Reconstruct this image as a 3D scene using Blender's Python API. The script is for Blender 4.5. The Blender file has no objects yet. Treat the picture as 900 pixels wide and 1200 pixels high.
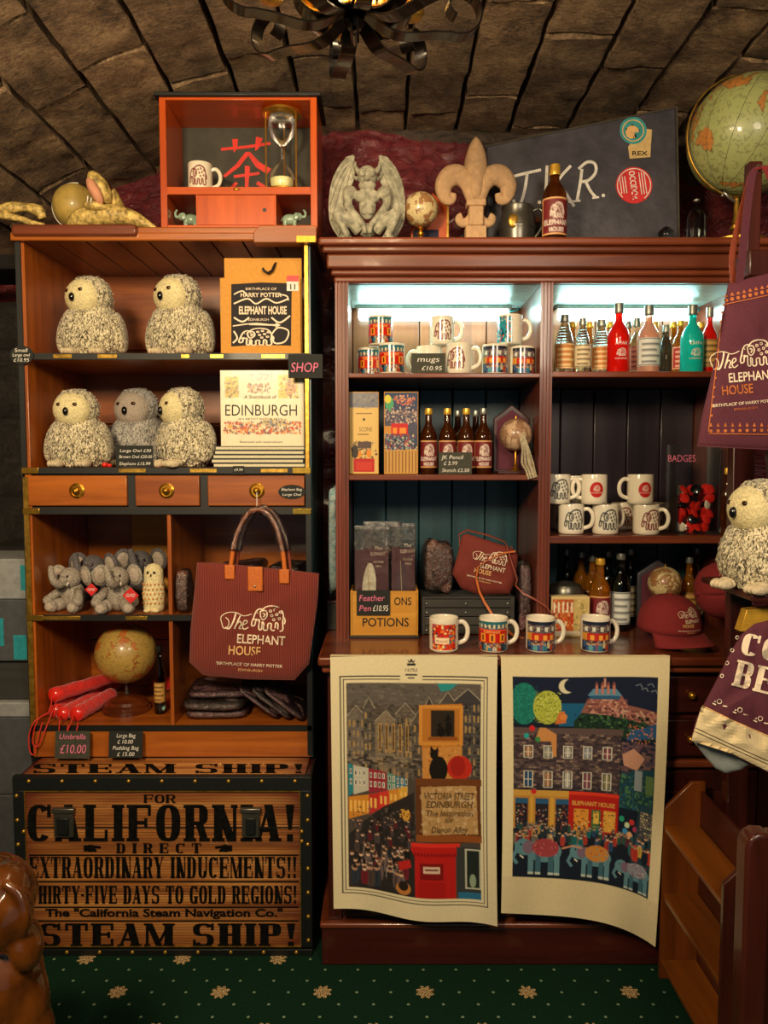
import bpy, bmesh, math, random
import numpy as np
from mathutils import Vector, Matrix, Euler, noise
R = math.radians
random.seed(7)
scene = bpy.context.scene
COL = scene.collection

# ------------------------------------------------------------------ camera, world, lights, exposure
PITCH = R(-3.8); F = 900.0; CAM = Vector((0, 0, 1.5))
cam_d = bpy.data.cameras.new('camera'); cam_d.sensor_fit = 'HORIZONTAL'; cam_d.sensor_width = 36; cam_d.lens = 36
cam_d.clip_start = 0.05
cam = bpy.data.objects.new('camera', cam_d); COL.objects.link(cam)
cam.location = CAM; cam.rotation_euler = (R(90) + PITCH, 0, 0); scene.camera = cam
vs = scene.view_settings; vs.view_transform = 'Standard'; vs.look = 'None'; vs.gamma = 1; vs.use_curve_mapping = False
vs.exposure = 0.52
world = bpy.data.worlds.new('world'); scene.world = world; world.use_nodes = True
world.node_tree.nodes['Background'].inputs[0].default_value = (0.45, 0.66, 0.74, 1)
world.node_tree.nodes['Background'].inputs[1].default_value = 0.16

def light(name, kind, loc, energy, color, size=None, rot=None, sy=None):
    d = bpy.data.lights.new(name, kind); d.energy = energy; d.color = color
    if kind == 'AREA':
        d.size = size
        if sy: d.shape = 'RECTANGLE'; d.size_y = sy
    elif size: d.shadow_soft_size = size
    o = bpy.data.objects.new(name, d); COL.objects.link(o); o.location = loc
    if rot: o.rotation_euler = rot
    return o
def aim(o, t):
    o.rotation_euler = (Vector(t) - o.location).to_track_quat('-Z', 'Y').to_euler()
# warm room lamps behind and above the viewer, the chandelier's own light, two strip lamps in the hutch
l = light('room_lamp_light', 'AREA', (-0.75, 0.1, 2.25), 40, (1.0, 0.77, 0.47), 0.35); aim(l, (-0.6, 2.5, 1.5))
l = light('room_lamp_light', 'AREA', (0.75, 0.0, 2.3), 15, (1.0, 0.80, 0.58), 0.5); aim(l, (0.5, 2.5, 1.2))
light('chandelier_light', 'POINT', (-0.05, 1.5, 2.42), 20, (1.0, 0.76, 0.46), 0.12)
LED = (0.5, 1.0, 0.98)

def at(px, py, Y):
    """point of the world seen at this pixel of the photograph, at distance Y in front of the viewer"""
    u = (px - 450) / F; v = (600 - py) / F
    dy = math.cos(PITCH) - v * math.sin(PITCH); dz = math.sin(PITCH) + v * math.cos(PITCH)
    t = Y / dy
    return Vector((u * t, Y, 1.5 + dz * t))

# ------------------------------------------------------------------ materials
def lin(c):
    if isinstance(c, str):
        c = tuple(int(c[i:i + 2], 16) for i in (0, 2, 4))
    c = [x / 255.0 for x in c]
    return tuple((x / 12.92 if x <= 0.04045 else ((x + 0.055) / 1.055) ** 2.4) for x in c)
MATS = {}
class NT:
    def __init__(s, name):
        s.m = bpy.data.materials.new(name); s.m.use_nodes = True; s.t = s.m.node_tree
        s.b = s.t.nodes['Principled BSDF']; s.out = s.t.nodes['Material Output']
    def n(s, typ, **kw):
        x = s.t.nodes.new(typ)
        for k, v in kw.items():
            if k.startswith('i_'):
                x.inputs[k[2:].replace('_', ' ')].default_value = v
            else: setattr(x, k, v)
        return x
    def l(s, a, b): s.t.links.new(a, b)
    def coord(s, scale=(1, 1, 1), kind='Object', rot=(0, 0, 0)):
        tc = s.n('ShaderNodeTexCoord'); mp = s.n('ShaderNodeMapping')
        mp.inputs['Scale'].default_value = scale; mp.inputs['Rotation'].default_value = rot
        s.l(tc.outputs[kind], mp.inputs[0]); return mp.outputs[0]
    def noise(s, co, scale, detail=4, rough=0.6, dist=0):
        x = s.n('ShaderNodeTexNoise'); x.inputs['Scale'].default_value = scale; x.inputs['Detail'].default_value = detail
        x.inputs['Roughness'].default_value = rough; x.inputs['Distortion'].default_value = dist
        s.l(co, x.inputs['Vector']); return x.outputs['Fac']
    def ramp(s, fac, stops):
        x = s.n('ShaderNodeValToRGB'); e = x.color_ramp.elements
        while len(e) < len(stops): e.new(0.5)
        for i, (p, c) in enumerate(stops):
            e[i].position = p; e[i].color = (*c, 1) if len(c) == 3 else c
        s.l(fac, x.inputs[0]); return x.outputs[0]
    def math(s, op, a, b=None):
        x = s.n('ShaderNodeMath', operation=op)
        for i, q in enumerate((a, b)):
            if q is None: continue
            if isinstance(q, (int, float)): x.inputs[i].default_value = q
            else: s.l(q, x.inputs[i])
        return x.outputs[0]
    def mix(s, fac, a, b, blend='MIX'):
        x = s.n('ShaderNodeMix', data_type='RGBA', blend_type=blend)
        for i, q in ((0, fac), (6, a), (7, b)):
            if isinstance(q, (int, float)): x.inputs[i].default_value = q
            elif isinstance(q, tuple): x.inputs[i].default_value = (*q, 1)
            else: s.l(q, x.inputs[i])
        return x.outputs[2]
    def bump(s, h, strength=0.3, dist=0.002):
        x = s.n('ShaderNodeBump'); x.inputs['Strength'].default_value = strength; x.inputs['Distance'].default_value = dist
        s.l(h, x.inputs['Height']); s.l(x.outputs[0], s.b.inputs['Normal']); return x
    def done(s, rough=0.5, metal=0, coat=0, **kw):
        s.b.inputs['Roughness'].default_value = rough; s.b.inputs['Metallic'].default_value = metal
        s.b.inputs['Coat Weight'].default_value = coat; s.b.inputs['Coat Roughness'].default_value = 0.08
        for k, v in kw.items(): s.b.inputs[k.replace('_', ' ')].default_value = v
        MATS[s.m.name] = s.m; return s.m
def plain(name, c, rough=0.5, metal=0, coat=0, var=0.12, nscale=40, bump=0.15, bd=0.001, **kw):
    t = NT(name); c = lin(c); co = t.coord(); f = t.noise(co, nscale, 3)
    d = tuple(x * (1 - var * 1.6) for x in c); e = tuple(min(1, x * (1 + var)) for x in c)
    t.l(t.ramp(f, [(0.3, d), (0.7, e)]), t.b.inputs['Base Color'])
    if bump: t.bump(f, bump, bd)
    return t.done(rough, metal, coat, **kw)
def wood(name, c1, c2, axis='x', rough=0.35, coat=0.25, scale=1.0, bump=0.12, var=0.0):
    """grain runs along axis"""
    t = NT(name); k = {'x': (1.6, 22, 22), 'y': (22, 1.6, 22), 'z': (22, 22, 1.6)}[axis]
    co = t.coord(tuple(q * scale for q in k))
    oi = t.n('ShaderNodeObjectInfo')
    va = t.n('ShaderNodeVectorMath', operation='ADD'); t.l(co, va.inputs[0])
    vm = t.n('ShaderNodeVectorMath', operation='SCALE'); vm.inputs[0].default_value = (37, 53, 71)
    t.l(oi.outputs['Random'], vm.inputs['Scale']); t.l(vm.outputs[0], va.inputs[1])
    f = t.noise(va.outputs[0], 1.0, 6, 0.62, 0.6); g = t.noise(va.outputs[0], 0.35, 2, 0.5)
    f2 = t.math('ADD', t.math('MULTIPLY', f, 0.65), t.math('MULTIPLY', g, 0.35))
    c = t.ramp(f2, [(0.33, lin(c2)), (0.5, tuple((a + b) / 2 for a, b in zip(lin(c1), lin(c2)))), (0.66, lin(c1))])
    if var:
        mr = t.n('ShaderNodeMapRange'); mr.inputs['To Min'].default_value = 1 - var; mr.inputs['To Max'].default_value = 1 + var * 0.5
        t.l(oi.outputs['Random'], mr.inputs['Value'])
        hs = t.n('ShaderNodeHueSaturation'); t.l(mr.outputs[0], hs.inputs['Value']); t.l(c, hs.inputs['Color']); c = hs.outputs[0]
    t.l(c, t.b.inputs['Base Color']); t.bump(f, bump, 0.001)
    return t.done(rough, 0, coat)
def attr_mat(name, rough, coat=0, weave=0, spec=0.4):
    t = NT(name); a = t.n('ShaderNodeAttribute', attribute_name='Col')
    t.l(a.outputs['Color'], t.b.inputs['Base Color'])
    if weave:
        co = t.coord((1, 1, 1)); f = t.noise(co, 700, 2); t.bump(f, weave, 0.0006)
    return t.done(rough, 0, coat, Specular_IOR_Level=spec)
def glass(name, c, rough=0.02, ior=1.45, tw=1.0):
    t = NT(name); t.b.inputs['Base Color'].default_value = (*lin(c), 1)
    return t.done(rough, 0, 0, Transmission_Weight=tw, IOR=ior)
def film(name, alpha=0.35, c='ffffff', scale=60, strength=0.8):
    """crinkled see-through plastic film: clear where flat, glossy on its creases"""
    t = NT(name); co = t.coord((1, 1, 1)); f = t.noise(co, scale, 4, 0.6, 1.2)
    b = t.n('ShaderNodeBump'); b.inputs['Strength'].default_value = strength; b.inputs['Distance'].default_value = 0.01; t.l(f, b.inputs['Height'])
    tr = t.n('ShaderNodeBsdfTransparent'); g = t.n('ShaderNodeBsdfGlossy'); g.inputs['Roughness'].default_value = 0.2
    g.inputs['Color'].default_value = (*lin(c), 1); t.l(b.outputs[0], g.inputs['Normal'])
    fr = t.n('ShaderNodeLayerWeight'); fr.inputs['Blend'].default_value = alpha; t.l(b.outputs[0], fr.inputs['Normal'])
    mx = t.n('ShaderNodeMixShader'); t.l(fr.outputs['Fresnel'], mx.inputs[0]); t.l(tr.outputs[0], mx.inputs[1]); t.l(g.outputs[0], mx.inputs[2])
    t.l(mx.outputs[0], t.out.inputs['Surface']); MATS[name] = t.m; return t.m
def emit(name, c, s):
    t = NT(name); t.b.inputs['Base Color'].default_value = (*lin(c), 1)
    t.b.inputs['Emission Color'].default_value = (*lin(c), 1); t.b.inputs['Emission Strength'].default_value = s
    MATS[name] = t.m; return t.m

# ------------------------------------------------------------------ mesh builder
class MB:
    def __init__(s): s.v = []; s.f = []; s.m = Matrix.Identity(4)
    def add(s, vs_, fs, mat=None):
        o = len(s.v); M = s.m if mat is None else s.m @ mat
        s.v += [tuple(M @ Vector(p)) for p in vs_]; s.f += [tuple(i + o for i in f) for f in fs]; return s
    def box(s, x0, x1, y0, y1, z0, z1, mat=None):
        p = [(x, y, z) for z in (z0, z1) for y in (y0, y1) for x in (x0, x1)]
        return s.add(p, [(0, 2, 3, 1), (4, 5, 7, 6), (0, 1, 5, 4), (2, 6, 7, 3), (0, 4, 6, 2), (1, 3, 7, 5)], mat)
    def lathe(s, prof, c=(0, 0, 0), n=24, mat=None, cap=True, a0=0, a1=2 * math.pi):
        full = abs(a1 - a0 - 2 * math.pi) < 1e-6; k = n if full else n + 1
        P = []; Fc = []
        for (r, z) in prof:
            for i in range(k):
                a = a0 + (a1 - a0) * i / n
                P.append((c[0] + r * math.cos(a), c[1] + r * math.sin(a), c[2] + z))
        for j in range(len(prof) - 1):
            for i in range(n):
                i2 = (i + 1) % k
                Fc.append((j * k + i, j * k + i2, (j + 1) * k + i2, (j + 1) * k + i))
        if cap and full:
            if prof[0][0] > 1e-5: Fc.append(tuple(reversed(range(k))))
            if prof[-1][0] > 1e-5: Fc.append(tuple((len(prof) - 1) * k + i for i in range(k)))
        return s.add(P, Fc, mat)
    def cyl(s, c, r, h, n=20, mat=None): return s.lathe([(r, 0), (r, h)], c, n, mat)
    def ell(s, c, r, n=16, m=10, mat=None, rot=None):
        if isinstance(r, (int, float)): r = (r, r, r)
        M = Matrix.Translation(c) @ (Euler(rot).to_matrix().to_4x4() if rot else Matrix.Identity(4)) @ Matrix.Diagonal((*r, 1))
        if mat is not None: M = mat @ M
        return s.lathe([(max(math.sin(math.pi * j / m), 1e-6), -math.cos(math.pi * j / m)) for j in range(m + 1)], n=n, mat=M, cap=False)
    def tube(s, pts, r, n=8, closed=False, sq=1.0, mat=None):
        pts = [Vector(p) for p in pts]; L = len(pts); P = []; Fc = []
        rr = r if isinstance(r, (list, tuple)) else [r] * L
        up = Vector((0, 0, 1)); prev = None
        for i, p in enumerate(pts):
            if closed: d = pts[(i + 1) % L] - pts[i - 1]
            else: d = pts[min(i + 1, L - 1)] - pts[max(i - 1, 0)]
            if d.length < 1e-9: d = Vector((0, 0, 1))
            d.normalize()
            if prev is None:
                a = d.cross(up)
                if a.length < 0.2: a = d.cross(Vector((0, 1, 0)))
            else: a = prev - d * prev.dot(d)
            a.normalize(); prev = a; b = d.cross(a)
            for k in range(n):
                t = 2 * math.pi * k / n
                P.append(p + a * (math.cos(t) * rr[i]) + b * (math.sin(t) * rr[i] * sq))
        m = L if closed else L - 1
        for i in range(m):
            j = (i + 1) % L
            for k in range(n):
                k2 = (k + 1) % n; Fc.append((i * n + k, i * n + k2, j * n + k2, j * n + k))
        if not closed:
            Fc.append(tuple(reversed(range(n)))); Fc.append(tuple((L - 1) * n + k for k in range(n)))
        return s.add(P, Fc, mat)
    def prism(s, poly, y0, y1, mat=None):
        """outline in x,z extruded from y0 to y1"""
        n = len(poly)
        P = [(x, y0, z) for x, z in poly] + [(x, y1, z) for x, z in poly]
        Fc = [tuple(range(n)), tuple(reversed(range(n, 2 * n)))]
        Fc += [(i, i + n, (i + 1) % n + n, (i + 1) % n) for i in range(n)]
        return s.add(P, Fc, mat)
    def ribbon(s, pts, wid, th, mat=None):
        """flat bar: pts lie in a plane whose normal is wid (vector, full width)"""
        pts = [Vector(p) for p in pts]; wid = Vector(wid); h = wid / 2; L = len(pts); P = []; Fc = []
        for i, p in enumerate(pts):
            d = (pts[min(i + 1, L - 1)] - pts[max(i - 1, 0)]).normalized(); nrm = d.cross(wid).normalized() * (th / 2)
            P += [p - h - nrm, p + h - nrm, p + h + nrm, p - h + nrm]
        for i in range(L - 1):
            for k in range(4):
                k2 = (k + 1) % 4; Fc.append((i * 4 + k, (i + 1) * 4 + k, (i + 1) * 4 + k2, i * 4 + k2))
        Fc += [(0, 1, 2, 3), ((L - 1) * 4 + 3, (L - 1) * 4 + 2, (L - 1) * 4 + 1, (L - 1) * 4)]
        return s.add(P, Fc, mat)
    def grid(s, fn, nu, nv, mat=None, flip=False):
        P = [fn(i / nu, j / nv) for j in range(nv + 1) for i in range(nu + 1)]; k = nu + 1
        Fc = [(j * k + i, j * k + i + 1, (j + 1) * k + i + 1, (j + 1) * k + i) for j in range(nv) for i in range(nu)]
        if flip: Fc = [tuple(reversed(q)) for q in Fc]
        return s.add(P, Fc, mat)
    def mesh(s, name='mesh', fix=True, sharp=38):
        me = bpy.data.meshes.new(name); me.from_pydata(s.v, [], s.f)
        if fix:
            bm = bmesh.new(); bm.from_mesh(me); bmesh.ops.recalc_face_normals(bm, faces=bm.faces); bm.to_mesh(me); bm.free()
        me.polygons.foreach_set('use_smooth', [True] * len(me.polygons))
        me.set_sharp_from_angle(angle=R(sharp)); return me

def tag(o, label=None, cat=None, group=None, kind=None):
    if label: o['label'] = label
    if cat: o['category'] = cat
    if group: o['group'] = group
    if kind: o['kind'] = kind
    return o
def thing(name, label, cat, loc=(0, 0, 0), rz=0, group=None, rot=None):
    o = bpy.data.objects.new(name, None); COL.objects.link(o); o.location = loc
    o.rotation_euler = rot if rot else (0, 0, rz); o.empty_display_size = 0.05
    return tag(o, label, cat, group)
def link(name, me, mat, parent=None, label=None, kind=None):
    o = bpy.data.objects.new(name, me); COL.objects.link(o)
    if mat is not None and not me.materials: me.materials.append(mat if not isinstance(mat, str) else MATS[mat])
    if parent: o.parent = parent
    if label: o['label'] = label
    if kind: o['kind'] = kind
    return o
def part(name, mb, mat, parent=None, bevel=0, seg=2, sub=0, label=None, kind=None, loc=None, rot=None, sharp=38):
    o = link(name, mb.mesh(name, sharp=sharp), mat, parent, label, kind)
    if loc is not None: o.location = loc
    if rot is not None: o.rotation_euler = rot
    if bevel:
        b = o.modifiers.new('bevel', 'BEVEL'); b.width = bevel; b.segments = seg; b.limit_method = 'ANGLE'; b.angle_limit = R(40)
        b.harden_normals = False
    if sub:
        b = o.modifiers.new('sub', 'SUBSURF'); b.levels = sub; b.render_levels = sub
    return o
def struct(name, mb, mat, bevel=0, parent=None, **kw):
    o = part(name, mb, mat, parent, bevel, **kw)
    if not parent: o['kind'] = 'structure'
    return o
def bx(x0, x1, y0, y1, z0, z1): return MB().box(x0, x1, y0, y1, z0, z1)
def copytree(o, parent=None):
    c = o.copy(); COL.objects.link(c); c.parent = parent
    for ch in list(o.children): copytree(ch, c)
    return c
def dup(o, loc, rz=None, label=None, group=None, scale=None):
    c = copytree(o); c.location = loc
    if rz is not None: c.rotation_euler = (0, 0, rz)
    if label: c['label'] = label
    if group: c['group'] = group
    if scale: c.scale = (scale,) * 3 if isinstance(scale, (int, float)) else scale
    return c

# ------------------------------------------------------------------ flat lettering and pictures
_tc = {}
def txt(s, size=1.0, x=0, y=0, align='c', bold=0.0, shear=0.0, sx=1.0, rot=0.0):
    """lettering as flat triangles; (x, y) is the middle (or left end) of the baseline"""
    key = (s, bold, shear)
    if key not in _tc:
        cu = bpy.data.curves.new('t', 'FONT'); cu.body = s; cu.offset = bold; cu.shear = shear; cu.resolution_u = 3
        ob = bpy.data.objects.new('t', cu); me = ob.to_mesh(); me.calc_loop_triangles()
        V = [(v.co.x, v.co.y) for v in me.vertices]; T = [tuple(t.vertices) for t in me.loop_triangles]
        _tc[key] = ([[V[i] for i in t] for t in T], max([p[0] for p in V] or [0]))
        ob.to_mesh_clear(); bpy.data.objects.remove(ob); bpy.data.curves.remove(cu)
    tris, w = _tc[key]; off = {'c': -w / 2, 'l': 0, 'r': -w}[align]; c, sn = math.cos(rot), math.sin(rot); out = []
    for t in tris:
        q = []
        for (a, b) in t:
            a = (a + off) * size * sx; b = b * size; q.append((x + a * c - b * sn, y + a * sn + b * c))
        out.append(q)
    return out
def fit(s, w, h, x=0, y=0, **kw):
    """lettering whose capitals are h high, squeezed or stretched to width w, centred at x on baseline y"""
    t = txt(s, 1, **kw); xs = [p[0] for q in t for p in q]; tw = max(xs) - min(xs)
    size = h / 0.70
    mid = (max(xs) + min(xs)) / 2; k = w / tw
    return [[(x + (p[0] - mid) * k, y + p[1] * size) for p in q] for q in t]
def disc(x, y, r, n=12, ry=None):
    ry = ry or r; return [(x + r * math.cos(2 * math.pi * i / n), y + ry * math.sin(2 * math.pi * i / n)) for i in range(n)]
def fan(x, y, r, n=12, ry=None):
    d = disc(x, y, r, n, ry); return [[(x, y), d[i], d[(i + 1) % n]] for i in range(n)]
def ring(x, y, r, w, n=20, ry=None):
    a = disc(x, y, r, n, ry); b = disc(x, y, r - w, n, (ry - w) if ry else None)
    return [[a[i], a[(i + 1) % n], b[(i + 1) % n], b[i]] for i in range(n)]
def stroke(pts, w, caps=True):
    """a line of even width as one strip of quads that do not overlap"""
    pts = [p for i, p in enumerate(pts) if i == 0 or math.hypot(p[0] - pts[i - 1][0], p[1] - pts[i - 1][1]) > 1e-9]
    n = len(pts); L = []; Rr = []
    for i in range(n):
        a, b, c = pts[max(i - 1, 0)], pts[i], pts[min(i + 1, n - 1)]
        d1 = Vector((b[0] - a[0], b[1] - a[1])); d2 = Vector((c[0] - b[0], c[1] - b[1]))
        if d1.length: d1.normalize()
        if d2.length: d2.normalize()
        d = d1 + d2
        if d.length < 1e-6: d = d1 if d1.length else d2
        d.normalize(); nx, ny = -d.y * w / 2, d.x * w / 2; L.append((b[0] + nx, b[1] + ny)); Rr.append((b[0] - nx, b[1] - ny))
    return [[L[i], L[i + 1], Rr[i + 1], Rr[i]] for i in range(n - 1)]
def spline(pts, k=5):
    out = []; P = [pts[0]] + list(pts) + [pts[-1]]
    for i in range(1, len(P) - 2):
        p0, p1, p2, p3 = P[i - 1], P[i], P[i + 1], P[i + 2]
        for j in range(k):
            t = j / k
            out.append(tuple(0.5 * ((2 * b) + (c - a) * t + (2 * a - 5 * b + 4 * c - d) * t * t + (3 * b - a - 3 * c + d) * t ** 3) for a, b, c, d in zip(p0, p1, p2, p3)))
    out.append(tuple(pts[-1])); return out
def xf(polys, s=1, x=0, y=0, sy=None, rot=0):
    sy = sy if sy is not None else s; c, n = math.cos(rot), math.sin(rot)
    return [[(x + p[0] * s * c - p[1] * sy * n, y + p[0] * s * n + p[1] * sy * c) for p in q] for q in polys]
def decal(name, polys, fn, mat, parent=None, label=None, cuts=0, th=0):
    """flat print: polygons of a (u, v) plane laid on a surface by fn(u, v)"""
    bm = bmesh.new()
    for i_, q in enumerate(polys):
        try: bm.faces.new([bm.verts.new((p[0], p[1], (i_ % 24) * 2e-5)) for p in q])
        except ValueError: pass
    if cuts:
        for ax in (0, 1):
            xs = [v.co[ax] for v in bm.verts]; a, b = min(xs), max(xs)
            for i in range(1, cuts):
                g = bm.verts[:] + bm.edges[:] + bm.faces[:]; pc = [0, 0, 0]; pc[ax] = a + (b - a) * i / cuts; pn = [0, 0, 0]; pn[ax] = 1
                bmesh.ops.bisect_plane(bm, geom=g, plane_co=pc, plane_no=pn)
    for v in bm.verts: k = v.co.z; v.co = Vector(fn(v.co.x, v.co.y)); v.co.y -= k
    me = bpy.data.meshes.new(name); bm.to_mesh(me); bm.free()
    return link(name, me, mat, parent, label)

class CV:
    """small drawing surface in numpy; becomes a colour attribute on a fine grid (flat print only)"""
    def __init__(s, w, h, bg, W=None, H=None):
        s.w, s.h = w, h; s.W, s.H = W or w, H or h; s.a = np.zeros((h, w, 3)); s.a[:] = lin(bg)
        s.fx, s.fy = (w) / s.W, (h) / s.H; s.rg = np.random.RandomState(3)
    def poly(s, pts, c, al=1.0):
        c = lin(c) if not isinstance(c, tuple) or len(c) != 3 or max(c) > 1 else c
        xs = [p[0] * s.fx for p in pts]; ys = [p[1] * s.fy for p in pts]
        x0, x1 = max(0, int(min(xs)) - 1), min(s.w, int(max(xs)) + 2); y0, y1 = max(0, int(min(ys)) - 1), min(s.h, int(max(ys)) + 2)
        if x1 <= x0 or y1 <= y0: return
        acc = np.zeros((y1 - y0, x1 - x0))
        for ox, oy in ((.25, .25), (.75, .25), (.25, .75), (.75, .75)):
            gx, gy = np.meshgrid(np.arange(x0, x1) + ox, np.arange(y0, y1) + oy)
            ins = np.zeros(gx.shape, bool); n = len(xs)
            for i in range(n):
                xa, ya, xb, yb = xs[i], ys[i], xs[(i + 1) % n], ys[(i + 1) % n]
                if ya == yb: continue
                ins ^= ((ya > gy) != (yb > gy)) & (gx < (xb - xa) * (gy - ya) / (yb - ya) + xa)
            acc += ins
        acc = (acc / 4 * al)[..., None]
        s.a[y0:y1, x0:x1] = s.a[y0:y1, x0:x1] * (1 - acc) + np.array(c) * acc
    def rect(s, x0, y0, x1, y1, c, al=1.0): s.poly([(x0, y0), (x1, y0), (x1, y1), (x0, y1)], c, al)
    def frame(s, x0, y0, x1, y1, t, c):
        s.rect(x0, y0, x1, y0 + t, c); s.rect(x0, y1 - t, x1, y1, c); s.rect(x0, y0, x0 + t, y1, c); s.rect(x1 - t, y0, x1, y1, c)
    def ell(s, x, y, rx, ry, c, al=1.0): s.poly(disc(x, y, rx, 18, ry), c, al)
    def line(s, pts, w, c, al=1.0):
        for q in stroke(pts, w, caps=False): s.poly(q, c, al)
    def polys(s, ps, x, y, sx, sy, c, al=1.0):
        """polygons given with y up"""
        for q in ps: s.poly([(x + p[0] * sx, y - p[1] * sy) for p in q], c, al)
    def text(s, t, x, y, size, c, align='c', **kw):
        s.polys(txt(t, 1, 0, 0, align, **kw), x, y, size, size, c)
    def grain(s, amt, cell=1):
        g = s.rg.rand(s.h // cell + 1, s.w // cell + 1).repeat(cell, 0).repeat(cell, 1)[:s.h, :s.w, None]
        s.a *= 1 - amt / 2 + amt * g
    def speck(s, x0, y0, x1, y1, n, cols, r0, r1, al=1.0, ar=1.0):
        for _ in range(int(n * 1.9)):
            x = x0 + (x1 - x0) * s.rg.rand(); y = y0 + (y1 - y0) * s.rg.rand(); r = (r0 + (r1 - r0) * s.rg.rand()) * .62; k_ = s.rg.rand() * .8 + .6
            s.poly(disc(x, y, r * k_, 5, r * ar / k_), cols[s.rg.randint(len(cols))], al)
    def crowd(s, x0, y0, x1, y1, n, k, coats, skins=('c8a084', 'b08468', 'd8b498')):
        """little standing figures, the farther ones drawn first"""
        P = sorted([(y0 + (y1 - y0) * s.rg.rand(), x0 + (x1 - x0) * s.rg.rand()) for _ in range(n)])
        for y, x in P:
            q = k * (.75 + .5 * (y - y0) / (y1 - y0)) * (.85 + .3 * s.rg.rand()); c = coats[s.rg.randint(len(coats))]
            s.poly([(x - q * .45, y), (x - q * .55, y + q * 1.1), (x - q * .4, y + q * 2.1), (x + q * .4, y + q * 2.1), (x + q * .55, y + q * 1.1), (x + q * .45, y)], c)
            s.rect(x - q * .06, y + q * .1, x + q * .06, y + q * 1.6, '181418', .6)
            s.ell(x, y - q * .32, q * .32, q * .38, skins[s.rg.randint(len(skins))]); s.poly([(x - q * .38, y - q * .35), (x, y - q * .85), (x + q * .38, y - q * .35)], ('1c1614', c, '4a3020')[s.rg.randint(3)])
    def bricks(s, x0, y0, x1, y1, w, h, cols, gap=.25, al=1.0):
        j = 0; y = y0
        while y < y1:
            x = x0 - (w / 2 if j % 2 else 0)
            while x < x1: s.rect(max(x, x0), y, min(x + w - gap, x1), min(y + h - gap, y1), cols[s.rg.randint(len(cols))], al); x += w
            y += h; j += 1
    def mesh(s, name, fn, wrap=False):
        """fn(u, v) vectorised, v from 0 at the bottom to 1 at the top -> x, y, z arrays"""
        w, h = s.w, s.h
        U, V = np.meshgrid(np.linspace(0, 1, w), 1 - np.linspace(0, 1, h)); X, Y, Z = fn(U, V)
        co = np.stack([X + 0 * U, Y + 0 * U, Z + 0 * U], -1).reshape(-1).astype(np.float32)
        me = bpy.data.meshes.new(name); nv = w * h; nf = (w - 1) * (h - 1)
        me.vertices.add(nv); me.vertices.foreach_set('co', co)
        i = (np.arange(h - 1)[:, None] * w + np.arange(w - 1)[None, :]).reshape(-1)
        q = np.stack([i, i + w, i + w + 1, i + 1], -1).reshape(-1).astype(np.int32)
        me.loops.add(nf * 4); me.loops.foreach_set('vertex_index', q)
        me.polygons.add(nf); me.polygons.foreach_set('loop_start', np.arange(0, nf * 4, 4, dtype=np.int32))
        me.polygons.foreach_set('use_smooth', np.ones(nf, bool)); me.update(); me.validate()
        at_ = me.color_attributes.new('Col', 'FLOAT_COLOR', 'POINT')
        c = np.ones((nv, 4), np.float32); c[:, :3] = np.clip(s.a, 0, 1).reshape(-1, 3); at_.data.foreach_set('color', c.reshape(-1))
        return me

def elephant_lines(w=0.035):
    """line drawing of a walking elephant, x 0..1 (trunk to the left), y 0..0.8"""
    S = lambda p, k=5: stroke(spline(p, k), w, caps=False)
    o = []
    o += S([(0.30, 0.62), (0.42, 0.74), (0.62, 0.78), (0.82, 0.72), (0.93, 0.52), (0.92, 0.30)])
    o += S([(0.92, 0.48), (0.99, 0.36), (0.97, 0.24)])
    o += S([(0.92, 0.30), (0.93, 0.05), (0.80, 0.04), (0.79, 0.22), (0.72, 0.26), (0.70, 0.05), (0.60, 0.05), (0.60, 0.24)])
    o += S([(0.60, 0.24), (0.50, 0.22), (0.49, 0.04), (0.38, 0.04), (0.38, 0.22), (0.33, 0.28)])
    o += S([(0.33, 0.28), (0.32, 0.05), (0.24, 0.06), (0.25, 0.34)])
    o += S([(0.25, 0.34), (0.15, 0.30), (0.12, 0.16), (0.04, 0.14), (0.03, 0.24), (0.08, 0.40), (0.13, 0.56), (0.22, 0.66), (0.34, 0.66)])
    o += S([(0.26, 0.60), (0.42, 0.62), (0.46, 0.46), (0.36, 0.34), (0.28, 0.42), (0.26, 0.60)])
    o += S([(0.33, 0.55), (0.40, 0.50), (0.35, 0.42)])
    o += S([(0.18, 0.36), (0.10, 0.33), (0.07, 0.38)])
    for (x, y) in ((0.55, 0.62), (0.68, 0.66), (0.60, 0.48), (0.74, 0.52), (0.84, 0.60), (0.66, 0.36), (0.82, 0.40)):
        o += ring(x, y, 0.05, w * 0.7, 8)
    o += fan(0.18, 0.54, 0.02, 6)
    return o
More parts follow.
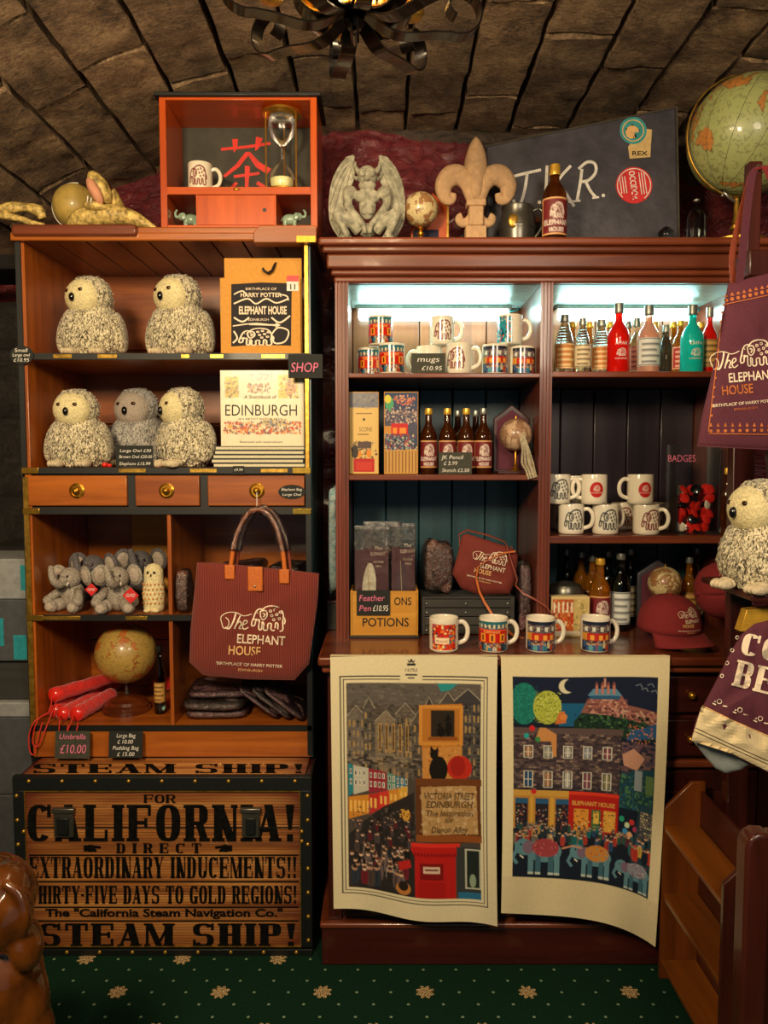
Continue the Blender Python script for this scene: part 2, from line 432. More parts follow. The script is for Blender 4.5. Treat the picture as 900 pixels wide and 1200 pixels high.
def logo_polys(w=0.9):
    """the words and drawing printed on the shop's bags: unit width about 1, returns (light, gold)"""
    S = lambda p, t, k=5: stroke(spline(p, k), t, caps=False)
    L = []
    L += S([(0.00, 0.60), (-0.02, 0.72), (0.07, 0.80), (0.20, 0.81), (0.32, 0.76), (0.44, 0.80)], 0.014)
    L += S([(0.00, 0.60), (0.03, 0.53), (0.09, 0.56), (0.10, 0.66), (0.05, 0.72)], 0.014)
    L += S([(0.20, 0.80), (0.17, 0.66), (0.11, 0.53), (0.05, 0.55)], 0.026)
    L += S([(0.27, 0.76), (0.22, 0.62), (0.19, 0.53)], 0.022) + S([(0.20, 0.57), (0.26, 0.66), (0.29, 0.62), (0.26, 0.54), (0.30, 0.54)], 0.018)
    L += S([(0.31, 0.60), (0.37, 0.64), (0.37, 0.68), (0.33, 0.67), (0.31, 0.58), (0.34, 0.53), (0.40, 0.57)], 0.018)
    L += xf(elephant_lines(0.04), 0.52, 0.43, 0.52, 0.56)
    L += fit('ELEPHANT', 0.72, 0.155, 0.60, 0.29, bold=0.012)
    G = fit('HOUSE', 0.48, 0.155, 0.36, 0.085, bold=0.012)
    L += fit("'BIRTHPLACE' OF HARRY POTTER", 1.0, 0.05, 0.44, -0.10, bold=0.01)
    G += fit('EDINBURGH', 0.36, 0.04, 0.46, -0.19)
    return L, G

# slab-serif poster letters, each in a box 0..w x 0..1
def slab(ch, w=0.8, T=0.22, t=0.09, s=0.06):
    Q = []; B = lambda x0, y0, x1, y1: Q.append([(x0, y0), (x1, y0), (x1, y1), (x0, y1)])
    def stem(x, y0=0, y1=1, a=1, b=1):
        B(x, y0, x + T, y1)
        if a: B(x - s, y0, x + T + s, y0 + t)
        if b: B(x - s, y1 - t, x + T + s, y1)
    def diag(xa, ya, xb, yb, th): Q.append([(xa, ya), (xa + th, ya), (xb + th, yb), (xb, yb)])
    def rnd(x0, x1, y0, y1, a0, a1, Tx=T, ty=t, n=14):
        cx, cy, rx, ry = (x0 + x1) / 2, (y0 + y1) / 2, (x1 - x0) / 2, (y1 - y0) / 2; p = 0.72
        f = lambda r, c: math.copysign(abs(c) ** p, c) * r
        for i in range(n):
            A = [R(a0 + (a1 - a0) * (i + k) / n) for k in (0, 1)]
            Q.append([(cx + f(rx, math.cos(A[0])), cy + f(ry, math.sin(A[0]))), (cx + f(rx, math.cos(A[1])), cy + f(ry, math.sin(A[1]))),
                      (cx + f(rx - Tx, math.cos(A[1])), cy + f(ry - ty, math.sin(A[1]))), (cx + f(rx - Tx, math.cos(A[0])), cy + f(ry - ty, math.sin(A[0])))])
    e = w - s
    if ch == 'I': w = T + 2 * s; stem(s)
    elif ch in 'LEF':
        stem(s)
        if ch != 'F': B(s, 0, e, t); B(e - t, 0, e, 0.32)
        if ch != 'L': B(s, 1 - t, e, 1); B(e - t, 0.70, e, 1); B(s + T, 0.47, e - 0.12, 0.47 + t); B(e - 0.2, 0.38, e - 0.2 + t, 0.64)
    elif ch == 'T': x = (w - T) / 2; stem(x); B(s / 2, 1 - t, w - s / 2, 1); B(s / 2, 0.68, s / 2 + t, 1); B(w - s / 2 - t, 0.68, w - s / 2, 1)
    elif ch == 'H': stem(s); stem(e - T); B(s, 0.46, e, 0.46 + t)
    elif ch == 'N': stem(s, a=1); B(e - t * 1.1, 0, e, 1); B(e - t * 1.1 - s, 1 - t, e + s * .6, 1); diag(e - T * 1.05, 0, s, 1, T * 1.05)
    elif ch == 'M': w *= 1.25; e = w - s; B(s, 0, s + t, 1); B(0, 0, s * 2 + t, t); B(0, 1 - t, s * 2 + t, 1); stem(e - T); m = (w - T * .8) / 2; diag(m, 0, s, 1, T * .8); diag(m, 0, e - T * .6, 1, t)
    elif ch == 'A': diag(s, 0, w / 2 - t / 2, 1, t); diag(e - T, 0, w / 2 - T / 2, 1, T); B(0, 0, s * 2 + t, t); B(e - T - s, 0, w, t); B(w * .25, 0.26, w * .72, 0.26 + t)
    elif ch == 'V': diag(w / 2 - T / 2, 0, s, 1, T); diag(w / 2 - t / 2, 0, e - t, 1, t); B(0, 1 - t, s * 2 + T, 1); B(e - t * 2, 1 - t, w, 1)
    elif ch == 'Y': x = (w - T) / 2; stem(x, 0, 0.5, 1, 0); diag(x, 0.45, s, 1, T); diag(x + T * .6, 0.45, e - t, 1, t); B(0, 1 - t, s * 2 + T, 1); B(e - t * 2, 1 - t, w, 1)
    elif ch == 'X': diag(e - T, 0, s, 1, T); diag(s, 0, e - t, 1, t); B(0, 0, 2 * s + t, t); B(e - T - s, 0, w, t); B(0, 1 - t, s * 2 + T, 1); B(e - t * 2, 1 - t, w, 1)
    elif ch in 'PRB':
        stem(s); rnd(w * .25, e, 0.45, 1, -90, 90); B(s, 1 - t, w * .62, 1); B(s, 0.45, w * .62, 0.45 + t)
        if ch == 'R': diag(e - T * .8, 0, w * .45, 0.5, T * .9); B(e - T, 0, w, t)
        if ch == 'B': rnd(w * .25, e, 0, 0.5, -90, 90); B(s, 0, w * .62, t)
    elif ch == 'D': stem(s); rnd(w * .1, e, 0, 1, -90, 90); B(s, 0, w * .5, t); B(s, 1 - t, w * .5, 1)
    elif ch == 'O': rnd(s * .5, w - s * .5, 0, 1, 0, 360, n=24)
    elif ch in 'CG':
        rnd(s * .5, e, 0, 1, 40, 320, n=18); B(e - t * 1.2, 0.66, e, 1)
        if ch == 'G': B(e - T, 0, e, 0.42); B(e - T - s, 0.42 - t, w, 0.42)
    elif ch == 'S': rnd(s, e, 0.45, 1, 20, 270, T * .8); rnd(s, e, 0, 0.55, -160, 90, T * .8); B(e - t, 0.7, e, 1); B(s, 0, s + t, 0.3)
    elif ch == 'U': rnd(s, e, 0, 0.7, 180, 360, T); B(s, .33, s + T, 1); B(e - t * 1.4, .33, e, 1); B(0, 1 - t, 2 * s + T, 1); B(e - t * 1.4 - s, 1 - t, w, 1)
    elif ch == '!': w = T + 2 * s; Q.append([(s, 1), (s + T, 1), (s + T * .7, 0.32), (s + T * .3, 0.32)]); B(s + T * .15, 0, s + T * .85, 0.2)
    elif ch == '-': w = 0.35; B(0.03, .42, .32, .54)
    elif ch == '.': w = .3; B(.04, 0, .24, .2)
    elif ch == ' ': w = 0.4
    return Q, w
def poster(s, w, h, x, y, T=0.22, ws=0.8, gap=0.07, t=0.09):
    """a line of slab letters h high stretched to width w, centred at x, baseline y"""
    out = []; cx = 0
    for ch in s:
        q, cw = slab(ch, ws, T, t)
        out += [[(p[0] + cx, p[1]) for p in k] for k in q]; cx += cw + gap
    cx -= gap; k = w / cx
    return [[(x - w / 2 + p[0] * k, y + p[1] * h) for p in q] for q in out]
def flip(polys): return [[(-a, b) for a, b in q] for q in polys]

# ------------------------------------------------------------------ materials of the place
wood('mahogany', 'b46420', '74340e', 'x', 0.32, 0.3)
wood('mahogany_up', 'b8641e', '7a360e', 'z', 0.32, 0.3)
wood('mahogany_deep', '985020', '5c2a0c', 'y', 0.34, 0.3, var=0.15)
wood('orange_wood', 'd05a0e', 'a43c06', 'z', 0.3, 0.4, 0.8)
wood('orange_wood_x', 'd05a0e', 'a43c06', 'x', 0.3, 0.4, 0.8)
wood('red_wood', '8a4428', '441e10', 'x', 0.3, 0.4)
wood('red_wood_up', '84402a', '441e12', 'z', 0.3, 0.4)
wood('dark_red_wood', '4a1c16', '2a0f0c', 'x', 0.3, 0.35)
wood('dark_red_wood_up', '4c1e16', '2a0f0c', 'z', 0.3, 0.35)
wood('plank_brown', '925224', '54280f', 'z', 0.4, 0.2, var=0.2)
wood('plank_shade_teal', '24505a', '13323c', 'z', 0.38, 0.25, var=0.25)  # lower-bay copy of the back planks, their shade put into the colour
wood('plank_shade_plum', '3a2c34', '231a22', 'z', 0.38, 0.25, var=0.25)  # same planks in the right middle bay, shade painted in as plum
wood('counter_wood', '7c3c1e', '43190e', 'x', 0.28, 0.5)
wood('crate_yellow', 'd49a34', 'b57a20', 'x', 0.5, 0.1)
wood('crate_grey', '3e3c38', '24221f', 'x', 0.55, 0.05)
wood('step_wood', '884a10', '5c3008', 'y', 0.4, 0.2)
wood('step_wood_up', '844410', '582a0a', 'z', 0.4, 0.2)
t = NT('trunk_board'); co = t.coord((1.2, 26, 26)); f = t.noise(co, 1.0, 6, .65, .5)
c = t.ramp(f, [(.34, lin('6e3c1a')), (.5, lin('a86a32')), (.66, lin('d09450'))]); sp_ = t.n('ShaderNodeSeparateXYZ'); t.l(t.coord(), sp_.inputs[0])
ex = t.math('POWER', t.math('DIVIDE', t.math('ABSOLUTE', t.math('ADD', sp_.outputs['X'], .664)), .42), 7); ez = t.math('MULTIPLY', t.math('LESS_THAN', sp_.outputs['Z'], .535), t.math('POWER', t.math('DIVIDE', t.math('ABSOLUTE', t.math('SUBTRACT', sp_.outputs['Z'], .27)), .25), 8))
st = t.math('MINIMUM', t.math('ADD', t.math('MULTIPLY', t.math('ADD', ex, ez), .75), t.math('MULTIPLY', f, .12)), .9); c = t.mix(st, c, lin('5a1c10'))
wv = t.n('ShaderNodeTexWave'); wv.bands_direction = 'Z'; wv.inputs['Scale'].default_value = 36; wv.inputs['Distortion'].default_value = 1.2; t.l(t.coord((.3, 1, 1)), wv.inputs[0])
c = t.mix(t.math('MULTIPLY', t.math('LESS_THAN', wv.outputs['Fac'], .22), .45), c, lin('2a140a')); t.l(c, t.b.inputs['Base Color']); t.bump(f, .3, .001); t.done(.5, 0, .15)
wood('globe_base_wood', '6e3212', '3c1808', 'x', 0.25, 0.5)
plain('black_trim', '070c0b', 0.55, coat=0.05, nscale=60)
plain('teal_black_paint', '123840', 0.3, coat=0.3, nscale=14)
plain('brass', 'c8902e', 0.3, 0.9, nscale=90, var=0.2)
plain('bright_brass', 'e2b44a', 0.22, 0.9, nscale=60)
plain('iron', '15110f', 0.25, 0.6, coat=0.3, nscale=30)
plain('aged_gold', 'b8903a', 0.35, 0.8, nscale=50, var=0.3)
plain('silver', 'b8b4aa', 0.25, 0.9)
plain('pewter', '6a6860', 0.32, 0.8, nscale=30)
plain('chalkboard', '161914', 0.75, nscale=90, var=0.2)
plain('chalkboard_grey', '3a3a2e', 0.75, nscale=90, var=0.2)
plain('chalk_white', 'e8e4d8', 0.9, bump=0)
plain('chalk_pink', 'e27898', 0.9, bump=0)
plain('maroon_cloth', '742a20', 0.85, nscale=400, var=0.18, bump=0.3)
plain('maroon_dark_cloth', '5a2434', 0.85, nscale=400, var=0.18, bump=0.3)
plain('print_cream', 'f0dcc0', 0.8, bump=0, var=0.04)
plain('print_gold', 'e8b878', 0.8, bump=0, var=0.04)
plain('print_orange', 'c06a34', 0.8, bump=0, var=0.06)
plain('print_maroon', '702428', 0.6, bump=0)
plain('print_black', '16120e', 0.7, bump=0)
plain('print_faded_black', '0d0c0a', 0.8, bump=0, var=0.5, nscale=70, Specular_IOR_Level=.1)
plain('print_red', 'd02424', 0.5, bump=0)
plain('tan_leather', 'c8681e', 0.5, nscale=160, coat=0.1)
plain('strap_leather', '8a3e26', 0.5, nscale=160)
plain('ceramic_white', 'e6ddc8', 0.18, coat=0.5, bump=0, var=0.03)
plain('ceramic_cool', 'e0e4e0', 0.18, coat=0.5, bump=0, var=0.03)
plain('celadon', '8ea892', 0.25, coat=0.5, nscale=30, var=0.2)
plain('gargoyle_stone', 'a09c86', 0.75, nscale=45, var=0.35, bump=0.6, bd=0.003)
plain('sandstone', 'c09c74', 0.9, nscale=60, var=0.12, bump=0.6, bd=0.003)
plain('globe_pale', 'b89c50', 0.45, coat=0.2)
plain('plush_grey', 'a49a8c', 1.0, nscale=220, var=0.35, bump=1.0, bd=0.004)
plain('plush_dark', '666264', 1.0, nscale=220, var=0.35, bump=1.0, bd=0.004)
plain('plush_pale', 'b8aa9a', 1.0, nscale=220, var=0.2, bump=1.0, bd=0.004)
plain('owl_cream', 'e6d8a4', 1.0, nscale=150, var=0.2, bump=1.0, bd=0.004)
plain('owl_foot', 'd2c2a0', 1.0, nscale=150, var=0.15, bump=1.0, bd=0.003)
plain('black_gloss', '0a0a0c', 0.12, coat=0.6, bump=0)
plain('black_plastic', '141414', 0.35, bump=0)
plain('red_nylon', 'd81c12', 0.8, nscale=90, var=0.2, bump=0.5, bd=0.003, Sheen_Weight=0.3)
plain('red_cord', 'c8281c', 0.6)
plain('red_glossy', 'd8261c', 0.2, coat=0.6, bump=0)
plain('kraft_paper', 'd09238', 0.75, nscale=120, var=0.08, bump=0.1)
plain('book_cream', 'e4d8b4', 0.6, nscale=200, var=0.06, bump=0)
plain('page_edge', 'd8cfae', 0.8, nscale=300, var=0.15, bump=0.3)
plain('cover_dark', '1c2a2c', 0.5)
plain('paper_white', 'e6e2d6', 0.7, bump=0)
plain('card_charcoal', '44464a', 0.7, nscale=40)
plain('card_light', '8a8c8c', 0.7, nscale=40)
plain('teal_plastic', '2a8c96', 0.4)
plain('cloth_cream', 'e2cfa2', 0.9, nscale=350, var=0.08, bump=0.4)
plain('cloth_grey', '8a9290', 0.9, nscale=350, var=0.08, bump=0.4)
plain('sand', 'ecdca8', 0.95, nscale=400)
plain('lime_sand', 'd8d4a0', 0.95, nscale=400)
plain('case_black', '403e46', 0.4, nscale=18, var=0.25, coat=0.15, bump=0.5, bd=0.003)
plain('case_edge', '4a4438', 0.5)
plain('feather_white', 'e8e2cc', 0.9, nscale=80)
plain('cap_cloth', '7c1e22', 0.9, nscale=300, var=0.12, bump=0.4)
plain('plum_card', '50203a', 0.6)
plain('yellow_cap', 'e0b040', 0.3, 0.4)
plain('silver_cap', '8c9088', 0.3, 0.6)
plain('label_cream', 'd8c490', 0.6, bump=0)
plain('label_orange', 'c88240', 0.6)
plain('snake_yellow', 'cdb064', 0.5, nscale=60, var=0.5, bump=0.8, bd=0.004)
plain('snake_mouth', 'c88a68', 0.6, nscale=40)
plain('carved_honey', '5c300a', 0.25, coat=0.7, nscale=9, var=0.5, bump=0.4, bd=0.01)
plain('panel_ink', '211c1e', 0.8, bump=0, var=.05)
plain('soil_dark', '15110f', 0.9)
plain('sticker_paper', 'd8b878', 0.5, bump=0)
plain('sticker_teal', '3a9a98', 0.5, bump=0)
plain('slate_back', '38362c', 0.7, nscale=12, var=0.3)
plain('niche_blue', '1a1a34', 0.8)
plain('red_paint', 'd42410', 0.45, bump=0)
plain('liquid_red', 'd4180c', 0.1, coat=0.6, bump=0, Subsurface_Weight=0.0)
plain('silk_tassel', 'a89c80', 0.7, nscale=200, var=0.3, bump=0.8)
glass('glass_clear', 'f4fbfa'); glass('glass_amber', '7a3a0c', tw=.85); glass('glass_honey', 'd0861c', tw=.82); glass('glass_dark', '4a5c54')
glass('glass_red', 'e4180e', tw=.35); glass('glass_cyan', '18d8d0', tw=.4); glass('glass_pink', 'f4b8a0', tw=.6); glass('glass_smoke', '6a7270')
film('plastic_film', 0.40, scale=70, strength=1.0); film('plastic_film_loose', 0.6, scale=60, strength=1.0)
attr_mat('print_cloth', 0.9, weave=0.5, spec=0.2); attr_mat('print_ceramic', 0.2, 0.5); attr_mat('print_paper', 0.55, 0.0); attr_mat('print_glossy_paper', 0.3, 0.3)
def wrapped(name, c1, c2):
    t = NT(name); co = t.coord(); f = t.noise(co, 28, 5, 0.6, 1.5); g = t.noise(co, 90, 3)
    v_ = t.math('LESS_THAN', t.math('ABSOLUTE', t.math('SUBTRACT', t.noise(co, 42, 3, .6, 2.5), .5)), .018)  # thin pale veins paint the wrap's white glints into the colour
    t.l(t.mix(t.math('MULTIPLY', v_, .75), t.ramp(g, [(0.3, lin(c1)), (0.7, lin(c2))]), lin('b8aaa0')), t.b.inputs['Base Color'])
    b = t.n('ShaderNodeBump'); b.inputs['Strength'].default_value = 0.9; b.inputs['Distance'].default_value = 0.02
    t.l(f, b.inputs['Height']); t.l(b.outputs[0], t.b.inputs['Coat Normal'])
    return t.done(0.7, 0, 1.0)
wrapped('wrapped_maroon', '3a141c', '7c4450'); wrapped('wrapped_black', '1c1416', '5a4648'); wrapped('wrapped_white', '5aa0a8', 'd8e4e2'); wrapped('wrapped_brown', '3c1c12', '6c3020')
def globe_mat(name, sea, land, line, sc, th=.5):
    t = NT(name); co = t.coord(); f = t.noise(co, sc, 6, 0.6, 0.5)
    f2 = t.math('GREATER_THAN', t.noise(co, sc * 6, 3, 0.6, 1.5), 0.56)
    l1, l2, s1 = lin(land), tuple(x * 0.72 for x in lin(land)), lin(sea)
    c = t.ramp(f, [(0.0, tuple(x * .86 for x in s1)), (th - .01, s1), (th, lin(line)), (th + .015, l1), (th + .2, l2)])
    c = t.mix(t.math('MULTIPLY', f2, 0.35), c, lin(line), 'MULTIPLY')
    t.l(c, t.b.inputs['Base Color']); return t.done(0.4, 0, 0.3)
globe_mat('globe_yellow', 'b09048', 'b8682c', '6a4a20', 17, .54); globe_mat('globe_large', '9aa066', 'b87a3c', '4c4628', 9, .58); globe_mat('globe_cream', 'd8c490', 'a8784c', '3a2e2a', 34); globe_mat('globe_tan', 'c8a888', 'a07a5c', '4a3020', 30)
# plaited feather look of the plush birds
t = NT('owl_plumage'); co = t.coord((1, 1, 0.55)); f = t.noise(co, 105, 2, 0.5, 2.2)
t.l(t.ramp(f, [(0.38, lin('4e4636')), (0.46, lin('9a8e70')), (0.53, lin('e6dab4')), (0.8, lin('f2e8c8'))]), t.b.inputs['Base Color'])
t.bump(f, 1.0, 0.006); t.done(1.0, Sheen_Weight=0.3)
t = NT('owl_plumage_shaded'); co = t.coord((1, 1, 0.55)); f = t.noise(co, 105, 2, 0.5, 2.2)  # copy of the plumage, greyed to carry the rear owl's shade
t.l(t.ramp(f, [(0.36, lin('5e5a56')), (0.45, lin('8e8a84')), (0.53, lin('bcb8ae')), (0.8, lin('cfcac0'))]), t.b.inputs['Base Color'])
t.bump(f, 1.0, 0.006); t.done(1.0, Sheen_Weight=0.3)
# rock
def rock(name, c1, c2, c3, sc=1.0, rough=0.9, coat=0, strength=1.0):
    t = NT(name); oi = t.n('ShaderNodeObjectInfo'); co = t.coord((1, 1, 1))
    va = t.n('ShaderNodeVectorMath', operation='ADD'); vm = t.n('ShaderNodeVectorMath', operation='SCALE'); vm.inputs[0].default_value = (3, 5, 7)
    t.l(oi.outputs['Random'], vm.inputs['Scale']); t.l(co, va.inputs[0]); t.l(vm.outputs[0], va.inputs[1]); v = va.outputs[0]
    a = t.noise(v, 7 * sc, 6, 0.65, 0.4)
    mp = t.n('ShaderNodeMapping'); mp.inputs['Scale'].default_value = (1.0, 2.4, 1.0); t.l(v, mp.inputs[0])
    b = t.noise(mp.outputs[0], 30 * sc, 7, 0.75, 1.2); e = t.noise(mp.outputs[0], 85 * sc, 4, 0.7, 1.5); h = t.math('ADD', t.math('ADD', t.math('MULTIPLY', a, 0.38), t.math('MULTIPLY', b, 0.42)), t.math('MULTIPLY', e, 0.28))
    c = t.ramp(h, [(0.44, lin(c1)), (0.54, lin(c2)), (0.64, lin(c3))])
    mr = t.n('ShaderNodeMapRange'); mr.inputs['To Min'].default_value = 0.75; mr.inputs['To Max'].default_value = 1.2; t.l(oi.outputs['Random'], mr.inputs['Value'])
    hs = t.n('ShaderNodeHueSaturation'); t.l(mr.outputs[0], hs.inputs['Value']); t.l(c, hs.inputs['Color'])
    t.l(hs.outputs[0], t.b.inputs['Base Color']); t.bump(h, strength, 0.04); return t.done(rough, 0, coat)
rock('vault_rock', '3a2c20', '8c7052', 'c8a880', 1.25); rock('dark_rock', '14110f', '2c2723', '443c34', 1.4); rock('mortar', '100b09', '1c1512', '2a201a', 2)
# maroon gloss paint over rough rock
t = NT('maroon_paint'); co = t.coord((1, 1, 1.6)); f = t.noise(co, 15, 6, 0.58, 1.0)
pc = t.ramp(f, [(0.3, lin('501a20')), (0.7, lin('7e2e34'))])
sx = t.n('ShaderNodeSeparateXYZ'); t.l(t.coord(), sx.inputs[0])
edge = t.math('ADD', t.math('ADD', sx.outputs['Z'], t.math('MULTIPLY', sx.outputs['X'], 0.16)), t.math('MULTIPLY', f, 0.06))
bare = t.math('MULTIPLY', t.math('GREATER_THAN', edge, 2.735), t.math('GREATER_THAN', sx.outputs['X'], -0.1))
cc = t.mix(bare, pc, t.ramp(f, [(0.3, lin('1c1613')), (0.7, lin('54463a'))]))
t.l(cc, t.b.inputs['Base Color']); t.bump(f, 1.0, 0.035)
t.l(t.math('ADD', t.math('MULTIPLY', bare, 0.6), 0.2), t.b.inputs['Roughness']); t.done(0.28, 0, 0.15)
# carpet: green pile with rosettes and small dots, woven flat pattern
t = NT('carpet'); co = t.coord((1, 1, 1))
def cell_dist(sc, off, jx=0):
    mp = t.n('ShaderNodeMapping'); mp.inputs['Scale'].default_value = (sc, sc, 0); mp.inputs['Location'].default_value = (*off, 0); t.l(co, mp.inputs[0])
    fr = t.n('ShaderNodeVectorMath', operation='FRACTION'); t.l(mp.outputs[0], fr.inputs[0])
    sb = t.n('ShaderNodeVectorMath', operation='SUBTRACT'); sb.inputs[1].default_value = (0.5, 0.5, 0); t.l(fr.outputs[0], sb.inputs[0])
    ln = t.n('ShaderNodeVectorMath', operation='LENGTH'); t.l(sb.outputs[0], ln.inputs[0]); return t.math('DIVIDE', ln.outputs['Value'], sc), sb.outputs[0]
n1 = t.noise(co, 260, 2); n2 = t.noise(co, 90, 2)
base = t.ramp(n1, [(0.3, lin('0a2217')), (0.7, lin('133524'))])
S_ = 1 / 0.29
mask = None; dots = None
for off in ((0.1, 0.33), (0.6, 0.83)):
    d, vec = cell_dist(S_, off); sp_ = t.n('ShaderNodeSeparateXYZ'); t.l(vec, sp_.inputs[0]); an = t.math('ARCTAN2', sp_.outputs['Y'], sp_.outputs['X'])
    pet = t.math('ABSOLUTE', t.math('SINE', t.math('MULTIPLY', an, 4)))
    r = t.math('ADD', t.math('ADD', 0.012, t.math('MULTIPLY', pet, 0.011)), t.math('MULTIPLY', n2, 0.008)); m = t.math('LESS_THAN', d, r); mask = m if mask is None else t.math('MAXIMUM', mask, m)
for off in ((0.0, 0.0), (0.5, 0.5)):
    d, vec = cell_dist(S_ * 3, (off[0] + 0.3, off[1] + 0.0)); m = t.math('LESS_THAN', d, 0.0042); dots = m if dots is None else t.math('MAXIMUM', dots, m)
ros = t.ramp(n1, [(0.42, lin('4a3018')), (0.5, lin('b09468')), (0.62, lin('d8c090'))])
c = t.mix(dots, base, lin('7c9478')); c = t.mix(mask, c, ros); t.l(c, t.b.inputs['Base Color']); t.bump(n1, 0.8, 0.004); t.done(1.0, 0, 0, Specular_IOR_Level=0.1)

# ------------------------------------------------------------------ the setting
struct('floor', bx(-2.3, 2.5, -1.6, 3.0, -0.05, 0), 'carpet')
WALL = 2.86; VX, VR, VZ = -0.08, 1.8, 2.71
VC = VZ - VR
# cross-section of the vault: a round arch on the left, a flatter, wider one on the right
_pr = []
for i in range(241):
    a = R(-92 + 184 * i / 240)
    if a < 0: _pr.append((VX + 1.95 * math.sin(a), VC + VR * math.cos(a)))
    else:
        n_ = 2 / 4.6; _pr.append((VX + 2.35 * max(math.sin(a), 0) ** n_, VC + VR * math.copysign(abs(math.cos(a)) ** n_, math.cos(a))))
_sl = [0.0]
for i in range(240): _sl.append(_sl[-1] + math.dist(_pr[i], _pr[i + 1]))
def vault(s, r=0.0):
    """point of the vault's inner line at arc length s, pushed outwards by r"""
    s = max(0.0, min(_sl[-1] - 1e-6, s)); i = max(0, min(239, int(np.searchsorted(_sl, s)) - 1)); k = (s - _sl[i]) / max(_sl[i + 1] - _sl[i], 1e-9)
    (x0, z0), (x1, z1) = _pr[i], _pr[i + 1]; j, l_ = max(i - 2, 0), min(i + 3, 240); dx, dz = _pr[l_][0] - _pr[j][0], _pr[l_][1] - _pr[j][1]; L = math.hypot(dx, dz)
    return x0 + (x1 - x0) * k - dz / L * r, z0 + (z1 - z0) * k + dx / L * r
def arch_z(x):
    return float(np.interp(x, [p[0] for p in _pr], [p[1] for p in _pr]))
# back wall: maroon painted rock with real relief, cut to the arch
def back(u, v):
    x = -2.0 + 4.2 * u; z = 2.80 * v
    z = min(z, arch_z(x) + .05)
    d = 0.05 * noise.fractal(Vector((x * 5, z * 6, 3)), 0.8, 2, 5)
    return (x, WALL + 0.045 + d, z)
m = MB(); m.grid(back, 90, 70); struct('wall_back', m, 'maroon_paint', sharp=180)
# raised painted seam running down the wall
# barrel vault of long rough stones
m = MB(); SL = _sl[-1]
m.grid(lambda u, v: (vault(SL * u, 0.045)[0], -1.5 + 4.5 * v, vault(SL * u, 0.045)[1]), 60, 4)
ceil = struct('ceiling', m, 'mortar')
def stone_mesh(a0, a1, y0, y1, seed):
    nu, nv = 7, max(5, int((y1 - y0) / 0.03)); rnd = random.Random(seed); ox = rnd.random() * 50; g = 0.0022; P = []
    tl = (rnd.random() - .5) * 0.010; base = rnd.random() * 0.010
    jag = lambda t, k: 0.006 * noise.noise(Vector((t * 9 + ox, k * 7.3, seed)))
    m = MB()
    for j in range(nv + 1):
        for i in range(nu + 1):
            u, v = i / nu, j / nv
            uu = (0, .035, .22, .41, .59, .78, .965, 1)[i]; e_ = .2 / nv; vv = 0 if j == 0 else (1 if j == nv else e_ + (1 - 2 * e_) * (j - 1) / (nv - 2))
            aa0 = a0 + g + jag(vv * (y1 - y0), 1); aa1 = a1 - g + jag(vv * (y1 - y0), 2)
            yy0 = y0 + g + jag(uu, 3); yy1 = y1 - g + jag(uu, 4)
            a = aa0 + (aa1 - aa0) * uu; y = yy0 + (yy1 - yy0) * vv
            sink = 0.045 if (i in (0, nu) or j in (0, nv)) else 0
            d = 0.008 * noise.fractal(Vector((a * 16 + ox, y * 16, 1.3)), 0.7, 2, 4) + tl * (u - .5) * 2
            x, z = vault(a, sink - base - d); P.append((x, y, z))
    k = nu + 1
    m.add(P, [(j * k + i, j * k + i + 1, (j + 1) * k + i + 1, (j + 1) * k + i) for j in range(nv) for i in range(nu)])
    return m
rnd = random.Random(11); a = 0.0; sd = 0
while a < SL - .05:
    w = min(0.145 + 0.07 * rnd.random(), SL - a); y = 0.2 - rnd.random() * 0.4
    while y < WALL + 0.06:
        L = 0.30 + 0.42 * rnd.random(); y1 = min(y + L, 2.97); sd += 1
        if y1 > 0.6 and y1 - y > 0.06:
            part('stone', stone_mesh(a, a + w, y, y1, sd), 'vault_rock', ceil, sharp=50)
        y = y1
    a += w
# side walls
struct('wall_right', bx(2.22, 2.32, -1.5, 3.0, 0, 1.0), 'dark_rock')
wl = struct('wall_left', bx(-2.10, -2.02, -1.5, 3.0, 0, 1.0), 'dark_rock')
# rough dark stone pier in the back left corner
pier = struct('trim_1', bx(-1.88, -1.19, 2.74, 2.86, 0, 2.05), 'mortar')
z = 0.0; rnd = random.Random(5); k = 0
while z < 2.04:
    h = 0.16 + 0.12 * rnd.random(); z1 = min(z + h, 2.06); x = -1.88 + rnd.random() * -0.1
    while x < -1.19:
        x1 = min(x + 0.2 + 0.25 * rnd.random(), -1.19); k += 1
        xa = max(x, -1.88)
        if x1 - xa > 0.04:
            def f(u, v, xa=xa, x1=x1, z=z, z1=z1, k=k):
                e = 0.03 if (u in (0, 1) or v in (0, 1)) else 0
                return (xa + 0.004 + (x1 - xa - 0.008) * u, 2.71 + e + 0.022 * noise.fractal(Vector((u * 3 + k, v * 3, k)), 0.9, 2, 3), z + 0.004 + (z1 - z - 0.008) * v)
            mm = MB(); mm.grid(f, 7, 6); part('stone', mm, 'dark_rock', pier, sharp=60)
        x = x1
    z = z1

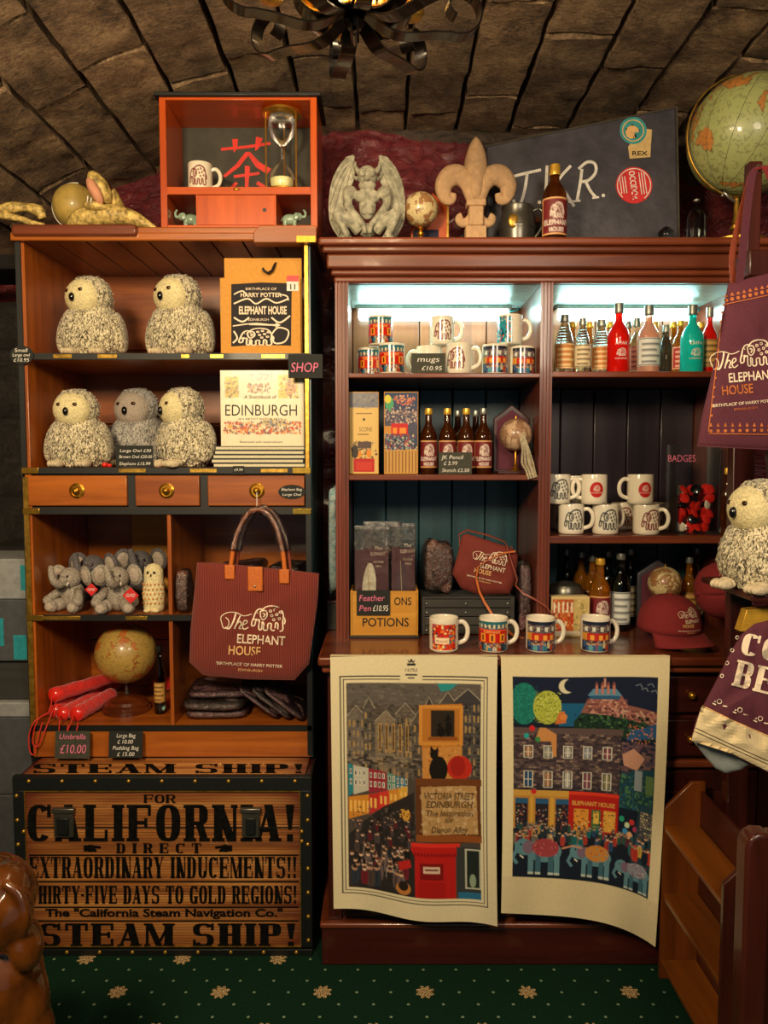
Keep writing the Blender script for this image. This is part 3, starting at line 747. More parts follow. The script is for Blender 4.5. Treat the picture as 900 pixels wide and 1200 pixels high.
# ------------------------------------------------------------------ helpers that build in place under a root
def wp(root, name, mb, mat, bevel=0, **kw):
    """part whose mesh is given in world coordinates"""
    o = part(name, mb, mat, root, bevel, **kw); base = Vector((0, 0, 0)); q = root
    while q is not None: base += q.location; q = q.parent
    o.location = -base if root.parent is None else Vector((0, 0, 0)); return o
def sub_(parent, name, mb, mat, bevel=0, **kw):
    """sub-part in the same coordinates as its parent part"""
    return part(name, mb, mat, parent, bevel, **kw)
def pxd(name, polys, Y, mat, root, label=None, cuts=0):
    """flat print on an upright surface; polygons in photograph units (x right, y up)"""
    f = Y if callable(Y) else (lambda a, b: Y)
    o = decal(name, polys, lambda u, v: at(u, -v, f(u, -v)), mat, root, label, cuts)
    if root.parent is None: o.location = -root.location
    return o
def pxon(name, polys, body, mb, mat, cuts=24, gap=.0026, label=None):
    """flat print lying on the bulging surface mb of the part body"""
    from mathutils.bvhtree import BVHTree
    bvh = BVHTree.FromPolygons([Vector(v) for v in mb.v], mb.f)
    def fn(u, v):
        d = (at(u, -v, 2.0) - CAM).normalized(); h = bvh.ray_cast(CAM, d)
        return tuple(h[0] - d * gap) if h[0] is not None else tuple(at(u, -v, fn.last))
    c = bvh.ray_cast(CAM, (at(sum(p[0] for q in polys for p in q) / sum(len(q) for q in polys), -sum(p[1] for q in polys for p in q) / sum(len(q) for q in polys), 2.0) - CAM).normalized())
    fn.last = c[0].y if c[0] is not None else 2.0
    return decal(name, polys, fn, mat, body, label, cuts)
def pb(x0, y0, x1, y1, Ya, Yb, mb=None):
    """upright box seen between two pixels with its front at Ya and its back at Yb"""
    a = at(x0, y0, Ya); b = at(x1, y1, Ya); mb = mb or MB(); return mb.box(a.x, b.x, Ya, Yb, b.z, a.z)
def atz(px, py, z):
    u = (px - 450) / F; v = (600 - py) / F
    dy = math.cos(PITCH) - v * math.sin(PITCH); dz = math.sin(PITCH) + v * math.cos(PITCH); t = (z - 1.5) / dz
    return Vector((u * t, dy * t, z))
def sign(name, label, x0, y0, x1, y1, Y, lines, group=None, mat='chalkboard', ink='chalk_white', tilt=0, cat='sign', th=0.003, round_=False, inkmats=None):
    """small chalk-lettered price board; lines = (text, x, baseline y, cap height, width or None)"""
    a = at(x0, y1, Y); b = at(x1, y0, Y)
    r = thing(name, label, cat, ((a.x + b.x) / 2, Y, a.z), 0, group)
    w, h = (b.x - a.x) / 2, b.z - a.z
    m = MB(); 
    if round_: m.prism(disc(0, h / 2, w, 20, h / 2), 0, th)
    else: m.box(-w, w, 0, th, 0, h)
    bo = part('board', m, mat, r)
    P = {}
    sc = (b.x - a.x) / (x1 - x0)
    for i, (s, x, y, ch, tw) in enumerate(lines):
        k = (inkmats or {}).get(i, ink); q = fit(s, tw, ch, x, -y, shear=0.15) 
        P.setdefault(k, []).extend([[((p[0] - (x0 + x1) / 2) * sc, (p[1] + y1) * sc) for p in t] for t in q])
    for k, q in P.items(): decal('lettering', q, lambda u, v: (u, -0.0006, v), k, r)
    if tilt: r.rotation_euler = (R(-abs(tilt) if tilt < 0 else tilt) * -1, 0, 0)
    return r

# ------------------------------------------------------------------ left cabinet (campaign chest bookcase) and trunk under it
LF, LB = 2.38, 2.84
cab = thing('display_cabinet', 'tall orange-brown campaign cabinet with black edging and brass corners standing on the lettered trunk', 'cabinet', (-0.67, LF, 0.558))
X0, X1 = -1.115, -0.228
wp(cab, 'side_panel', bx(X0, X0 + 0.02, LF + .004, LB, 0.56, 2.17), 'mahogany_up', 0.002)
wp(cab, 'side_panel', bx(X1 - 0.012, X1 + 0.005, LF + .004, LB, 0.56, 2.17), 'teal_black_paint', 0.002, label='side panel painted black')
wp(cab, 'edge_strip', bx(X0 - 0.002, X0 + 0.011, LF - .004, LF + .004, 1.46, 2.165), 'black_trim')
wp(cab, 'edge_strip', bx(X0 - 0.002, X0 + 0.014, LF - .004, LF + .004, 0.66, 1.45), 'aged_gold', label='brass edge strip')
wp(cab, 'edge_strip', bx(X1 - 0.014, X1 - 0.003, LF - .004, LF + .004, 1.46, 2.165), 'aged_gold', label='brass edge strip')
wp(cab, 'edge_strip', bx(X1 - 0.014, X1 + 0.002, LF - .004, LF + .004, 0.57, 1.46), 'black_trim')
wp(cab, 'edge_strip', bx(X0 - 0.006, X0 - 0.0025, LF, LF + .03, 0.56, 2.165), 'black_trim')
for i in range(6):
    z0 = 0.57 + i * 0.2667
    wp(cab, 'back_board', bx(X0 + .02, X1 - .012, LB - .012, LB - 0.002, z0, z0 + 0.2635), 'mahogany', 0.0015)
wp(cab, 'top_board', bx(X0 - .01, X1 + .02, LF - .012, LB, 2.183, 2.205), 'mahogany', 0.004)
wp(cab, 'cornice', bx(X0 - .012, X1 + .012, LF - .018, LF - .002, 2.163, 2.187), 'mahogany', 0.004)
for i in range(9):
    w = (X1 - X0 - .03) / 9
    wp(cab, 'ceiling_plank', bx(X0 + .02 + i * w, X0 + .02 + (i + 1) * w - 0.004, LF + .004, LB - .012, 2.165, 2.182), 'mahogany_deep', 0.002)
a, b = at(14, 265, LF - .03), at(160, 284, LF - .03)
wp(cab, 'top_ledge', bx(a.x, b.x, LF - .035, LF + .1, b.z + 0.02, a.z + 0.005), 'red_wood', 0.006, label='dark red ledge on the left end of the top')
a, b = at(297, 264, LF - .03), at(371, 284, LF - .03)
wp(cab, 'top_block', MB().prism([(a.x, b.z), (b.x, b.z), (b.x, a.z), (a.x + .02, a.z), (a.x, a.z - .018)], LF - .03, LF + .02), 'mahogany', 0.002)
wp(cab, 'brass_corner', pb(347, 276, 370, 284, LF - .034, LF - .028), 'bright_brass', 0.001)
def shelf(root, x0, x1, yf, yb, z0, z1, mat='mahogany', strip=True, name='shelf'):
    o = wp(root, name, bx(x0, x1, yf + .004, yb, z0, z1), mat, 0.0015)
    if strip: sub_(o, 'edge_strip', bx(x0 - .018, x1 + .012, yf - .004, yf + .0035, z0, z1), 'black_trim')
    return o
s1 = shelf(cab, X0 + .02, X1 - .012, LF, LB - .012, 1.810, 1.829)
s2 = shelf(cab, X0 + .02, X1 - .012, LF, LB - .012, 1.461, 1.480)
s3a = shelf(cab, X0 + .02, X1 - .012, LF, LB - .012, 1.335, 1.354)
s3 = shelf(cab, X0 + .02, X1 - .012, LF, LB - .012, 1.001, 1.019)
s4 = shelf(cab, X0 + .02, X1 - .012, LF, LB - .012, 0.649, 0.665)
for sh, z, xs in ((s1, 1.8195, ((62, 84), (114, 137), (212, 222), (246, 262), (306, 334))), (s2, 1.4705, ((136, 168), (220, 252), (304, 336))), (s3, 1.010, ((40, 86), (140, 166)))):
    for (p, q) in xs:
        a = at(p, 415, LF - .006).x; b = at(q, 415, LF - .006).x
        pl = sub_(sh, 'hinge_plate', bx(a, b, LF - .0062, LF - .0042, z - .006, z + .006), 'aged_gold', 0.0008)
for (sh, z, l, r_) in ((s2, 1.4705, 1, 1), (s3a, 1.3445, 1, 1), (s3, 1.010, 1, 0)):
    if l: sub_(sh, 'brass_corner', bx(X0 - .004, X0 + .048, LF - .0068, LF - .0043, z - .009, z + .009), 'bright_brass', 0.001)
    if r_: sub_(sh, 'brass_corner', bx(X1 - .055, X1 + .002, LF - .0068, LF - .0043, z - .009, z + .009), 'bright_brass', 0.001)
wp(cab, 'divider', bx(-0.676, -0.664, LF + .004, LB - .012, 0.665, 1.001), 'mahogany_up', 0.001)
wp(cab, 'divider', bx(-0.676, -0.664, LF + .004, LB - .012, 1.019, 1.335), 'mahogany_up', 0.001)
wp(cab, 'back_lath', bx(-0.93, -0.80, LB - .02, LB - .0125, 1.02, 1.33), 'crate_yellow', 0.001, label='pale unvarnished board at the back')
wp(cab, 'base_board', bx(X0 + .012, X1 - .003, LF + .002, LF + .03, 0.562, 0.648), 'mahogany', 0.002)
wp(cab, 'bottom_panel', bx(X0 + .02, X1 - .012, LF + .03, LB, 0.560, 0.58), 'mahogany')
wp(cab, 'drawer_rail', bx(X0 + .011, X1 - .003, LF + .012, LF + .02, 1.354, 1.461), 'black_trim')
for (x0, x1, kx) in ((32, 149, 90), (158, 234, 195), (243, 357, 301)):
    a, b = at(x0, 559, LF - .002), at(x1, 595, LF - .002)
    d = wp(cab, 'drawer', bx(a.x, b.x, LF - .002, LF + .35, 1.361, 1.455), 'mahogany', 0.003)
    k = at(kx, 575, LF - .005); M = Matrix.Translation((k.x, LF - .0025, k.z)) @ Matrix.Rotation(R(90), 4, 'X')
    m = MB(); m.lathe([(0.024, 0), (0.024, 0.002), (0.018, 0.005), (0.0175, 0.002), (0.010, 0.002), (0.007, .010), (.010, .016), (0.004, .021), (0.0001, .022)], n=24, mat=M)
    sub_(d, 'knob', m, 'brass')
    for q in (90, 270):
        pass
# trunk
TF = 2.24
tr = thing('steamer_trunk', 'large wooden steamer trunk lettered CALIFORNIA and STEAM SHIP with black riveted edges', 'trunk', (-0.664, TF, 0))
TX0, TX1 = -1.112, -0.217
wp(tr, 'body', bx(TX0 + .004, TX1 - .004, TF + .014, 2.835, 0.004, 0.548), 'dark_red_wood')
zb = [0.022 + i * 0.0545 for i in range(10)]
for i in range(9):
    wp(tr, 'plank', bx(TX0 + .035, TX1 - .035, TF + .003, TF + .013, zb[i] + .004, zb[i + 1] + 0.0022), 'trunk_board', 0.001)
pa = at(16, 893, 2.3)
for i in range(3):
    y0 = TF + .02 + i * 0.042
    wp(tr, 'lid_plank', bx(TX0 + .02, TX1 - .02, y0, y0 + .040, 0.546, 0.5555), 'trunk_board', 0.001)
wp(tr, 'lid_plank', bx(TX0 + .02, TX1 - .02, TF + .146, 2.835, 0.546, 0.5555), 'trunk_board', 0.001)
for nm, q in (('edge_strip', (TX0, TX1, TF - .002, TF + .012, 0.515, 0.556)), ('edge_strip', (TX0, TX1, TF - .002, TF + .012, 0.0, 0.020)),
              ('edge_strip', (TX0, TX0 + .036, TF - .002, TF + .012, 0.026, 0.515)), ('edge_strip', (TX1 - .036, TX1, TF - .002, TF + .012, 0.026, 0.515)),
              ('edge_strip', (TX1 - .006, TX1, TF + .012, 2.85, 0.0, 0.03)), ('edge_strip', (TX1 - .006, TX1, TF + .012, 2.85, 0.515, 0.556)), ('edge_strip', (TX0, TX1, TF - .001, TF + .018, .5563, .5585))):
    wp(tr, nm, bx(*q), 'black_trim', 0.0015)
rv = MB(); rv.ell((0, 0, 0), (0.0065, 0.005, 0.0065), 10, 6); rvm = rv.mesh('rivet')
pts = [(TX0 + .05 + i * 0.0995, 0.545) for i in range(9)] + [(TX0 + .05 + i * 0.0995, 0.012) for i in range(9)]
pts += [(TX1 - .012, 0.05 + i * 0.075) for i in range(7)] + [(TX0 + .012, 0.05 + i * 0.075) for i in range(7)] + [(TX1 - .03, 0.39), (TX0 + .03, 0.39), (TX1 - .03, .36)]
for (x, z) in pts:
    o = link('rivet', rvm, 'aged_gold', tr); o.location = Vector((x, TF - .003, z)) - tr.location
# gold line framing the panel
m = MB()
for q in ((TX0 + .034, TX1 - .034, .512, .5145), (TX0 + .034, TX1 - .034, .0275, .030), (TX0 + .034, TX0 + .0365, .03, .512), (TX1 - .0365, TX1 - .034, .03, .512)):
    m.box(q[0], q[1], TF - .0025, TF + .004, q[2], q[3])
wp(tr, 'frame_line', m, 'aged_gold')
wp(tr, 'seam_bar', bx(TX0 + .036, TX1 - .036, TF + .0005, TF + .004, 0.3985, 0.4015), 'black_trim')
P = []
pl = lambda s, x0, x1, y0, y1, **k: poster(s, x1 - x0, y1 - y0, (x0 + x1) / 2, -y1, **k)
P += pl('FOR', 168, 206, 931, 941, ws=.9) + pl('CALIFORNIA!', 31, 347, 943, 986, T=.26) + pl('DIRECT', 136, 236, 988, 1000, gap=.5, T=.25)
P += pl('EXTRAORDINARY INDUCEMENTS!!', 34, 348, 1004, 1029, T=.26, t=.07) + pl('THIRTY-FIVE DAYS TO GOLD REGIONS!', 34, 348, 1038, 1059, T=.26)
P += fit('The "California Steam Navigation Co."', 278, 9, 192, -1074, bold=0.03) + pl('STEAM SHIP!', 44, 348, 1082, 1109, T=.27)
for y in (1002, 1033, 1063, 1079): P += [[(34, -y - .8), (350, -y - .8), (350, -y + .8), (34, -y + .8)]]
for sx, x in ((1, 98), (-1, 272)):
    P += [[(x + sx * a, -994 + b) for a, b in q] for q in (fan(8, 0, 6, 10, 4.5) + stroke([(10, 2), (20, 1)], 3) + stroke([(10, -2), (15, -3)], 3) + stroke([(0, 0), (6, 0)], 7))]
pxd('lettering', P, TF + .0006, 'print_faded_black', tr)
P = poster('STEAM SHIP!', 320, 11, 197, -906, T=.26)
decal('lettering', P, lambda u, v: atz(u, -v, 0.5563), 'print_faded_black', tr, None).location = -tr.location
for (x0, x1) in ((64, 88), (284, 305)):
    a = at(x0, 946, TF); b = at(x1, 980, TF)
    la = wp(tr, 'latch', bx(a.x, b.x, TF - .012, TF, b.z, a.z), 'pewter', 0.004)
    sub_(la, 'latch_loop', bx(a.x + .012, b.x - .012, TF - .02, TF - .012, b.z + .012, a.z - .025), 'black_trim', 0.003)
    sub_(la, 'latch_cap', bx(a.x - .004, b.x + .004, TF - .016, TF, a.z - .014, a.z + .002), 'pewter', 0.003)

# ------------------------------------------------------------------ builders of repeated goods
def tufts(fn, n, seed, ln=0.016, wd=0.010):
    """overlapping feather tufts; fn(rnd) -> point, normal"""
    rnd = random.Random(seed); m = MB()
    for _ in range(n):
        p, nr = fn(rnd); nr = nr.normalized(); d = Vector((0, 0, -1)) - nr * nr.dot(Vector((0, 0, -1)))
        if d.length < .1: continue
        d.normalize(); d = (d + Vector((rnd.uniform(-.4, .4), rnd.uniform(-.4, .4), rnd.uniform(-.2, .2)))).normalized(); s = d.cross(nr).normalized()
        L = ln * rnd.uniform(.7, 1.2); W_ = wd * rnd.uniform(.7, 1.1)
        m.add([p - nr * .001, p + s * W_ / 2 + d * L * .5 + nr * .001, p + d * L + nr * .0015, p - s * W_ / 2 + d * L * .5 + nr * .001, p + d * L * .5 + nr * .0035],
              [(0, 1, 4), (1, 2, 4), (2, 3, 4), (3, 0, 4)])
    return m
_owl = {}
def owl(name, label, loc, rz=0, head=0, s=1.0, mat='owl_plumage', group='plush owls', face='owl_cream', lean=0):
    r = thing(name, label, 'toy owl', loc, rz, group); r.scale = (s, s, s)
    key = mat
    if key not in _owl:
        D = {}
        m = MB(); prof = [(0.0001, 0), (.060, .004), (.088, .03), (.102, .07), (.099, .105), (.082, .14), (.062, .168), (.05, .19), (.0001, .20)]
        m.lathe(prof, n=24); D['body'] = m.mesh('body', sharp=180)
        for v in D['body'].vertices: v.co.y *= 0.82
        def surf(rnd):
            z = rnd.uniform(.012, .178); a = rnd.uniform(0, 2 * math.pi)
            for i in range(len(prof) - 1):
                if prof[i][1] <= z <= prof[i + 1][1]:
                    k = (z - prof[i][1]) / (prof[i + 1][1] - prof[i][1]); q = prof[i][0] + (prof[i + 1][0] - prof[i][0]) * k; break
            return Vector((q * math.cos(a), q * .82 * math.sin(a), z)), Vector((math.cos(a), math.sin(a), (z - .08) * 5))
        D['plumage'] = tufts(surf, 760, 3, .019, .012).mesh('plumage', fix=False)
        m = MB(); m.ell((0, 0, .038), (.074, .068, .068), 20, 14); D['head'] = m.mesh('head', sharp=180)
        def hs(rnd):
            while True:
                v = Vector((rnd.gauss(0, 1), rnd.gauss(0, 1), rnd.gauss(0, 1))).normalized()
                if not (v.y < -.12 and v.z < .80): return Vector((v.x * .074, v.y * .068, v.z * .068 + .038)), v
        D['crest'] = tufts(hs, 260, 5, .014, .009).mesh('crest', fix=False)
        m = MB(); m.ell((0, -.030, .034), (.064, .046, .058), 24, 16); D['face'] = m.mesh('face', sharp=180)
        m = MB(); m.ell((0, -.077, .026), (.0095, .010, .014), 12, 8); D['beak'] = m.mesh('beak')
        for q, sx in (('eye', -1), ('eye2', 1)):
            m = MB(); m.ell((sx * .027, -.0685, .049), (.0085, .005, .0065), 12, 8); D[q] = m.mesh('eye')
        for q, sx in (('wing', -1), ('wing2', 1)):
            m = MB(); m.ell((sx * .088, .012, .085), (.022, .050, .070), 16, 12, rot=(R(-12), R(-sx * 10), 0)); D[q] = m.mesh('wing', sharp=180)
        for q, sx in (('foot', -1), ('foot2', 1)):
            m = MB()
            for k in (-1, 0, 1): m.ell((sx * .045 + k * .015, -.085, .012), (.009, .026, .012), 10, 8, rot=(0, 0, R(-k * 14)))
            m.ell((sx * .045, -.062, .014), (.024, .022, .014), 12, 8); D[q] = m.mesh('foot', sharp=180)
        for v in D['plumage'].vertices: v.co.z = max(v.co.z, .0008)
        _owl[key] = D
    D = _owl[key]
    link('body', D['body'], mat, r); link('plumage', D['plumage'], mat, r, kind='stuff')
    h = link('head', D['head'], mat, r); h.location = (0, -.006, .158); h.rotation_euler = (0, 0, head)
    link('crest', D['crest'], mat, h, kind='stuff')
    link('face', D['face'], face, h); link('beak', D['beak'], 'black_gloss', h); link('eye', D['eye'], 'eye_brown', h); link('eye', D['eye2'], 'eye_brown', h)
    link('wing', D['wing'], mat, r); link('wing', D['wing2'], mat, r); link('foot', D['foot'], 'owl_foot', r); link('foot', D['foot2'], 'owl_foot', r)
    return r
plain('eye_brown', '3a220c', 0.2, coat=.5)

def plush_elephant(label, loc, rz, s, mat, group):
    r = thing('plush_elephant', label, 'toy elephant', loc, rz, group); r.scale = (s,) * 3
    m = MB(); m.ell((0, 0, .045), (.036, .032, .045), 16, 12); part('body', m, mat, r, sharp=180)
    m = MB(); m.ell((0, -.012, .098), (.033, .033, .032), 16, 12); h = part('head', m, mat, r, sharp=180)
    m = MB(); m.tube(spline([(0, -.038, .095), (0, -.062, .086), (-.006, -.078, .100), (-.012, -.080, .125), (-.016, -.074, .140)], 4), [.015 - .008 * i / 16 for i in range(17)], 10); part('trunk', m, mat, r, sharp=180)
    for sx in (-1, 1):
        m = MB(); m.ell((sx * .046, .0, .104), (.026, .007, .032), 16, 10, rot=(R(10), 0, R(-sx * 22))); e = part('ear', m, mat, r, sharp=180)
        m = MB(); m.ell((sx * .045, -.006, .103), (.018, .005, .023), 12, 8, rot=(R(10), 0, R(-sx * 22))); sub_(e, 'ear_lining', m, 'plush_pale', sharp=180)
        m = MB(); m.tube([(sx * .028, -.012, .062), (sx * .044, -.034, .045), (sx * .050, -.046, .036)], [.013, .013, .014], 10); m.ell((sx * .050, -.048, .035), .015, 12, 8); part('foreleg', m, mat, r, sharp=180)
        m = MB(); m.tube([(sx * .022, -.01, .022), (sx * .034, -.040, .019)], [.02, .018], 10); m.ell((sx * .036, -.050, .0185), (.019, .018, .0185), 12, 8); l_ = part('leg', m, mat, r, sharp=180)
        m = MB(); m.ell((sx * .0375, -.063, .0185), (.013, .007, .013), 12, 8); sub_(l_, 'foot_pad', m, 'plush_pale')
        m = MB(); m.ell((sx * .014, -.043, .108), .0032, 8, 6); sub_(h, 'eye', m, 'black_gloss')
        m = MB(); m.tube([(sx * .014, -.04, .088), (sx * .018, -.052, .082), (sx * .019, -.058, .086)], [.0035, .003, .0012], 6); sub_(h, 'tusk', m, 'paper_white')
    return r

# colour prints for the mugs, drawn once each
def cv_shop():
    c = CV(56, 48, '3c5a78'); W_, H_ = 56, 48
    c.rect(0, 0, 56, 7, '2e6a72'); c.speck(0, 6, 56, 14, 40, ['6a5a50', 'b8a48c', '40383a', '884838'], 1, 2.4)
    for x in range(2, 56, 7): c.rect(x, 5, x + 3, 11, 'd8d0a8'); 
    c.rect(0, 13, 56, 36, 'c01c14'); c.rect(0, 13, 56, 15, 'e8502c')
    for x in (9, 24, 40): c.rect(x, 20, x + 9, 33, 'e89028'); c.rect(x + 3, 22, x + 6, 31, '5a2a18')
    c.text("ELEPHANT", 28, 19, 5.5, 'f0c060', bold=.02)
    c.rect(0, 35, 56, 48, '1e3040'); c.crowd(1, 36, 55, 42, 30, 4.4, ['b03a24', '3a7a94', 'd09a40', '6aa0a4', 'c8c0b0', '302c38'])
    return c
def cv_street():
    c = CV(56, 48, '40405a'); c.rect(0, 0, 56, 6, '22283c'); c.bricks(0, 6, 56, 20, 4, 2.4, ['7a6a60', '5a4a48', 'a89078', '4a4044'], .5)
    for x in (6, 18, 30, 42): c.rect(x, 9, x + 5, 16, 'd0d4c8')
    c.rect(10, 19, 48, 32, 'b82a1c'); c.rect(0, 19, 10, 32, 'c88a30')
    for x in (15, 28, 39): c.rect(x, 22, x + 6, 30, 'e8a040')
    c.rect(0, 31, 56, 48, '1c2c44'); c.crowd(1, 32, 55, 39, 34, 5, ['2a7890', '60a8b0', 'b04830', 'c8b890', '283858', '3a5a88'])
    return c
def cv_quilt():
    c = CV(56, 48, '1e8a98'); c.speck(0, 0, 56, 48, 60, ['c82820', '2a4a70', 'e0dccc', '186070', 'e08030', '101c2c'], 2, 5); return c
def cv_eleph(col='7a2228', bg='e8dfc8'):
    c = CV(56, 48, bg); c.polys(elephant_lines(.065), 3, 45, 50, 54, col); return c
def cv_round():
    c = CV(56, 48, 'e8dfc8'); c.ell(28, 24, 17, 17, 'c02420'); c.polys(elephant_lines(.06), 20, 27, 16, 16, 'f0e0cc'); c.text('THE ELEPHANT', 28, 32, 4.5, 'f0e0cc'); return c
def cv_motley():
    c = CV(56, 48, 'e0d8c4'); c.rect(8, 5, 48, 46, 'c83018'); c.speck(8, 5, 48, 46, 60, ['e88428', 'c02018', '2a3040', 'f0d890', '4a7a8a'], 1.5, 4); c.rect(14, 26, 36, 36, 'f0d8b0'); c.text('FRANK', 25, 34, 6, '8a1a18'); return c
MUG = {}
def mug(label, loc, rz=0, design='shop', group='souvenir mugs', handle=0, s=1.0, body='ceramic_white', flip_=False, arc=1.25, tall=1.0):
    """handle angle (radians) turns the handle round the body relative to the print"""
    r = thing('mug', label, 'mug', loc, rz, group); r.scale = (s, s, s * tall)
    if 'body' not in MUG:
        MUG['body'] = MB().lathe([(.0001, .0), (.036, 0), (.0395, .003), (.041, .010), (.041, .092), (.0402, .095), (.0385, .094), (.0378, .09), (.0375, .008), (.0001, .006)], n=32).mesh('body', sharp=60)
        MUG['handle'] = MB().tube(spline([(.038, 0, .078), (.054, 0, .080), (.066, 0, .066), (.068, 0, .046), (.060, 0, .027), (.038, 0, .018)], 4), .0052, 8, sq=1.3).mesh('handle', sharp=180)
    link('body', MUG['body'], body, r)
    h = link('handle', MUG['handle'], body, r); h.rotation_euler = (0, 0, handle)
    if design:
        k = design + str(arc)
        if k not in MUG:
            c = {'shop': cv_shop, 'street': cv_street, 'quilt': cv_quilt, 'eleph': cv_eleph, 'round': cv_round, 'motley': cv_motley, 'eleph_line': lambda: cv_eleph('3a3a3a', 'e0dccc')}[design]()
            hi, lo = (.088, .006) if design not in ('eleph', 'round', 'eleph_line') else (.082, .012)
            A = arc if design not in ('eleph', 'round', 'eleph_line') else 0.85
            MUG[k] = c.mesh('print', lambda U, V: (.0414 * np.sin((U - .5) * 2 * A), -.0414 * np.cos((U - .5) * 2 * A), lo + (hi - lo) * V))
        link('print', MUG[k], 'print_ceramic', r)
    return r

def beer_label():
    c = CV(40, 34, '701c20'); c.frame(0, 0, 40, 34, 2.2, 'd8a468'); c.polys(elephant_lines(.07), 12, 19, 17, 17, 'f0e0d0')
    c.text('ELEPHANT', 20, 25, 6.5, 'f0e4d8', bold=.03); c.text('HOUSE', 20, 31, 5.5, 'f0e4d8', bold=.03); return c
def plain_label(bg, ink, words=()):
    c = CV(34, 30, bg); c.frame(1, 1, 33, 29, 1, ink)
    for i in range(4): c.rect(6, 6 + i * 6, 28 - (i % 2) * 5, 8.5 + i * 6, ink, .8)
    return c
LAB = {}
PROF = {'beer': [(.0001, 0), (.9, 0), (1, .015), (1, .56), (.97, .61), (.80, .68), (.50, .745), (.40, .79), (.36, .93), (.42, .935), (.42, .955), (.36, .96), (.36, .985), (.0001, .985)],
        'spirit': [(.0001, 0), (.92, 0), (1, .015), (1, .50), (.98, .55), (.85, .62), (.55, .70), (.36, .75), (.32, .80), (.32, .90), (.40, .905), (.40, .93), (.0001, .93)],
        'swirl': [(.0001, 0), (.92, 0), (1, .02), (1, .45), (.90, .58), (.66, .72), (.45, .83), (.34, .90), (.30, .95), (.36, .955), (.0001, .96)],
        'flask': [(.0001, 0), (.92, 0), (1, .015), (1, .45), (.8, .6), (.5, .74), (.4, .82), (.4, .95), (.0001, .95)],
        'round': [(.0001, 0), (.92, 0), (1, .02), (1, .56), (.95, .64), (.7, .73), (.4, .80), (.36, .93), (.0001, .93)]}
def bottle(label, loc, h, r, kind='beer', gl='glass_amber', cap='yellow_cap', lab=None, rz=0, group=None, labz=(.10, .52), capw=None, fill=None, seal=None, arc=1.35, ridges=False, cat='bottle', name='bottle'):
    key = (h, r, kind, ridges)
    o = thing(name, label, cat, loc, rz, group)
    if key not in LAB:
        m = MB(); m.lathe([(max(a * r, 1e-5), b * h) for a, b in PROF[kind]], n=20); LAB[key] = m.mesh('glass_body', sharp=60)
    link('glass_body', LAB[key], gl, o)
    cw = (capw or .44) * r; top = PROF[kind][-1][1] * h
    m = MB(); m.lathe([(cw, -.012), (cw * 1.04, -.010), (cw * 1.04, -.001), (cw * .95, 0.004 + (h - top)), (.0001, 0.005 + (h - top))], c=(0, 0, top), n=16); part('cap', m, cap, o)
    if seal: m = MB(); m.lathe([(.42 * r, -.045), (.40 * r, -.013)], c=(0, 0, top), n=14, cap=False); part('neck_seal', m, seal, o)
    if fill:
        m = MB(); m.lathe([(1e-5, .004), (.88 * r, .004), (.93 * r, .02 * h), (.93 * r, fill * h), (1e-5, fill * h)], n=16); part('drink', m, 'drink_' + gl.split('_')[1] if ('drink_' + gl.split('_')[1]) in MATS else gl, o)
    if ridges:
        m = MB(); n = int(7)
        for i in range(n):
            z = (.50 + i * .05) * h; q = r * (1.0 - .10 * i) * 1.0
            m.tube([(q * math.cos(t), q * math.sin(t), z) for t in [2 * math.pi * k / 16 for k in range(16)]], r * .05, 5, closed=True)
        part('ridges', m, gl, o, sharp=180)
    if lab:
        k = (lab, r, h, labz, arc)
        if k not in LAB:
            c = {'beer': beer_label, 'orange': lambda: plain_label('c87c38', 'f0d8a0'), 'cream': lambda: plain_label('dccaa0', '5a3a28'), 'maroon': lambda: plain_label('6a2028', 'e0c8b0'),
                 'pink': lambda: plain_label('e8b090', '6a3a50'), 'gold': lambda: plain_label('c89a50', '4a2a14'), 'red': lambda: plain_label('b02018', 'f0c8a8'), 'teal': lambda: plain_label('1c98a0', 'a0f0e8'), 'white': lambda: plain_label('d8dcd4', '50545c')}[lab]()
            z0, z1 = labz[0] * h, labz[1] * h
            LAB[k] = c.mesh('label', lambda U, V: (r * 1.02 * np.sin((U - .5) * 2 * arc), -r * 1.02 * np.cos((U - .5) * 2 * arc), z0 + (z1 - z0) * V))
        link('paper_label', LAB[k], 'print_paper', o)
    return o
def globe(label, loc, r, mat, stand_h, base_r, frame='brass', base='globe_base_wood', group=None, meridian=True, tilt=20, name='globe', tall=1.0):
    o = thing(name, label, 'globe', loc, 0, group); cz = stand_h + r
    m = MB(); m.ell((0, 0, 0), r, 36, 24, mat=Matrix.Translation((0, 0, cz)) @ Matrix.Rotation(R(tilt), 4, 'Y')); part('ball', m, mat, o, sharp=180)
    if meridian:
        m = MB(); m.tube([(-(r * 1.07) * math.cos(t), 0, cz + (r * 1.07) * math.sin(t)) for t in [R(-100 + 200 * k / 28) for k in range(29)]], r * .028, 6); part('meridian_arm', m, frame, o)
    if base_r:
        m = MB(); m.lathe([(a_, b_ * tall) for a_, b_ in ((base_r, 0), (base_r, .006), (base_r * .93, .008), (base_r * .93, .012), (base_r * .8, .014), (base_r * .76, .019), (base_r * .5, .022), (base_r * .2, .026), (.0001, .027))], n=32); part('base', m, base, o)
        m = MB(); m.lathe([(base_r * .2, .022), (.006, .034), (.011, .040), (.011, .046), (.005, .052), (.010, .058), (.005, .064), (.0045, stand_h - .004), (.009, stand_h + .001), (.0001, stand_h + .003)], n=16); part('stem', m, frame, o)
    return o

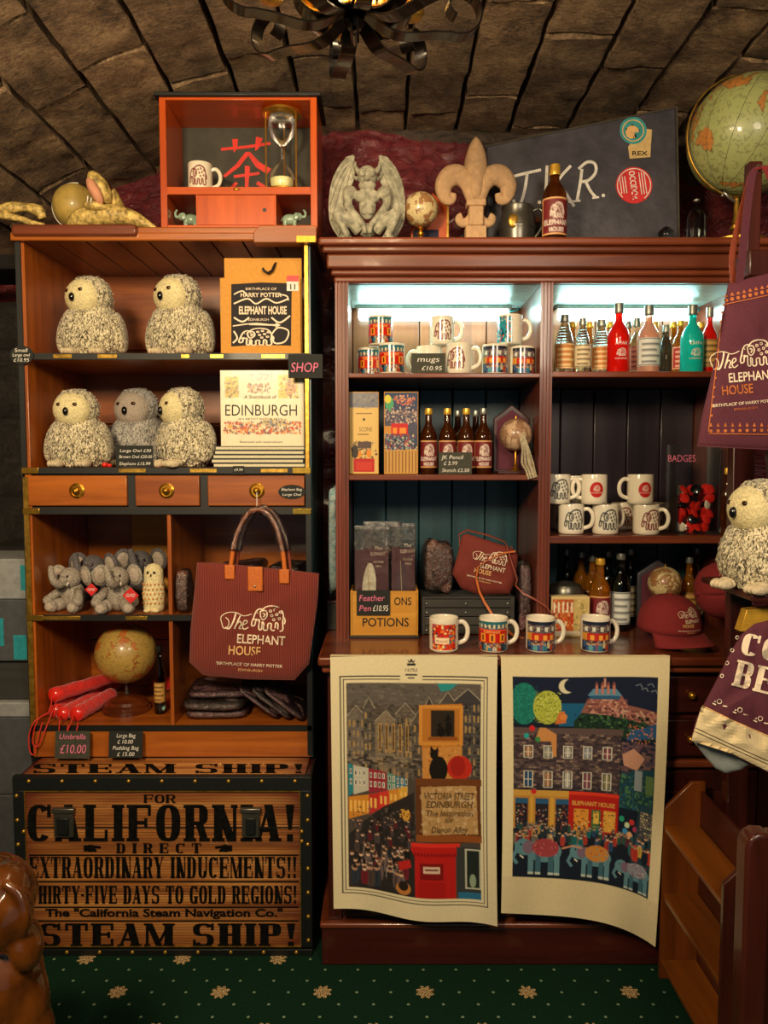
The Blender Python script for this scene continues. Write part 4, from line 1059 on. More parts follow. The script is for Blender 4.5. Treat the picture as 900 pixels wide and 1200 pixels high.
def onz(px, Y, z):
    d = Y * math.cos(PITCH) + (z - 1.5) * math.sin(PITCH); return Vector(((px - 450) / F * d, Y, z))
def puffy(poly, Y0, D, back=0.3, n=7, p=5, wrinkle=0.0, seed=1):
    """soft flat-sided bag: outline in photograph units stood at Y0, bulging D towards the viewer and back*D behind"""
    cx = sum(q[0] for q in poly) / len(poly); cy = sum(q[1] for q in poly) / len(poly)
    m = MB(); k = len(poly); V = []; Fc = []
    S = [1.0, .985, .95, .88, .75, .55, .3]
    for side, dd in ((-1, D), (1, D * back)):
        for s in S:
            for (x, y) in poly:
                px, py = cx + (x - cx) * s, cy + (y - cy) * s
                w = wrinkle * noise.fractal(Vector((px * .06, py * .06, seed)), .9, 2, 3) * (1 - s ** 4)
                V.append(at(px, py, Y0 + side * (dd * math.sqrt(max(0, 1 - s ** p))) + w))
        V.append(at(cx, cy, Y0 + side * dd + wrinkle * noise.fractal(Vector((cx * .06, cy * .06, seed)), .9, 2, 3)))
    L = len(S)
    for q in (0, 1):
        o = q * (L * k + 1)
        for j in range(L - 1):
            for i in range(k):
                i2 = (i + 1) % k; Fc.append((o + j * k + i, o + j * k + i2, o + (j + 1) * k + i2, o + (j + 1) * k + i))
        for i in range(k): Fc.append((o + (L - 1) * k + i, o + (L - 1) * k + (i + 1) % k, o + L * k))
    o = L * k + 1
    for i in range(k): Fc.append((i, (i + 1) % k, o + (i + 1) % k, o + i))
    m.add(V, Fc); return m
def dense(poly, k=4):
    out = []
    for i in range(len(poly)):
        a, b = poly[i], poly[(i + 1) % len(poly)]
        out += [(a[0] + (b[0] - a[0]) * j / k, a[1] + (b[1] - a[1]) * j / k) for j in range(k)]
    return out

# ------------------------------------------------------------------ the hutch (right cabinet)
HF, HB = 2.38, 2.765
hut = thing('shop_dresser', 'large reddish-brown dresser with lit glazed-back shelves, moulded cornice and counter, against the maroon wall', 'dresser', (0.45, 2.2, 0))
hut['label'] = 'large reddish-brown dresser with moulded cornice, lit shelves and a counter draped with towels'
HX0, HX1 = -0.150, 1.146
def fluted(x0, x1, z0, z1, y):
    m = MB(); w = x1 - x0; P = [(x0, y + .012), (x0, y)]
    n = 3; g = w / (n * 2 + 1)
    for i in range(n):
        a = x0 + g * (1 + 2 * i); P += [(a, y), (a + g * .25, y + .004), (a + g * .75, y + .004), (a + g, y)]
    P += [(x1, y), (x1, y + .012)]
    V = [(x, yy, z0) for x, yy in P] + [(x, yy, z1) for x, yy in P]; k = len(P)
    m.add(V, [(i, (i + 1) % k, (i + 1) % k + k, i + k) for i in range(k)] + [tuple(range(k)), tuple(range(2 * k - 1, k - 1, -1))]); return m
for (x0, x1) in ((-0.148, -0.109), (0.478, 0.515), (1.104, 1.142)):
    wp(hut, 'stile', fluted(x0, x1, 0.944, 2.045, HF - .004), 'red_wood_up')
wp(hut, 'side_panel', bx(-0.150, -0.112, HF + .008, HB, 0.944, 2.05), 'red_wood_up')
wp(hut, 'side_panel', bx(1.106, 1.146, HF + .008, HB, 0.944, 2.05), 'red_wood_up')
wp(hut, 'divider', bx(0.482, 0.511, HF + .008, HB, 0.944, 2.05), 'red_wood_up')
for i, (z0, z1, y, e) in enumerate(((2.040, 2.060, 2.374, 0), (2.060, 2.078, 2.364, .008), (2.078, 2.122, 2.352, .02), (2.122, 2.142, 2.340, .032), (2.142, 2.165, 2.330, .042))):
    wp(hut, 'moulding', bx(HX0 - .003 - e, HX1 + .003 + e, y, HB, z0, z1), 'red_wood', 0.007, seg=3)
m = MB(); m.prism([(HX0 - .02, 2.0), (HX1, 2.0)], 0, 0) if False else None
for x0, x1, za, zb_ in ((-0.112, 0.482, 1.755, 1.770), (-0.112, 0.482, 1.440, 1.458), (0.511, 1.106, 1.757, 1.775), (0.511, 1.106, 1.243, 1.267)):
    wp(hut, 'shelf', bx(x0, x1, HF + .002, HB, za, zb_), 'red_wood', 0.003)
wp(hut, 'backing', bx(HX0 + .01, HX1 - .01, HB + .006, HB + .014, 0.944, 2.05), 'black_trim')
for x0, x1, segs in ((-0.112, 0.482, ((1.771, 2.04, 'plank_brown'), (1.459, 1.754, 'plank_shade_teal'), (0.945, 1.439, 'plank_shade_teal'))),
                     (0.511, 1.106, ((1.776, 2.04, 'plank_brown'), (1.268, 1.756, 'plank_shade_plum'), (0.945, 1.242, 'plank_shade_teal')))):
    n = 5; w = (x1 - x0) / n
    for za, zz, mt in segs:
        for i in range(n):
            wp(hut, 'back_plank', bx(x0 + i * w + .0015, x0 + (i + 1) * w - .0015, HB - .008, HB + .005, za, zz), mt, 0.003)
# counter and base
wp(hut, 'counter', bx(-0.188, 1.160, 2.145, HB, 0.918, 0.944), 'counter_wood', 0.006, seg=3)
wp(hut, 'counter_moulding', bx(-0.178, 1.152, 2.165, HB, 0.893, 0.918), 'red_wood', 0.007, seg=3)
wp(hut, 'base_body', bx(-0.165, 1.139, 2.222, HB, 0.13, 0.893), 'dark_red_wood_up')
wp(hut, 'plinth', bx(-0.185, 1.160, 2.195, HB, 0.0, 0.115), 'dark_red_wood', 0.004)
wp(hut, 'plinth_moulding', bx(-0.19, 1.165, 2.188, HB, 0.115, 0.133), 'red_wood', 0.006)
for x0, x1 in ((-0.165, -0.125), (0.265, 0.295), (0.655, 0.685), (1.104, 1.139)):
    wp(hut, 'base_stile', bx(x0, x1, 2.208, 2.222, 0.133, 0.893), 'dark_red_wood_up', 0.002)
for i in range(3):
    x0 = (-0.12, 0.30, 0.69)[i]; x1 = (0.26, 0.65, 1.10)[i]
    for (za, zz) in ((0.765, 0.875), (0.635, 0.745)):
        d = wp(hut, 'drawer', bx(x0, x1, 2.200, 2.222, za, zz), 'dark_red_wood', 0.005)
        sub_(d, 'knob', MB().ell(((x0 + x1) / 2, 2.190, (za + zz) / 2), (.012, .012, .012), 12, 8), 'brass')
    wp(hut, 'rail', bx(x0 - .01, x1 + .01, 2.200, 2.222, 0.600, 0.622), 'red_wood', 0.005)
    dr = wp(hut, 'door', bx(x0, x1, 2.204, 2.222, 0.145, 0.590), 'dark_red_wood_up', 0.004)
    sub_(dr, 'door_panel', bx(x0 + .06, x1 - .06, 2.200, 2.206, 0.205, 0.530), 'dark_red_wood_up', 0.004)
# strip lamps
emit('lamp_white', 'd0fff8', 9.0)
for (pa_, pb_, nm) in ((420, 597, 'white strip lamp under the top of the dresser, left bay above the mugs'), (655, 812, 'white strip lamp under the top of the dresser, right bay above the spirits bottles')):
    a = onz(pa_, 2.70, 2.0).x; b = onz(pb_, 2.70, 2.0).x
    r = thing('strip_lamp', nm, 'lamp', ((a + b) / 2, 2.71, 1.992))
    wp(r, 'diffuser', bx(a, b, 2.70, 2.735, 1.990, 2.026), 'lamp_white', 0.008)
    wp(r, 'housing', bx(a - .008, b + .008, 2.698, 2.752, 2.026, 2.0385), 'silver', 0.002)
    wp(r, 'cable', MB().tube(spline([(b, 2.72, 2.02), (b + .03, 2.72, 2.025), (min(b + .06, .47 if b < .6 else 1.09), 2.73, 2.035)], 3), .003, 6), 'teal_plastic')
    l = light('strip_lamp_light', 'AREA', ((a + b) / 2, 2.66, 2.015), 2.2, LED, b - a, sy=0.03); aim(l, ((a + b) / 2, 2.50, 1.5))
plain('soffit_white', 'b8d8d6', 0.35, bump=0)
for x0, x1 in ((-.111, .481), (.512, 1.105)): wp(hut, 'soffit_board', bx(x0, x1, HF + .02, HB - .009, 2.0388, 2.0398), 'soffit_white')

# ------------------------------------------------------------------ printed tea towels hanging over the counter edge
def towel_left():
    c = CV(245, 400, 'dcd0aa', 196, 320)
    B = '24242c'
    c.frame(11, 25, 185, 300, 1.3, B); c.frame(15, 29, 181, 296, .9, B)
    c.rect(82, 20, 108, 32, 'dcd0aa')
    c.polys(poster('CASTLE', 14, 3.5, 95, 0), 0, 20, 1, 1, B); c.rect(90, 10, 100, 13, B); c.poly([(95, 4), (98, 9), (92, 9)], B); c.line([(91, 6), (93, 10)], 1, B); c.line([(99, 6), (97, 10)], 1, B)
    c.rect(88, 23, 102, 25, B); c.rect(91, 27, 99, 28.5, B)
    x0, y0, x1, y1 = 19, 34, 177, 292
    c.rect(x0, y0, x1, y1, '4a423c')
    # sky and gothic buildings
    c.rect(x0, y0, x1, 60, '5c5650'); c.speck(x0, y0, x1, 60, 70, ['6c665e', '4a4640', '7a7468', '3a3838'], 2, 6, .5, .5)
    c.poly([(125, 34), (150, 34), (140, 42), (130, 44)], '2a8a8c')
    rg = c.rg
    for (bx_, bw, ty, col) in ((19, 22, 62, '6a6058'), (38, 14, 52, '4c4640'), (52, 26, 68, '7a6c58'), (76, 24, 58, '5c5248'), (96, 16, 66, '463e38'), (110, 12, 50, '3a3634'), (128, 20, 44, '4a4540'), (146, 31, 40, '3c3a3c')):
        c.rect(bx_, ty + 14, bx_ + bw, 150, col); c.poly([(bx_, ty + 14), (bx_ + bw / 2, ty), (bx_ + bw, ty + 14)], col)
        c.line([(bx_, ty + 14), (bx_ + bw / 2, ty), (bx_ + bw, ty + 14)], 1, 'a89c88')
        for yy in range(int(ty + 18), 145, 13):
            for xx in np.arange(bx_ + 2, bx_ + bw - 3, 5): c.poly([(xx, yy + 9), (xx, yy + 2), (xx + 1.2, yy), (xx + 2.4, yy + 2), (xx + 2.4, yy + 9)], ('1e1c1c', '8c7a5a', 'a88850')[rg.randint(3)])
    for x in (56, 64, 72, 80, 88): c.rect(x, 84, x + 4, 118, 'b08a4c'); c.rect(x + 1, 86, x + 3, 116, '4a3420')
    c.bricks(x0, 60, x1, 150, 4, 2.2, ['2a2626', '8a8274', '5c544c', '746a5c'], .3, .28)
    c.bricks(x0, 124, 110, 136, 5, 3, ['322e2c', '6a6058', '221e20', '8a7c68'], .5, .8)
    # coloured street on the left
    for i, (bx_, bw, col) in enumerate(((20, 6, '2a7c88'), (26, 18, 'b8b4a4'), (44, 22, '8c2836'), (66, 10, '5a8a78'), (76, 14, '387088'))):
        c.poly([(bx_, 135 + i * 3), (bx_ + bw, 138 + i * 3), (bx_ + bw, 172 - i * 3), (bx_, 178 - i * 3)], col)
        for xx in np.arange(bx_ + 1.5, bx_ + bw - 2, 5):
            for yy in (142 + i * 2, 155 + i): c.rect(xx, yy, xx + 2.6, yy + 7, 'e0d8c4'); c.rect(xx + .6, yy + 1, xx + 2, yy + 6, '38404c')
    for i, (bx_, bw, col) in enumerate(((20, 24, 'c8822a'), (44, 12, 'b82c24'), (56, 12, 'c8362a'), (68, 12, 'c88430'), (80, 10, 'd0a03c'))):
        c.poly([(bx_, 178 - i * 4), (bx_ + bw, 174 - i * 4), (bx_ + bw, 198 - i * 7), (bx_, 206 - i * 6)], col)
        for xx in np.arange(bx_ + 1.5, bx_ + bw - 2, 5): c.rect(xx, 182 - i * 4, xx + 2.6, 196 - i * 6, 'e8b85c'); 
    c.poly([(20, 225), (60, 188), (98, 165), (100, 292), (19, 292)], '2a2624')
    c.speck(24, 188, 100, 230, 60, ['1c1a1c', '4a4040', '6a5c54'], 1, 3.5, .7)
    c.ell(88, 193, 5, 8, 'c8963a'); c.ell(88, 186, 2.5, 2.5, '3a2a20'); c.speck(80, 186, 96, 202, 12, ['e0b850', '7a3020'], 1, 2)
    # sign with cat, cats, parchment
    c.poly([(105, 60), (155, 58), (155, 120), (108, 128)], 'b0702c'); c.frame(104, 60, 156, 108, 4, 'c88838'); c.rect(118, 66, 146, 98, '2c241c'); c.rect(115, 98, 150, 102, '8a4c1c')
    c.ell(130, 92, 5, 6, '14100e'); c.ell(128, 84, 2.5, 2.5, '14100e'); c.ell(139, 88, 4, 9, '14100e'); c.poly([(134, 80), (138, 70), (143, 78)], '14100e')
    c.poly([(108, 112), (154, 108), (158, 152), (108, 152)], 'c08440'); c.speck(108, 108, 156, 150, 40, ['9a5c24', 'd89c50', '6a3c1c'], 1, 3, .6)
    c.ell(152, 135, 15, 15, 'b82c1c'); c.ell(150, 133, 9, 12, '9c2018'); c.ell(127, 137, 11, 16, '16140f'); c.ell(122, 119, 5, 6, '16140f'); c.poly([(117, 116), (118, 108), (122, 114)], '16140f'); c.poly([(123, 114), (127, 109), (127, 117)], '16140f'); c.line([(136, 150), (150, 152), (148, 160)], 2, '16140f')
    c.poly([(100, 154), (176, 150), (178, 222), (140, 228), (100, 222)], '5c3418'); c.poly([(106, 158), (172, 156), (174, 214), (108, 216)], 'b08a58'); c.speck(106, 158, 172, 214, 90, ['c8a878', 'a07c4c', 'd0b890', '8c6438'], 2, 5, .5)
    c.rect(100, 148, 178, 156, '6a3c1c'); c.rect(100, 216, 178, 224, '8a4c20')
    K = '1c1410'
    for s_, y, h, w in (('VICTORIA STREET', 173, 8, 60), ('EDINBURGH', 183, 8, 56), ('The Inspiration', 193, 7, 56), ('for', 201, 6, 11), ('Diagon Alley', 213, 7.5, 44)):
        c.polys(fit(s_, w, h, 140, 0, shear=.2, bold=.02), 0, y, 1, 1, K)
    # pillar box
    c.poly([(93, 226), (152, 226), (152, 234), (147, 242), (147, 292), (98, 292), (98, 242), (93, 234)], 'b41c18'); c.rect(93, 226, 152, 231, 'd83024')
    for x in np.arange(98, 147, 4): c.ell(x, 240, 1.6, 2.4, '8a1210')
    c.rect(104, 250, 132, 270, '7c1010'); c.rect(108, 254, 128, 262, 'd8b8a0'); c.rect(110, 257, 126, 259, '5a2020'); c.rect(102, 272, 134, 292, 'a41814')
    c.rect(148, 230, 177, 286, '35393a'); c.frame(158, 232, 177, 280, 2, 'b8b8a4'); c.rect(160, 234, 175, 278, '1e2824'); c.ell(167, 270, 4, 8, '8a9c84'); c.rect(150, 284, 177, 292, '2a6a90')
    # crowd, lower left
    c.crowd(24, 200, 92, 230, 30, 4, ['1c1a1c', '3a3234', '4a4040', '5a2028']); c.crowd(23, 232, 90, 272, 62, 7.5, ['1a1818', '3a3234', '6a5a58', 'a89c90', '6a2028', '2c2828', '4a3c38', '2c3440'])
    pass
    c.poly([(78, 252), (92, 247), (94, 256), (80, 262)], 'b82420'); c.ell(84, 283, 9, 8, 'b87838'); c.ell(84, 280, 6, 6, '241c18')
    c.grain(.14); return c
def towel_right():
    c = CV(248, 420, 'e0d2a8', 175, 306); x0, y0, x1, y1 = 11, 23, 160, 248
    X0, Y0, X1 = 12, 24, 163
    c.rect(X0, Y0, X1, 262, '16202e')
    c.rect(X0, Y0, X1, 75, '1a2238'); c.rect(60, 55, 90, 82, '1c5c84')
    c.ell(68, 35, 8, 8.5, 'd8d0b0'); c.ell(72, 34, 6.5, 7.5, '1a2238')
    rg = c.rg
    c.ell(24, 56, 15, 25, '1c7468'); c.speck(11, 34, 38, 80, 150, ['2a9482', '165c54'], .6, 1.4)
    c.ell(48, 60, 15, 20, 'b0b848'); c.speck(34, 42, 62, 78, 150, ['889430', 'd0d870', '3c4a1c'], .6, 1.5)
    c.poly([(60, 66), (66, 64), (68, 78), (56, 80)], 'c87038'); c.ell(65, 71, 4, 4, 'd88440')
    # castle and rock
    c.poly([(80, 74), (90, 50), (100, 44), (125, 44), (132, 56), (163, 62), (163, 80), (110, 82)], '8a5a50'); c.bricks(90, 50, 132, 68, 3, 2.4, ['c89080', 'a8685c', 'd8a890', '8a5850', '6a4040'], .5, .9); c.bricks(118, 62, 163, 75, 3, 2.2, ['b88070', 'a8685c', 'c8a890', '6a4040'], .5, .9); c.speck(84, 60, 130, 76, 60, ['c89080', '6a4040', '542c34'], 1, 2.2)
    c.rect(92, 42, 124, 50, '2a5a80'); c.poly([(90, 46), (96, 38), (120, 38), (126, 46)], '5c8aa4')
    for x in (98, 104, 110, 116): c.rect(x, 34, x + 3, 44, 'b87868'); c.poly([(x - .5, 34), (x + 1.5, 29), (x + 3.5, 34)], '8a4c44')
    c.rect(107, 26, 109, 36, 'c89080')
    c.poly([(76, 76), (84, 66), (110, 68), (163, 78), (163, 92), (76, 96)], '1c3428'); c.speck(76, 68, 163, 94, 90, ['2c5038', '14241c', '4a7044', '0e1814'], 1, 3.4)
    c.poly([(150, 80), (163, 74), (163, 90), (132, 96), (136, 84)], '2a5480'); c.speck(132, 78, 163, 100, 40, ['c88a58', '2a4a74', 'a85c40'], 1, 2)
    for x, y in ((140, 34), (146, 38), (152, 33), (156, 40)): c.line([(x, y), (x + 5, y - 2), (x + 7, y + 2)], .7, '8a98a8')
    # tenement
    c.rect(X0, 90, 126, 150, '463a3c'); c.rect(X0, 84, 128, 91, '5c4c4a'); c.bricks(X0, 91, 126, 157, 4.6, 2.6, ['5c4c4a', '342a2e', '6a5854', '4a3c44', '8a7468', '3a3034', '40363c'], .5)
    for y, cs in ((106, ('e0a060', 'c8c8b0', 'd8d4c0', 'b8c0c8', 'a84048')), (136, ('2c5c90', 'd09050', 'dcdccc', '9c4050', 'a8a060'))):
        for i, x in enumerate((24, 45, 66, 87, 108)):
            c.rect(x - 1, y - 1, x + 9, y + 19, 'd8d0bc') if y > 120 else c.rect(x - 1, y - 1, x + 9, y + 14, 'd8d0bc')
            h = 18 if y > 120 else 13; c.rect(x, y, x + 8, y + h, '26384c'); c.rect(x + 1, y + 1, x + 7, y + h - 1, cs[i], .55); c.rect(x + 3.6, y, x + 4.4, y + h, 'e0d8c8'); c.rect(x, y + h / 2, x + 8, y + h / 2 + .8, 'e0d8c8')
    c.poly([(36, 96), (40, 84), (46, 84), (58, 92), (58, 118), (54, 118), (52, 100), (40, 100)], 'c88a50'); c.ell(32, 85, 3, 3.5, 'c82a24'); c.ell(26, 94, 2.8, 3.2, '28a0a0'); c.ell(38, 98, 2.8, 3.2, '3a8a50')
    # right side buildings
    c.rect(128, 98, 163, 172, '3a3a48'); c.bricks(127, 98, 163, 130, 4, 3, ['6a4a54', '4a4454', '7a5c54', '2e2a38'], .5); c.poly([(126, 172), (126, 140), (140, 128), (163, 124), (163, 172)], '1e4450'); c.speck(127, 134, 163, 172, 120, ['2c5a4c', '1c3c3c', '4c7a54', '2a5a78'], 1.4, 3.4, .9); c.poly([(128, 112), (140, 104), (152, 114), (144, 128), (130, 124)], 'c09078')
    c.rect(142, 128, 150, 150, '8c98a0'); c.rect(154, 132, 162, 152, '5c7a4c')
    # shops
    c.rect(X0, 158, 72, 208, 'b88438'); c.rect(X0, 158, 72, 165, 'c89a44')
    for x in (14, 36, 58): c.rect(x, 168, x + 14, 204, '26242e'); c.rect(x, 168, x + 14, 174, '2a5a80'); c.speck(x, 176, x + 14, 204, 22, ['c8b49c', '7a3040', '3a6a7c', 'b86a3c'], .8, 1.8)
    for x in (30, 52): c.rect(x, 166, x + 4, 208, 'd0a040')
    c.rect(72, 158, 126, 208, 'b0201a'); c.rect(72, 158, 126, 162, 'd83a24')
    c.polys(fit('ELEPHANT HOUSE', 46, 5, 99, 0, bold=.03), 0, 174, 1, 1, 'd8a850')
    c.rect(78, 178, 94, 204, 'd89038'); c.rect(97, 178, 107, 208, '3a6a3c'); c.rect(99, 180, 105, 194, 'e0b850'); c.rect(110, 178, 123, 202, 'd8a040'); c.speck(78, 180, 123, 204, 45, ['5a2418', 'e8c070', '2c2420'], .8, 2)
    c.ell(34, 160, 3, 3, 'c82a2c')
    # crowd, balloons
    c.rect(X0, 204, 163, 226, '18202a'); c.crowd(X0 + 2, 198, 160, 214, 105, 4.4, ['1c6468', 'a83a30', '6a6c5c', '28343c', 'b08a50', '2a4a6c', '5a2a3c', '2c5448'])
    for x, y, k in ((130, 184, '2a9a78'), (136, 190, 'c8d8b0'), (141, 186, 'c83838'), (134, 197, '3a8ac0'), (139, 200, 'e0a878'), (145, 193, 'b83a5c')): c.ell(x, y, 2.8, 3.2, k)
    c.poly([(148, 168), (163, 160), (163, 262), (140, 240)], '2a4450', .7); c.bricks(150, 172, 163, 200, 3, 3, ['c8b890', '8a7c6c', '5c5450'], .8, .9); c.crowd(146, 200, 161, 225, 9, 6, ['b83a2c', '2c5c70', 'c8a448', '182430'])
    # elephants
    def eph(x, y, s, cloth, flip_=1):
        G = '5c8894'; e = lambda a, b, rx, ry, k=G: c.ell(x + a * s * flip_, y + b * s, rx * s, ry * s, k)
        e(0, 0, 20, 13); e(-22, -4, 10, 10)
        for a in (-14, -6, 8, 15): c.rect(x + (a - 3) * s, y + 4 * s, x + (a + 3) * s, y + 27 * s, G if a in (-14, 15) else '3e6474'); c.rect(x + (a - 3) * s, y + 25 * s, x + (a + 3) * s, y + 28 * s, 'b8c4b8')
        c.line([(x - 29 * s * flip_, y - 2 * s), (x - 34 * s * flip_, y + 9 * s), (x - 29 * s * flip_, y + 16 * s)], 4 * s, G); c.line([(x - 26 * s, y + 6 * s), (x - 22 * s, y + 9 * s)], 1.5 * s, 'e8e4d0')
        e(-17, -4, 6, 8, '7a6478'); e(2, -4, 15, 11, cloth[0]); c.speck(x - 12 * s, y - 13 * s, x + 16 * s, y + 6 * s, 30, cloth, .6, 1.6)
        e(-25, -7, 1.2, 1.2, '14181c')
    eph(46, 230, 1.0, ['a04048', 'd0907c', '703040']); eph(103, 232, .88, ['c88438', 'b83828', '5c9c98']); eph(148, 240, .72, ['8a8c98', '7a4a5c', 'c8c0c0'])
    c.line([(66, 226), (78, 222), (88, 224)], 2, 'c89070')
    c.rect(0, 262, 198, 336, 'd8caa0'); c.rect(163, 0, 175, 262, 'e0d2a8'); c.rect(0, 0, 12, 262, 'e0d2a8'); c.rect(0, 0, 175, 24, 'e0d2a8'); c.grain(.14); return c
def towel(name, label, cv, L, Rr, Tp, Bt, Y0, wave, seed, group='printed tea towels over the counter edge'):
    """L, R: left/right edge as functions of v; Tp/Bt: top/bottom row as functions of u (photograph rows)"""
    a = at(sum((L(1), Rr(1))) / 2, Bt(.5), Y0)
    r = thing(name, label, 'tea towel', (a.x, Y0, a.z), 0, group)
    def fn(U, V):
        T = 1 - V                                   # 0 at the top
        px = np.vectorize(L)(T) * (1 - U) + np.vectorize(Rr)(T) * U
        py = np.vectorize(Tp)(U) * (1 - T) + np.vectorize(Bt)(U) * T
        y = Y0 - wave * T * (np.sin(U * 9 + seed) * .6 + np.sin(U * 17 + T * 3 + seed * 2) * .3) * (0.3 + T) - 0.006 * T
        u = (px - 450) / F; v = (600 - py) / F
        dy = math.cos(PITCH) - v * math.sin(PITCH); dz = math.sin(PITCH) + v * math.cos(PITCH); t = y / dy
        return u * t - a.x, y - Y0, 1.5 + dz * t - a.z
    o = link('printed_cloth', cv.mesh('printed_cloth', fn), 'print_cloth', r)
    # the turned-over end lying back on the counter
    m = MB(); xa, xb = at(L(0), Tp(0), Y0).x, at(Rr(0), Tp(1), Y0).x; zt = at(0, Tp(.5), Y0).z
    pr = [(Y0, zt - .002), (Y0 - .001, zt + .002), (Y0 + .004, .9495), (Y0 + .012, .9505), (Y0 + .02, .9475), (Y0 + .032, .947), (Y0 + .032, .9455), (Y0 + .012, .9465), (Y0 + .006, .944), (Y0 + .004, zt - .002)]
    V = []; nx = 14
    for i in range(nx + 1):
        x = xa + (xb - xa) * i / nx; w = .0012 * math.sin(i * 1.3 + seed)
        V += [(x, y + (w if k > 3 else 0), z + (abs(w) if 1 < k < 7 else 0)) for k, (y, z) in enumerate(pr)]
    k = len(pr); m.add(V, [(i * k + j, i * k + (j + 1) % k, (i + 1) * k + (j + 1) % k, (i + 1) * k + j) for i in range(nx) for j in range(k)])
    wp(r, 'folded_hem', m, 'cloth_cream'); return r
lr = lambda a, b: (lambda t: a + (b - a) * t)
towel('tea_towel', 'cream tea towel printed with a gothic street, black cats and a red pillar box', towel_left(), lr(387, 391), lambda t: 583 - 1.5 * math.sin(t * 3.1), lambda u: 770 - 2 * math.sin(u * 3), lambda u: 1065 + 22 * u - 3 * math.sin(u * 9), 2.132, .008, 1)
towel('tea_towel', 'cream tea towel printed with a night scene of castle, shopfronts and three blue elephants', towel_right(), lambda t: 587 + 2 * math.sin(t * 3), lambda t: 785 - 3 * t - (14 * t ** 1.5), lambda u: 769 + 1 * math.sin(u * 5), lambda u: 1070 + 8 * u + 32 * u ** 4, 2.130, .008, 2.4)

# ------------------------------------------------------------------ goods in the left cabinet
owl('toy_owl', 'cream plush owl on the left of the top cabinet shelf, beak turned to the left', onz(108, 2.50, 1.829), 0, R(-24), .98)
owl('toy_owl', 'cream plush owl on the top cabinet shelf beside the kraft envelope, head turned left', onz(211, 2.50, 1.829), R(-8), R(-22), 1.0)
owl('toy_owl', 'cream plush owl at the left end of the second cabinet shelf, facing forward', onz(92, 2.46, 1.480), 0, R(-4), .94)
owl('toy_owl', 'rear plush owl greyed for shade, behind the small black price board on the second shelf', onz(163, 2.66, 1.480), 0, R(-14), 1.02, mat='owl_plumage_shaded', face='plush_pale')
owl('toy_owl', 'cream plush owl beside the stack of books, body turned left and showing its wing', onz(217, 2.46, 1.480), R(-42), R(-8), .96)
sign('price_board', 'tiny black chalk board listing owl and elephant prices, in front of the rear owl', 136, 522, 179, 547, 2.395,
     [('Large Owl £30', 159, 530, 3.4, 36), ('Brown Owl £20.00', 159, 537, 3.4, 38), ('Elephant £15.99', 158, 545, 3.4, 36)], 'chalk price boards')
s_ = sign('price_board', 'round black chalk price tag fixed to the left edge of the top cabinet shelf', 12, 405, 39, 427, 2.37, [('Small', 25, 413, 4, 15), ('Large owl', 25, 418, 3.4, 20), ('£10.95', 25, 424, 4, 18)], 'chalk price boards', round_=True)
sign('price_board', 'oval black chalk label stuck on the right-hand drawer', 326, 568, 358, 585, 2.3765, [('Elephant Bag', 342, 575, 3, 24), ('Large Owl', 342, 581, 3, 22)], 'chalk price boards', round_=True, th=.0012)
sign('price_board', 'tiny black price tag under the stack of books', 273, 546, 286, 556, 2.3725, [('£9.99', 279.5, 552, 3, 10)], 'chalk price boards', th=.002)
sign('shop_sign', 'dark rectangular board reading SHOP in pink chalk at the right edge of the cabinet', 338, 415, 378, 443, 2.368, [('SHOP', 357, 436, 11, 32)], None, ink='chalk_pink')
# kraft envelope bag
r = thing('paper_bag', 'flat kraft paper carrier bag with a dark Elephant House panel print and red price sticker', 'paper bag', onz(306, 2.43, 1.829))
a, b = at(258, 326, 2.43), at(353, 415, 2.43)
wp(r, 'front_panel', bx(a.x, b.x, 2.425, 2.433, 1.8295, a.z), 'kraft_paper', .001)
a, b = at(263, 303, 2.44), at(354, 340, 2.44); wp(r, 'flap', bx(a.x, b.x, 2.434, 2.442, 1.8295, a.z), 'kraft_paper', .001)
Yp = 2.4242
pxd('print_panel', [[(271, -333), (306, -331), (342, -332), (341, -405), (300, -404), (271, -406)]], Yp, 'panel_ink', r)
P = fit('BIRTHPLACE OF', 36, 3, 306, -340) + fit('HARRY POTTER', 48, 5, 306, -348, bold=.02) + fit('ELEPHANT HOUSE', 56, 9, 308, -368, bold=.03) + fit('EDINBURGH', 24, 3, 303, -376)
Sx = lambda p, t: stroke(spline(p, 5), t, caps=False)
P += Sx([(274, -345), (284, -341), (290, -347)], 1.6) + Sx([(328, -345), (336, -347), (338, -352)], 1.6) + Sx([(274, -356), (290, -350), (300, -356), (312, -350), (324, -355), (338, -350)], 1.8) + Sx([(274, -372), (284, -377), (292, -372)], 2) + Sx([(318, -372), (328, -378), (340, -370)], 2)
P += Sx([(273, -382), (300, -379), (325, -382)], 1.4) + Sx([(292, -380), (325, -381)], 1.8) + [[(323, -378), (329, -381), (323, -384)]]
P += xf(elephant_lines(.05), 42, 279, -405, 26) + Sx([(318, -392), (326, -384), (338, -388), (334, -400), (322, -402), (318, -392)], 1.8) + Sx([(274, -388), (278, -396), (273, -402)], 2)
pxd('lettering', P, Yp - .0006, 'print_cream', r)
a, b = at(336, 323, Yp), at(350, 341, Yp); st = wp(r, 'price_sticker', bx(a.x, b.x, Yp - .0012, Yp - .0002, b.z, a.z), 'paper_white')
q = at(343, 330, Yp).z; sub_(st, 'sticker_band', bx(a.x, b.x, Yp - .0016, Yp - .0012, q, a.z), 'print_red'); pxd('lettering', fit('11', 6, 6, 343, -339, bold=.02), Yp - .0018, 'print_black', st)
m = MB(); m.tube([at(x, y, Y) for x, y, Y in ((334, 303, 2.50), (326, 305, 2.46), (322, 310, 2.425), (319, 317, 2.42), (314, 320, 2.42), (309, 317, 2.42), (308, 314, 2.42))], .004, 8)
hk = part('coat_hook', m, 'black_plastic'); tag(hk, 'black curved hook holding the kraft bag at the top of the cabinet', 'hook')
